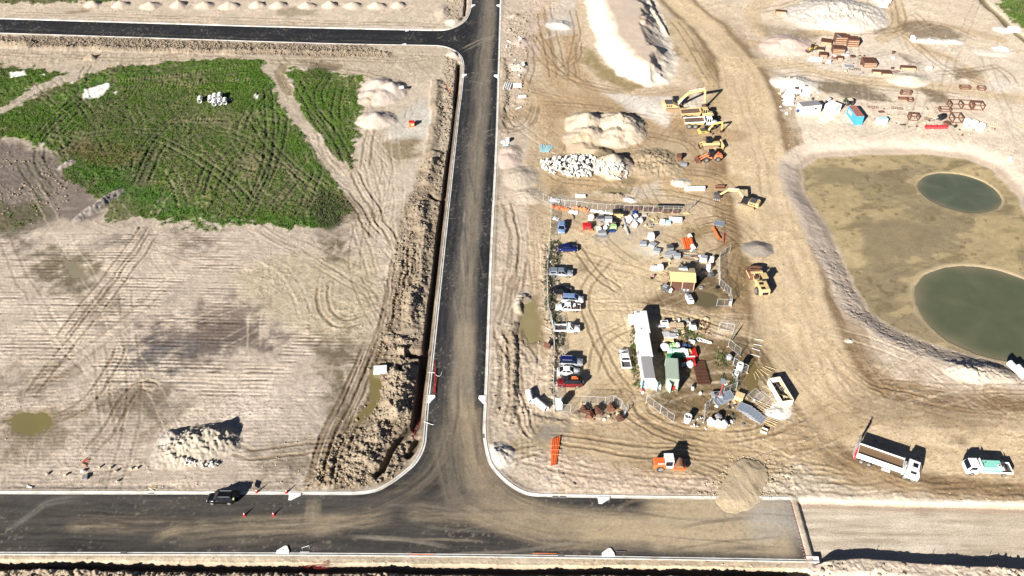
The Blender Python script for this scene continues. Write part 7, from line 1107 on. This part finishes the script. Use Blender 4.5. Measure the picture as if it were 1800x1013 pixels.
# rusty attachments below the south fence
for k, (px, py, a, s) in enumerate(((1025, 724, 10, 1.0), (1035, 733, -20, 1.05), (1049, 726, 30, 1.15), (1073, 720, 5, 1.1), (1089, 738, 20, 1.0))):
    o = thing('digger_bucket', 'rusty digger bucket '+('leftmost in the row below the south fence', 'lying lowest left in the row below the south fence', 'in the middle of the row below the south fence', 'fourth from the left, close under the fence', 'rightmost with orange teeth, by the gate')[k], 'digger bucket', px, py, a, 'digger buckets below the south fence'); MB().prism([(-.6*s, 0), (.5*s, 0), (.7*s, .5*s), (.3*s, .95*s), (-.3*s, .9*s), (-.1*s, .55*s), (-.5*s, .2*s)], -.6*s, .6*s).build('shell', 'rust' if k % 2 else 'rustd', o)
    [MB().box((.62*s, -.45*s+.3*s*j, .1), (.3, .09, .08)).build('tooth', 'orangel' if k == 4 else 'rustd', o) for j in range(4)]; [MB().box((-.1*s, y_*s, 1.0*s), (.5, .08, .35)).build('ear', 'rust', o) for y_ in (-.2, .2)]
o = thing('hoop_guard', 'white curved hoops of pipe at the end of the south fence', 'pipe hoops', 1096, 724, 0); [[MB().cyl((-.6+.25*j+.9*math.sin(t*.26), .2*j+1.4-1.4*math.cos(t*.26)-1.4, .3+.3*j), (-.6+.25*j+.9*math.sin((t+1)*.26), .2*j+1.4-1.4*math.cos((t+1)*.26)-1.4, .3+.3*j), .05, 5).build('hoop_segment', 'white', o) for t in range(7)] for j in range(3)]
o = single('leaning_board', MB().box((0, 0, .8), (1.4, .06, 1.2), 0, -20), 'rustd', 'dark red sign panel leaning on the west fence below the pickups', 'sign', 961, 613, -35)
# debris by the plant row
o = thing('digger_bucket', 'tall rusty bucket left of the orange loader', 'digger bucket', 1193, 281, 80, r=.5); MB().prism([(-.9, 0), (.9, 0), (1.2, .7), (.6, 1.4), (-.8, 1.3), (-.3, .6)], -.6, .6).build('shell', 'rust', o); MB().box((0, 0, 1.4), (.5, .6, .3)).build('hanger', 'rustd', o)
bx('blue_box', 'grey blue flat steel box below the rusty bucket by the loader', 'box', 1202, 291, (1.6, 1.0, .5), 'greyblue', -10, 'silver'); o = thing('digger_bucket', 'open bucket with white teeth left of the folded excavator arm', 'digger bucket', 1260, 348, 75, r=.4); MB().prism([(-.9, 0), (.9, 0), (1.1, .6), (.7, 1.2), (-.2, 1.1), (.3, .5)], -.8, .8).build('shell', 'dkgrey', o); [MB().box((-1.0, -.65+.43*j, .12), (.5, .14, .1)).build('tooth', 'white', o) for j in range(4)]
o = thing('rake_attachment', 'rusty rake attachment above the open bucket', 'rake', 1265, 331, 0, r=.4); MB().box((0, 0, .5), (2.4, .2, .9)).build('back_plate', 'rust', o); [MB().box((-1.1+.31*j, -.35, .35), (.1, .7, .12)).build('tine', 'rust', o) for j in range(8)]
o = single('barrier_box', MB().box((0, 0, .45), (5.0, .9, .8)).box((0, 0, .9), (5.1, .3, .1)), 'white', 'long white concrete barrier left of the yellow excavator', 'barrier', 1221, 334, 3)
single('white_slab', MB().box((0, 0, .3), (2.6, 1.0, .3)), 'white', 'white slab north of the fence beside the puddle', 'slab', 1020, 346, -3)
for k in range(7): o = single('rusty_plate', MB().box((0, 0, .35), (1.6+.2*(k % 3), .9, .12), 0, 35), 'rustd', 'rust brown steel plate propped behind the north fence', 'steel plate', 1086+17*k, 366+1.4*k+(k % 2), 3*(k % 3)-3, 'rusty plates behind the north fence')
single('steel_channel', MB().box((0, 0, .3), (6.0, .8, .5)), 'black', 'long black steel channel north of the fence at its east end', 'channel', 1178, 364, -1); single('yellow_chock', MB().box((0, 0, .15), (1.4, .3, .3)), 'yellowb', 'yellow chock at the foot of the fence gate', 'chock', 1206, 376, 0)
# ------------------------------------------------------------------ broken concrete rubble
rq = random.Random(21); RM = []
for k in range(10):
    mb = MB(); w_, d_, h_ = rq.uniform(.5, 1.1), rq.uniform(.4, .8), rq.uniform(.15, .5); n = rq.choice((4, 5, 6)); mb.slab([(w_*math.cos(6.283*j/n+rq.uniform(-.3, .3)), d_*math.sin(6.283*j/n+rq.uniform(-.3, .3))) for j in range(n)], -h_/2, h_/2); RM.append(mb.mesh('rubble_chunk', M('rubble')))
def rub(poly_, n, label, group, smin=.5, smax=1.25, hmax=1.4):
    P = GP(poly_); lo, hi = P.min(0), P.max(0); c = P.mean(0); k = 0
    while k < n:
        x, y = rq.uniform(lo[0], hi[0]), rq.uniform(lo[1], hi[1]); d = float(sdist(np.array([x], np.float32), np.array([y], np.float32), P)[0])
        if d < 0: continue
        z = gz(x, y, .1)+min(d*.5, hmax)*rq.uniform(.2, 1); s = rq.uniform(smin, smax); o = inst('concrete_chunk', rq.choice(RM), None, (x, y, z+.1), (rq.uniform(-1.4, 1.4), rq.uniform(-1.4, 1.4), rq.uniform(0, 6.28)), (s, s, s)); tag(o, label, 'rubble', group); k += 1
rub([(952, 285), (975, 280), (1000, 276), (1030, 275), (1045, 285), (1050, 300), (1035, 310), (1005, 313), (975, 306), (955, 300)], 190, 'broken piece of white concrete in the big rubble heap', 'big white rubble heap')
rub([(945, 287), (980, 276), (1040, 274), (1055, 300), (1040, 314), (975, 310)], 90, 'small broken concrete bit along the edge of the big rubble heap', 'bits round the big rubble heap', .2, .5, 1.0)
rub([(1045, 290), (1060, 296), (1060, 308), (1045, 310)], 18, 'broken concrete piece linking the big heap and the pale heap', 'rubble between the heaps'); rub([(1062, 303), (1080, 300), (1105, 305), (1100, 316), (1075, 317)], 34, 'white concrete piece in front of the steep pale heap', 'rubble in front of the pale heap', .4, 1.0, .6)
rub([(322, 812), (345, 811), (345, 820), (325, 820)], 9, 'pale stone in the small row below the dark mound', 'stone row below the mound', .3, .6, .2); rub([(350, 814), (385, 812), (386, 822), (355, 824)], 22, 'white lump in the small pile below the dark mound', 'white lumps below the mound', .3, .7, .3)
rub([(1372, 150), (1385, 160), (1380, 185), (1370, 180)], 16, 'concrete fragment left of the white block stack', 'fragments by the white blocks', .4, .9, .3); rub([(1195, 735), (1240, 735), (1240, 750), (1290, 740), (1300, 750), (1215, 756)], 14, 'stone scattered by the white bags at the south edge', 'stones by the south bags', .25, .5, .1)
for k, (px, py) in enumerate(((83, 834), (115, 836), (148, 829), (194, 823), (203, 829), (231, 825), (241, 824), (175, 822), (206, 847))): single('field_stone', MB().blob((0, 0, .2), (.32, .25, .28), k, .3), 'stone', 'lone stone lying on the bare strip above the kerb on the left', 'stone', px, py, 0, 'lone stones above the left kerb')
bx('grey_box', 'small grey box on the bare strip left of the black wagon', 'box', 150, 840, (.8, .9, .4), 'grey', 12); bx('white_box', 'small white block above the grey box', 'box', 145, 829, (.5, .4, .3), 'white', 10); planks('white offcut lying above the left kerb', 51, 857, 1.1, 1, -15, 'white', .2, 0, .25); planks('red and brown scrap piece in the small pile above the left kerb', 150, 813, 1.1, 9, 8, ('red', 'rustd', 'dkgrey', 'orangel', 'timber'), .18, 12, .09); planks('pale peg beside the kerb near the black wagon', 268, 858, 1.2, 4, 5, ('timberl', 'white'), .3, 22, .07)
# white cubes and blocks, upper right
for k, (px, py, d, a, lab) in enumerate(((1388, 165, (2.6, .9, .7), -2, 'upper long white block of the left stack'), (1387, 171, (2.8, 1.0, .7), -3, 'second long white block of the left stack'), (1386, 177, (2.9, 1.0, .7), -4, 'third long white block of the left stack'), (1385, 184, (3.0, 1.0, .6), -6, 'lowest long white block of the left stack'), (1399, 162, (2.6, .9, .7), -8, 'white block right of the left stack'), (1390, 158, (2.2, .8, .5), 5, 'white block behind the left stack'), (1416, 168, (2.6, .8, .5), -28, 'single white block lying apart right of the stack'), (1604, 71, (1.0, 2.0, 1.2), 0, 'white box in front of the long pale heap'), (1632, 123, (1.6, 1.0, 1.1), -6, 'cream box at the right end of the upper yard'), (1781, 55, (3.4, 2.4, 1.2), -4, 'big white box beside the ditch at the upper right corner'), (1541, 4, (2.6, 1.6, 1.3), -3, 'left white tank at the top edge'), (1558, 4, (2.6, 1.6, 1.3), -3, 'right white tank at the top edge'), (1552, 12, (2.8, 1.6, 1.2), -3, 'lower white tank at the top edge'), (1434, 104, (4.0, .5, .5), -10, 'upper long white beam below the rusty boxes'), (1432, 107, (4.0, .5, .5), -10, 'lower long white beam below the rusty boxes'))):
    o = bx('white_block', lab, 'block', px, py, d, 'conc_white' if k < 7 else ('cream' if k == 8 else 'white'), a)
planks('white plank fanned out in front of the square white hut', 1452, 210, 2.8, 11, -58, ('white', 'white', 'timberl'), .55, .5, .2); planks('scrap bar left of the grey roofed cabin', 1376, 194, 1.6, 7, -15, ('grey', 'timber', 'silver'), .25, 11, .12); o = thing('folded_rack', 'white and black folded steel frame between the two white cabins', 'steel frame', 1455, 180, 55, r=.4); [MB().box((-1.2+.4*j, 0, .6), (.1, 1.0, 1.1), 0, 15).build('strut', 'white' if j % 2 else 'black', o) for j in range(7)]; MB().box((0, 0, .2), (3.0, .6, .2)).build('base', 'black', o)
o = bx('white_block', 'small cream box below the folded steel frame', 'block', 1383, 200, (.8, .6, .4), 'white', -40)
# rusty trench boxes
def tbox(label, px, py, L, W, H, rot, solid=True, mat='rust', group='rusty trench boxes'):
    o = thing('trench_box', label, 'trench box', px, py, rot, group, r=.6)
    if solid:
        for s in (-1, 1): MB().box((0, s*W/2, H/2), (L, .16, H)).build('side_plate', mat, o)
        for s in (-1, 1): MB().box((s*L/2, 0, H/2), (.14, W, H)).build('end_plate', mat, o)
        MB().box((0, 0, H*.93), (L-.1, W-.1, .08)).build('top_plate', 'rustd', o)
        for k in range(3): MB().box((0, -W/2-.12, H*(.2+.3*k)), (L, .1, .14)).build('rib', 'timber' if mat == 'rust' else mat, o)
        for k in range(3): MB().box((-L*.33+L*.33*k, 0, H+.06), (.14, W*.9, .1)).build('strut', 'rust', o)
    else:
        for s in (-1, 1):
            MB().box((0, s*W/2, H-.12), (L, .16, .22)).build('top_rail', mat, o); MB().box((0, s*W/2, .12), (L, .16, .22)).build('bottom_rail', mat, o)
            for t in (-1, 1): MB().box((t*L/2, s*W/2, H/2), (.18, .18, H)).build('corner_post', mat, o)
        for t in (-1, 1): MB().box((t*L/2, 0, H-.12), (.16, W, .2)).build('cross_rail', mat, o); MB().box((t*L/2, 0, .12), (.16, W, .2)).build('cross_rail', mat, o)
        if solid is None: MB().box((0, W*.25, H-.02), (L, W*.5, .06)).build('deck_plate', mat, o)
    return o
for a in (('rusty box with a pale lid behind the yellow loader', 1452, 76, 3.2, 3.0, 1.0, -18), ('tall rusty box with a white stripe, left of the back pair', 1476, 74, 3.6, 3.2, 2.4, -6), ('tall rusty box, right of the back pair', 1497, 79, 3.4, 3.2, 2.4, -6), ('rusty box in front of the tall pair', 1472, 92, 3.6, 3.2, 1.8, -8), ('low rusty box right of the yellow loader', 1443, 88, 1.8, 2.2, .6, -16), ('small rusty box with grey top behind the white beams', 1446, 100, 2.2, 2.4, 1.2, -8), ('large rusty box with a pale patch standing alone', 1526, 114, 3.8, 4.0, 1.6, -3), ('rusty bin with toothed edge near the top left of the yard', 1372, 24, 3.4, 1.6, .9, -8), ('small rusty cube right of the reels', 1476, 105, 1.4, 1.6, 1.0, -10), ('flat ribbed rusty tray in the middle row', 1540, 128, 2.4, 1.6, .7, -8), ('ribbed rusty tray right of the flat one', 1557, 130, 2.8, 2.6, .7, -5), ('long rusty tray at the right of the upper yard', 1595, 122, 4.4, 1.6, .8, -6)): tbox(*a)
single('steel_bar', MB().box((0, 0, .1), (.3, 2.4, .12)), 'silver', 'pale bar lying across the tall left rusty box', 'bar', 1475, 64, 20, z=2.7)
for a in (('brown frame with end posts beyond the blue hut', 1591, 166, 2.8, 1.0, 1.3, -4), ('low tan frame in front of the posted one', 1586, 174, 2.2, 1.0, .5, -4), ('small rusty frame right of the low tan frame', 1599, 177, 1.4, 1.6, .8, -10), ('left rusty frame of the row of three', 1677, 188, 3.2, 2.8, 1.7, -4), ('middle rusty frame of the row of three', 1697, 189, 3.2, 2.8, 1.7, -4), ('low rusty frame left below the row of three', 1660, 195, 3.0, 1.6, 1.0, -5), ('tall rusty frame with a hooked top below the row of three', 1679, 212, 2.6, 3.0, 1.8, -3), ('yellow rusty frame at the upper right', 1695, 156, 2.8, 1.6, .8, -5), ('small jumbled rusty frame right of the yellow one', 1724, 158, 2.0, 1.6, .9, -6)): tbox(*a, False)
tbox('right rusty frame of the row with a solid lid', 1715, 190, 3.2, 2.8, 1.7, -6, None); tbox('rusty stand with a solid shelf left of the black tank', 1604, 209, 2.4, 2.2, 1.5, -8, None)
for k, (px, py, a, L, m, lab) in enumerate(((1634, 210, -20, 2.6, 'rust', 'rusty grating left of the black tank'), (1641, 205, -22, 2.6, 'timber', 'brown grating just above the rusty one'), (1534, 189, -10, 2.8, 'rust', 'rusty grating right of the blue hut'), (1748, 221, -20, 3.0, 'timber', 'tan flat frame right of the concrete rings'), (1790, 222, -60, 2.4, 'timber', 'tan flat frame at the right edge of the yard'), (1502, 122, -8, 3.4, 'rustd', 'rusty angle iron strip below the large box'), (1575, 127, 20, 2.4, 'rust', 'flat rusty plate right of the ribbed trays'), (1577, 191, -14, 3.0, 'rustd', 'rusty scrap ladder beyond the cyan box'), (1549, 197, 10, 1.6, 'rust', 'small rusty frame behind the cyan box'))):
    o = thing('flat_frame', lab, 'steel frame', px, py, a, 'flat rusty frames', r=.3); [MB().box((0, s*.55, .12), (L, .1, .1)).build('rail', m, o) for s in (-1, 1)]; [MB().box((-L/2+L*j/6, 0, .13), (.09, 1.1, .08)).build('rung', m, o) for j in range(7)]
for k, (px, py, r_, h_, m, lab) in enumerate(((1466, 103, .8, .9, 'rust', 'rusty round drum with a white top'), (1457, 111, .6, .9, 'white', 'white round drum left of the rusty one'), (1499, 100, .85, .3, 'rustd', 'dark rusty disc on the pale ground'), (1570, 94, .5, .7, 'rustd', 'small rusty drum right of the large box'), (1664, 218, .95, .5, 'rust', 'rusty disc at the end of the red trough'), (1570, 103, .7, .2, 'conc_white', 'pale ring near the small rusty drum'), (1400, 156, .4, .4, 'rustd', 'small dark drum beside the pale heap'))): o = thing('steel_drum', lab, 'drum', px, py, 0, r=.3); MB().cyl((0, 0, 0), (0, 0, h_), r_, 16).build('shell', m, o); MB().cyl((0, 0, h_), (0, 0, h_+.06), r_*.85, 16).build('lid', 'white' if k == 0 else m, o)
for k, (px, py, m) in enumerate(((1485, 96, 'galv'), (1492, 118, 'silver'), (1486, 91, 'galv'))): stack(('upper pale grating stack right of the rusty boxes', 'grey green grating stack in front of the large box', 'pale sheet stack behind the grating stack')[k], px, py, (2.6, 1.8, .4), 3, m, -10, layer='grating')
o = thing('black_tank', 'black round tank on a stand beside the red trough', 'tank', 1654, 210, 30, r=.3); MB().cyl((-.8, 0, .9), (.8, 0, .9), .85, 16).build('barrel', 'black', o); MB().box((0, 0, .2), (2.0, 1.2, .3)).build('stand', 'dkgrey', o); MB().cyl((-1.2, .2, .9), (-3.2, .8, .5), .06, 6).build('spout', 'white', o)
o = thing('red_trough', 'long bright red segmented trough at the right of the yard', 'trough', 1645, 226, 1, r=.4)
for k in range(4): MB().box((-2.3+1.53*k, 0, .4), (1.46, 1.0, .7)).build('segment', 'pinkred', o); MB().box((-2.3+1.53*k-.75, 0, .5), (.06, 1.05, .85)).build('divider', 'red', o)
o = thing('drive_unit', 'black jointed drive unit between the red trough and the rings', 'machine part', 1674, 223, -40, r=.3); MB().cyl((-.9, 0, .4), (.9, 0, .4), .15, 8).build('shaft', 'black', o); MB().cyl((.7, -.4, .4), (.7, .4, .4), .4, 10).build('wheel', 'black', o); MB().cyl((-.9, -.3, .4), (-.9, .3, .4), .35, 10).build('hub', 'rustd', o)
o = single('white_slab', MB().box((0, 0, .3), (4.6, 2.4, .25)).box((.2, 1.0, .6), (.9, .5, .5)), 'white', 'white slab with a small pump on the pale pad at the upper right', 'slab', 1758, 88, -5)
# stakes and edge netting at the end of the road
for k, (px, py, lab) in enumerate(((1531, 982, 'wooden survey stake on the dark bank, left of the row'), (1632, 987, 'wooden survey stake on the dark bank, second of the row'), (1734, 993, 'wooden survey stake on the dark bank, right of the row'))): o = thing('survey_stake', lab, 'stake', px, py+10, 15, 'survey stakes on the south bank'); MB().box((0, 0, .5), (.07, .05, 1.3), 0, 8).build('post', 'timber', o); MB().box((0, -.07, 1.05), (.08, .03, .12), 0, 8).build('marker_tape', 'orange', o)
P = GP([(1389, 882), (1395, 905), (1402, 930), (1409, 955), (1416, 980), (1421, 992)]); 
for k in range(22):
    t = k/21*(len(P)-1); j = min(int(t), len(P)-2); p = P[j]+(P[j+1]-P[j])*(t-j); o = MB().slab([(-.14, -.06), (.16, -.02), (.16, .06), (-.14, .08)], 0, .03).build('marker_flap', 'pink'); tag(o, 'small red marker flap along the sawn end of the road', 'marker', 'red marker flaps at the road end'); o.location = (p[0]-.15, p[1], .09); o.rotation_euler = (0, 0, R_((k*37) % 60))
# weeds on the west fence and in the yard
WT = np.zeros(NV, np.float32)
for q, hw_ in (([(976, 430), (972, 470), (968, 500), (970, 530), (974, 560), (982, 590)], 1.3), ([(985, 595), (982, 605)], 1.0), ([(1113, 560), (1116, 610), (1120, 680)], .7)): i, s, t, L = strip(q, hw_, .6); WT[i] = 1
for q in ([(1190, 578), (1225, 580), (1230, 604), (1200, 608)], [(1262, 622), (1300, 640), (1292, 690), (1262, 680)], [(1162, 613), (1185, 613), (1185, 626), (1165, 625)]): i, m, d = poly(q, .8, 1); WT[i] = np.maximum(WT[i], m*(N2[i] > -.1))
i, m, d = poly([(560, 330), (610, 360), (600, 395), (560, 398), (540, 370)], 1, 1); WT[i] = m*.8
V, F = tufts(2600, WT); V[2::3, 2] += .15; me = mesh_np('weeds', V, F, 3); me.materials.append(pm('weed', (.07, .085, .035), .85, 0, .8, (.17, .14, .09), .8)); o = bpy.data.objects.new('weeds', me); COL.objects.link(o); tag(o, None, None, None, 'stuff')

# small litter and offcuts lying between the larger things
LM = {}
def litter(poly_, n, label, group, mats, smin=.25, smax=.8, seed=1):
    q = random.Random(seed); P = GP(poly_); lo, hi = P.min(0), P.max(0); k = 0
    while k < n:
        x, y = q.uniform(lo[0], hi[0]), q.uniform(lo[1], hi[1])
        if float(sdist(np.array([x], np.float32), np.array([y], np.float32), P)[0]) < 0: continue
        m = q.choice(mats); kd = q.choice(('offcut', 'scrap_block', 'scrap_block')); key = (m, kd, q.randrange(3))
        if key not in LM: LM[key] = (MB().box((0, 0, .04), (q.uniform(1.4, 2.6), .16, .08)) if kd == 'offcut' else MB().box((0, 0, .2), (q.uniform(.5, 1.1), q.uniform(.4, .8), q.uniform(.25, .5)), taper=q.uniform(.6, 1))).mesh(kd, M(m))
        s = q.uniform(smin, smax); o = inst(kd, LM[key], None, (x, y, gz(x, y, .2)+.02), (q.uniform(-.15, .15), q.uniform(-.15, .15), q.uniform(0, 6.28)), (s, s, s)); tag(o, label, 'scrap', group); k += 1
litter([(1045, 376), (1135, 378), (1200, 384), (1150, 402), (1120, 404), (1045, 412)], 60, 'small scrap lying among the pallets and bags of the stock row', 'scraps in the stock row', ('white', 'dkgrey', 'grey', 'silver', 'black', 'timber', 'timberl'), .4, 1.0, 3)
litter([(1165, 440), (1225, 440), (1250, 470), (1240, 490), (1150, 485), (1150, 455)], 48, 'small scrap lying round the scrap rods and the yellow shed', 'scraps round the yellow shed', ('white', 'dkgrey', 'grey', 'rust', 'timber', 'timberl', 'steel'), .4, 1.0, 4)
litter([(1160, 560), (1215, 562), (1215, 600), (1160, 606)], 40, 'small scrap in the clutter beside the hut row', 'scraps beside the hut row', ('white', 'rust', 'timber', 'white', 'dkgrey', 'silver'), .4, 1.0, 5)
litter([(1225, 560), (1245, 560), (1248, 590), (1228, 588)], 36, 'rusty offcut on the bare patch right of the white dumper', 'rusty offcuts right of the dumper', ('rustd', 'rust', 'timber'), .35, .8, 6)
litter([(1240, 690), (1330, 690), (1345, 745), (1300, 752), (1240, 740)], 40, 'small scrap among the fallen fence panels', 'scraps among the fallen panels', ('timber', 'timberl', 'white', 'dkgrey', 'steel'), .3, .9, 7)
litter([(1020, 720), (1095, 716), (1100, 742), (1025, 740)], 26, 'small rusty scrap between the digger buckets', 'scraps between the digger buckets', ('rust', 'rustd', 'timber', 'white'), .3, .8, 8)
litter([(1430, 70), (1600, 110), (1600, 135), (1500, 130), (1430, 110)], 36, 'small rusty scrap in the upper storage yard', 'scraps in the upper yard', ('rust', 'rustd', 'grey', 'timber'), .5, 1.2, 9)
litter([(1520, 185), (1660, 190), (1760, 225), (1700, 240), (1540, 215)], 40, 'small rusty scrap along the lower storage row', 'scraps along the lower row', ('rust', 'rustd', 'timber', 'dkgrey'), .4, 1.1, 10)
litter([(1372, 140), (1440, 160), (1440, 172), (1400, 200), (1370, 195)], 30, 'pale fragment round the white block stack', 'pale fragments by the blocks', ('white', 'conc_white', 'dkgrey', 'timberl'), .5, 1.2, 11)
litter([(880, 20), (925, 30), (930, 130), (890, 140)], 30, 'lump of broken concrete on the upper verge', 'lumps on the upper verge', ('conc_white', 'stone', 'conc_grey'), .4, 1.3, 12)
litter([(962, 440), (980, 440), (980, 700), (966, 700)], 60, 'pale stone along the foot of the west fence', 'stones under the west fence', ('conc_white', 'stone', 'stone'), .25, .7, 13)
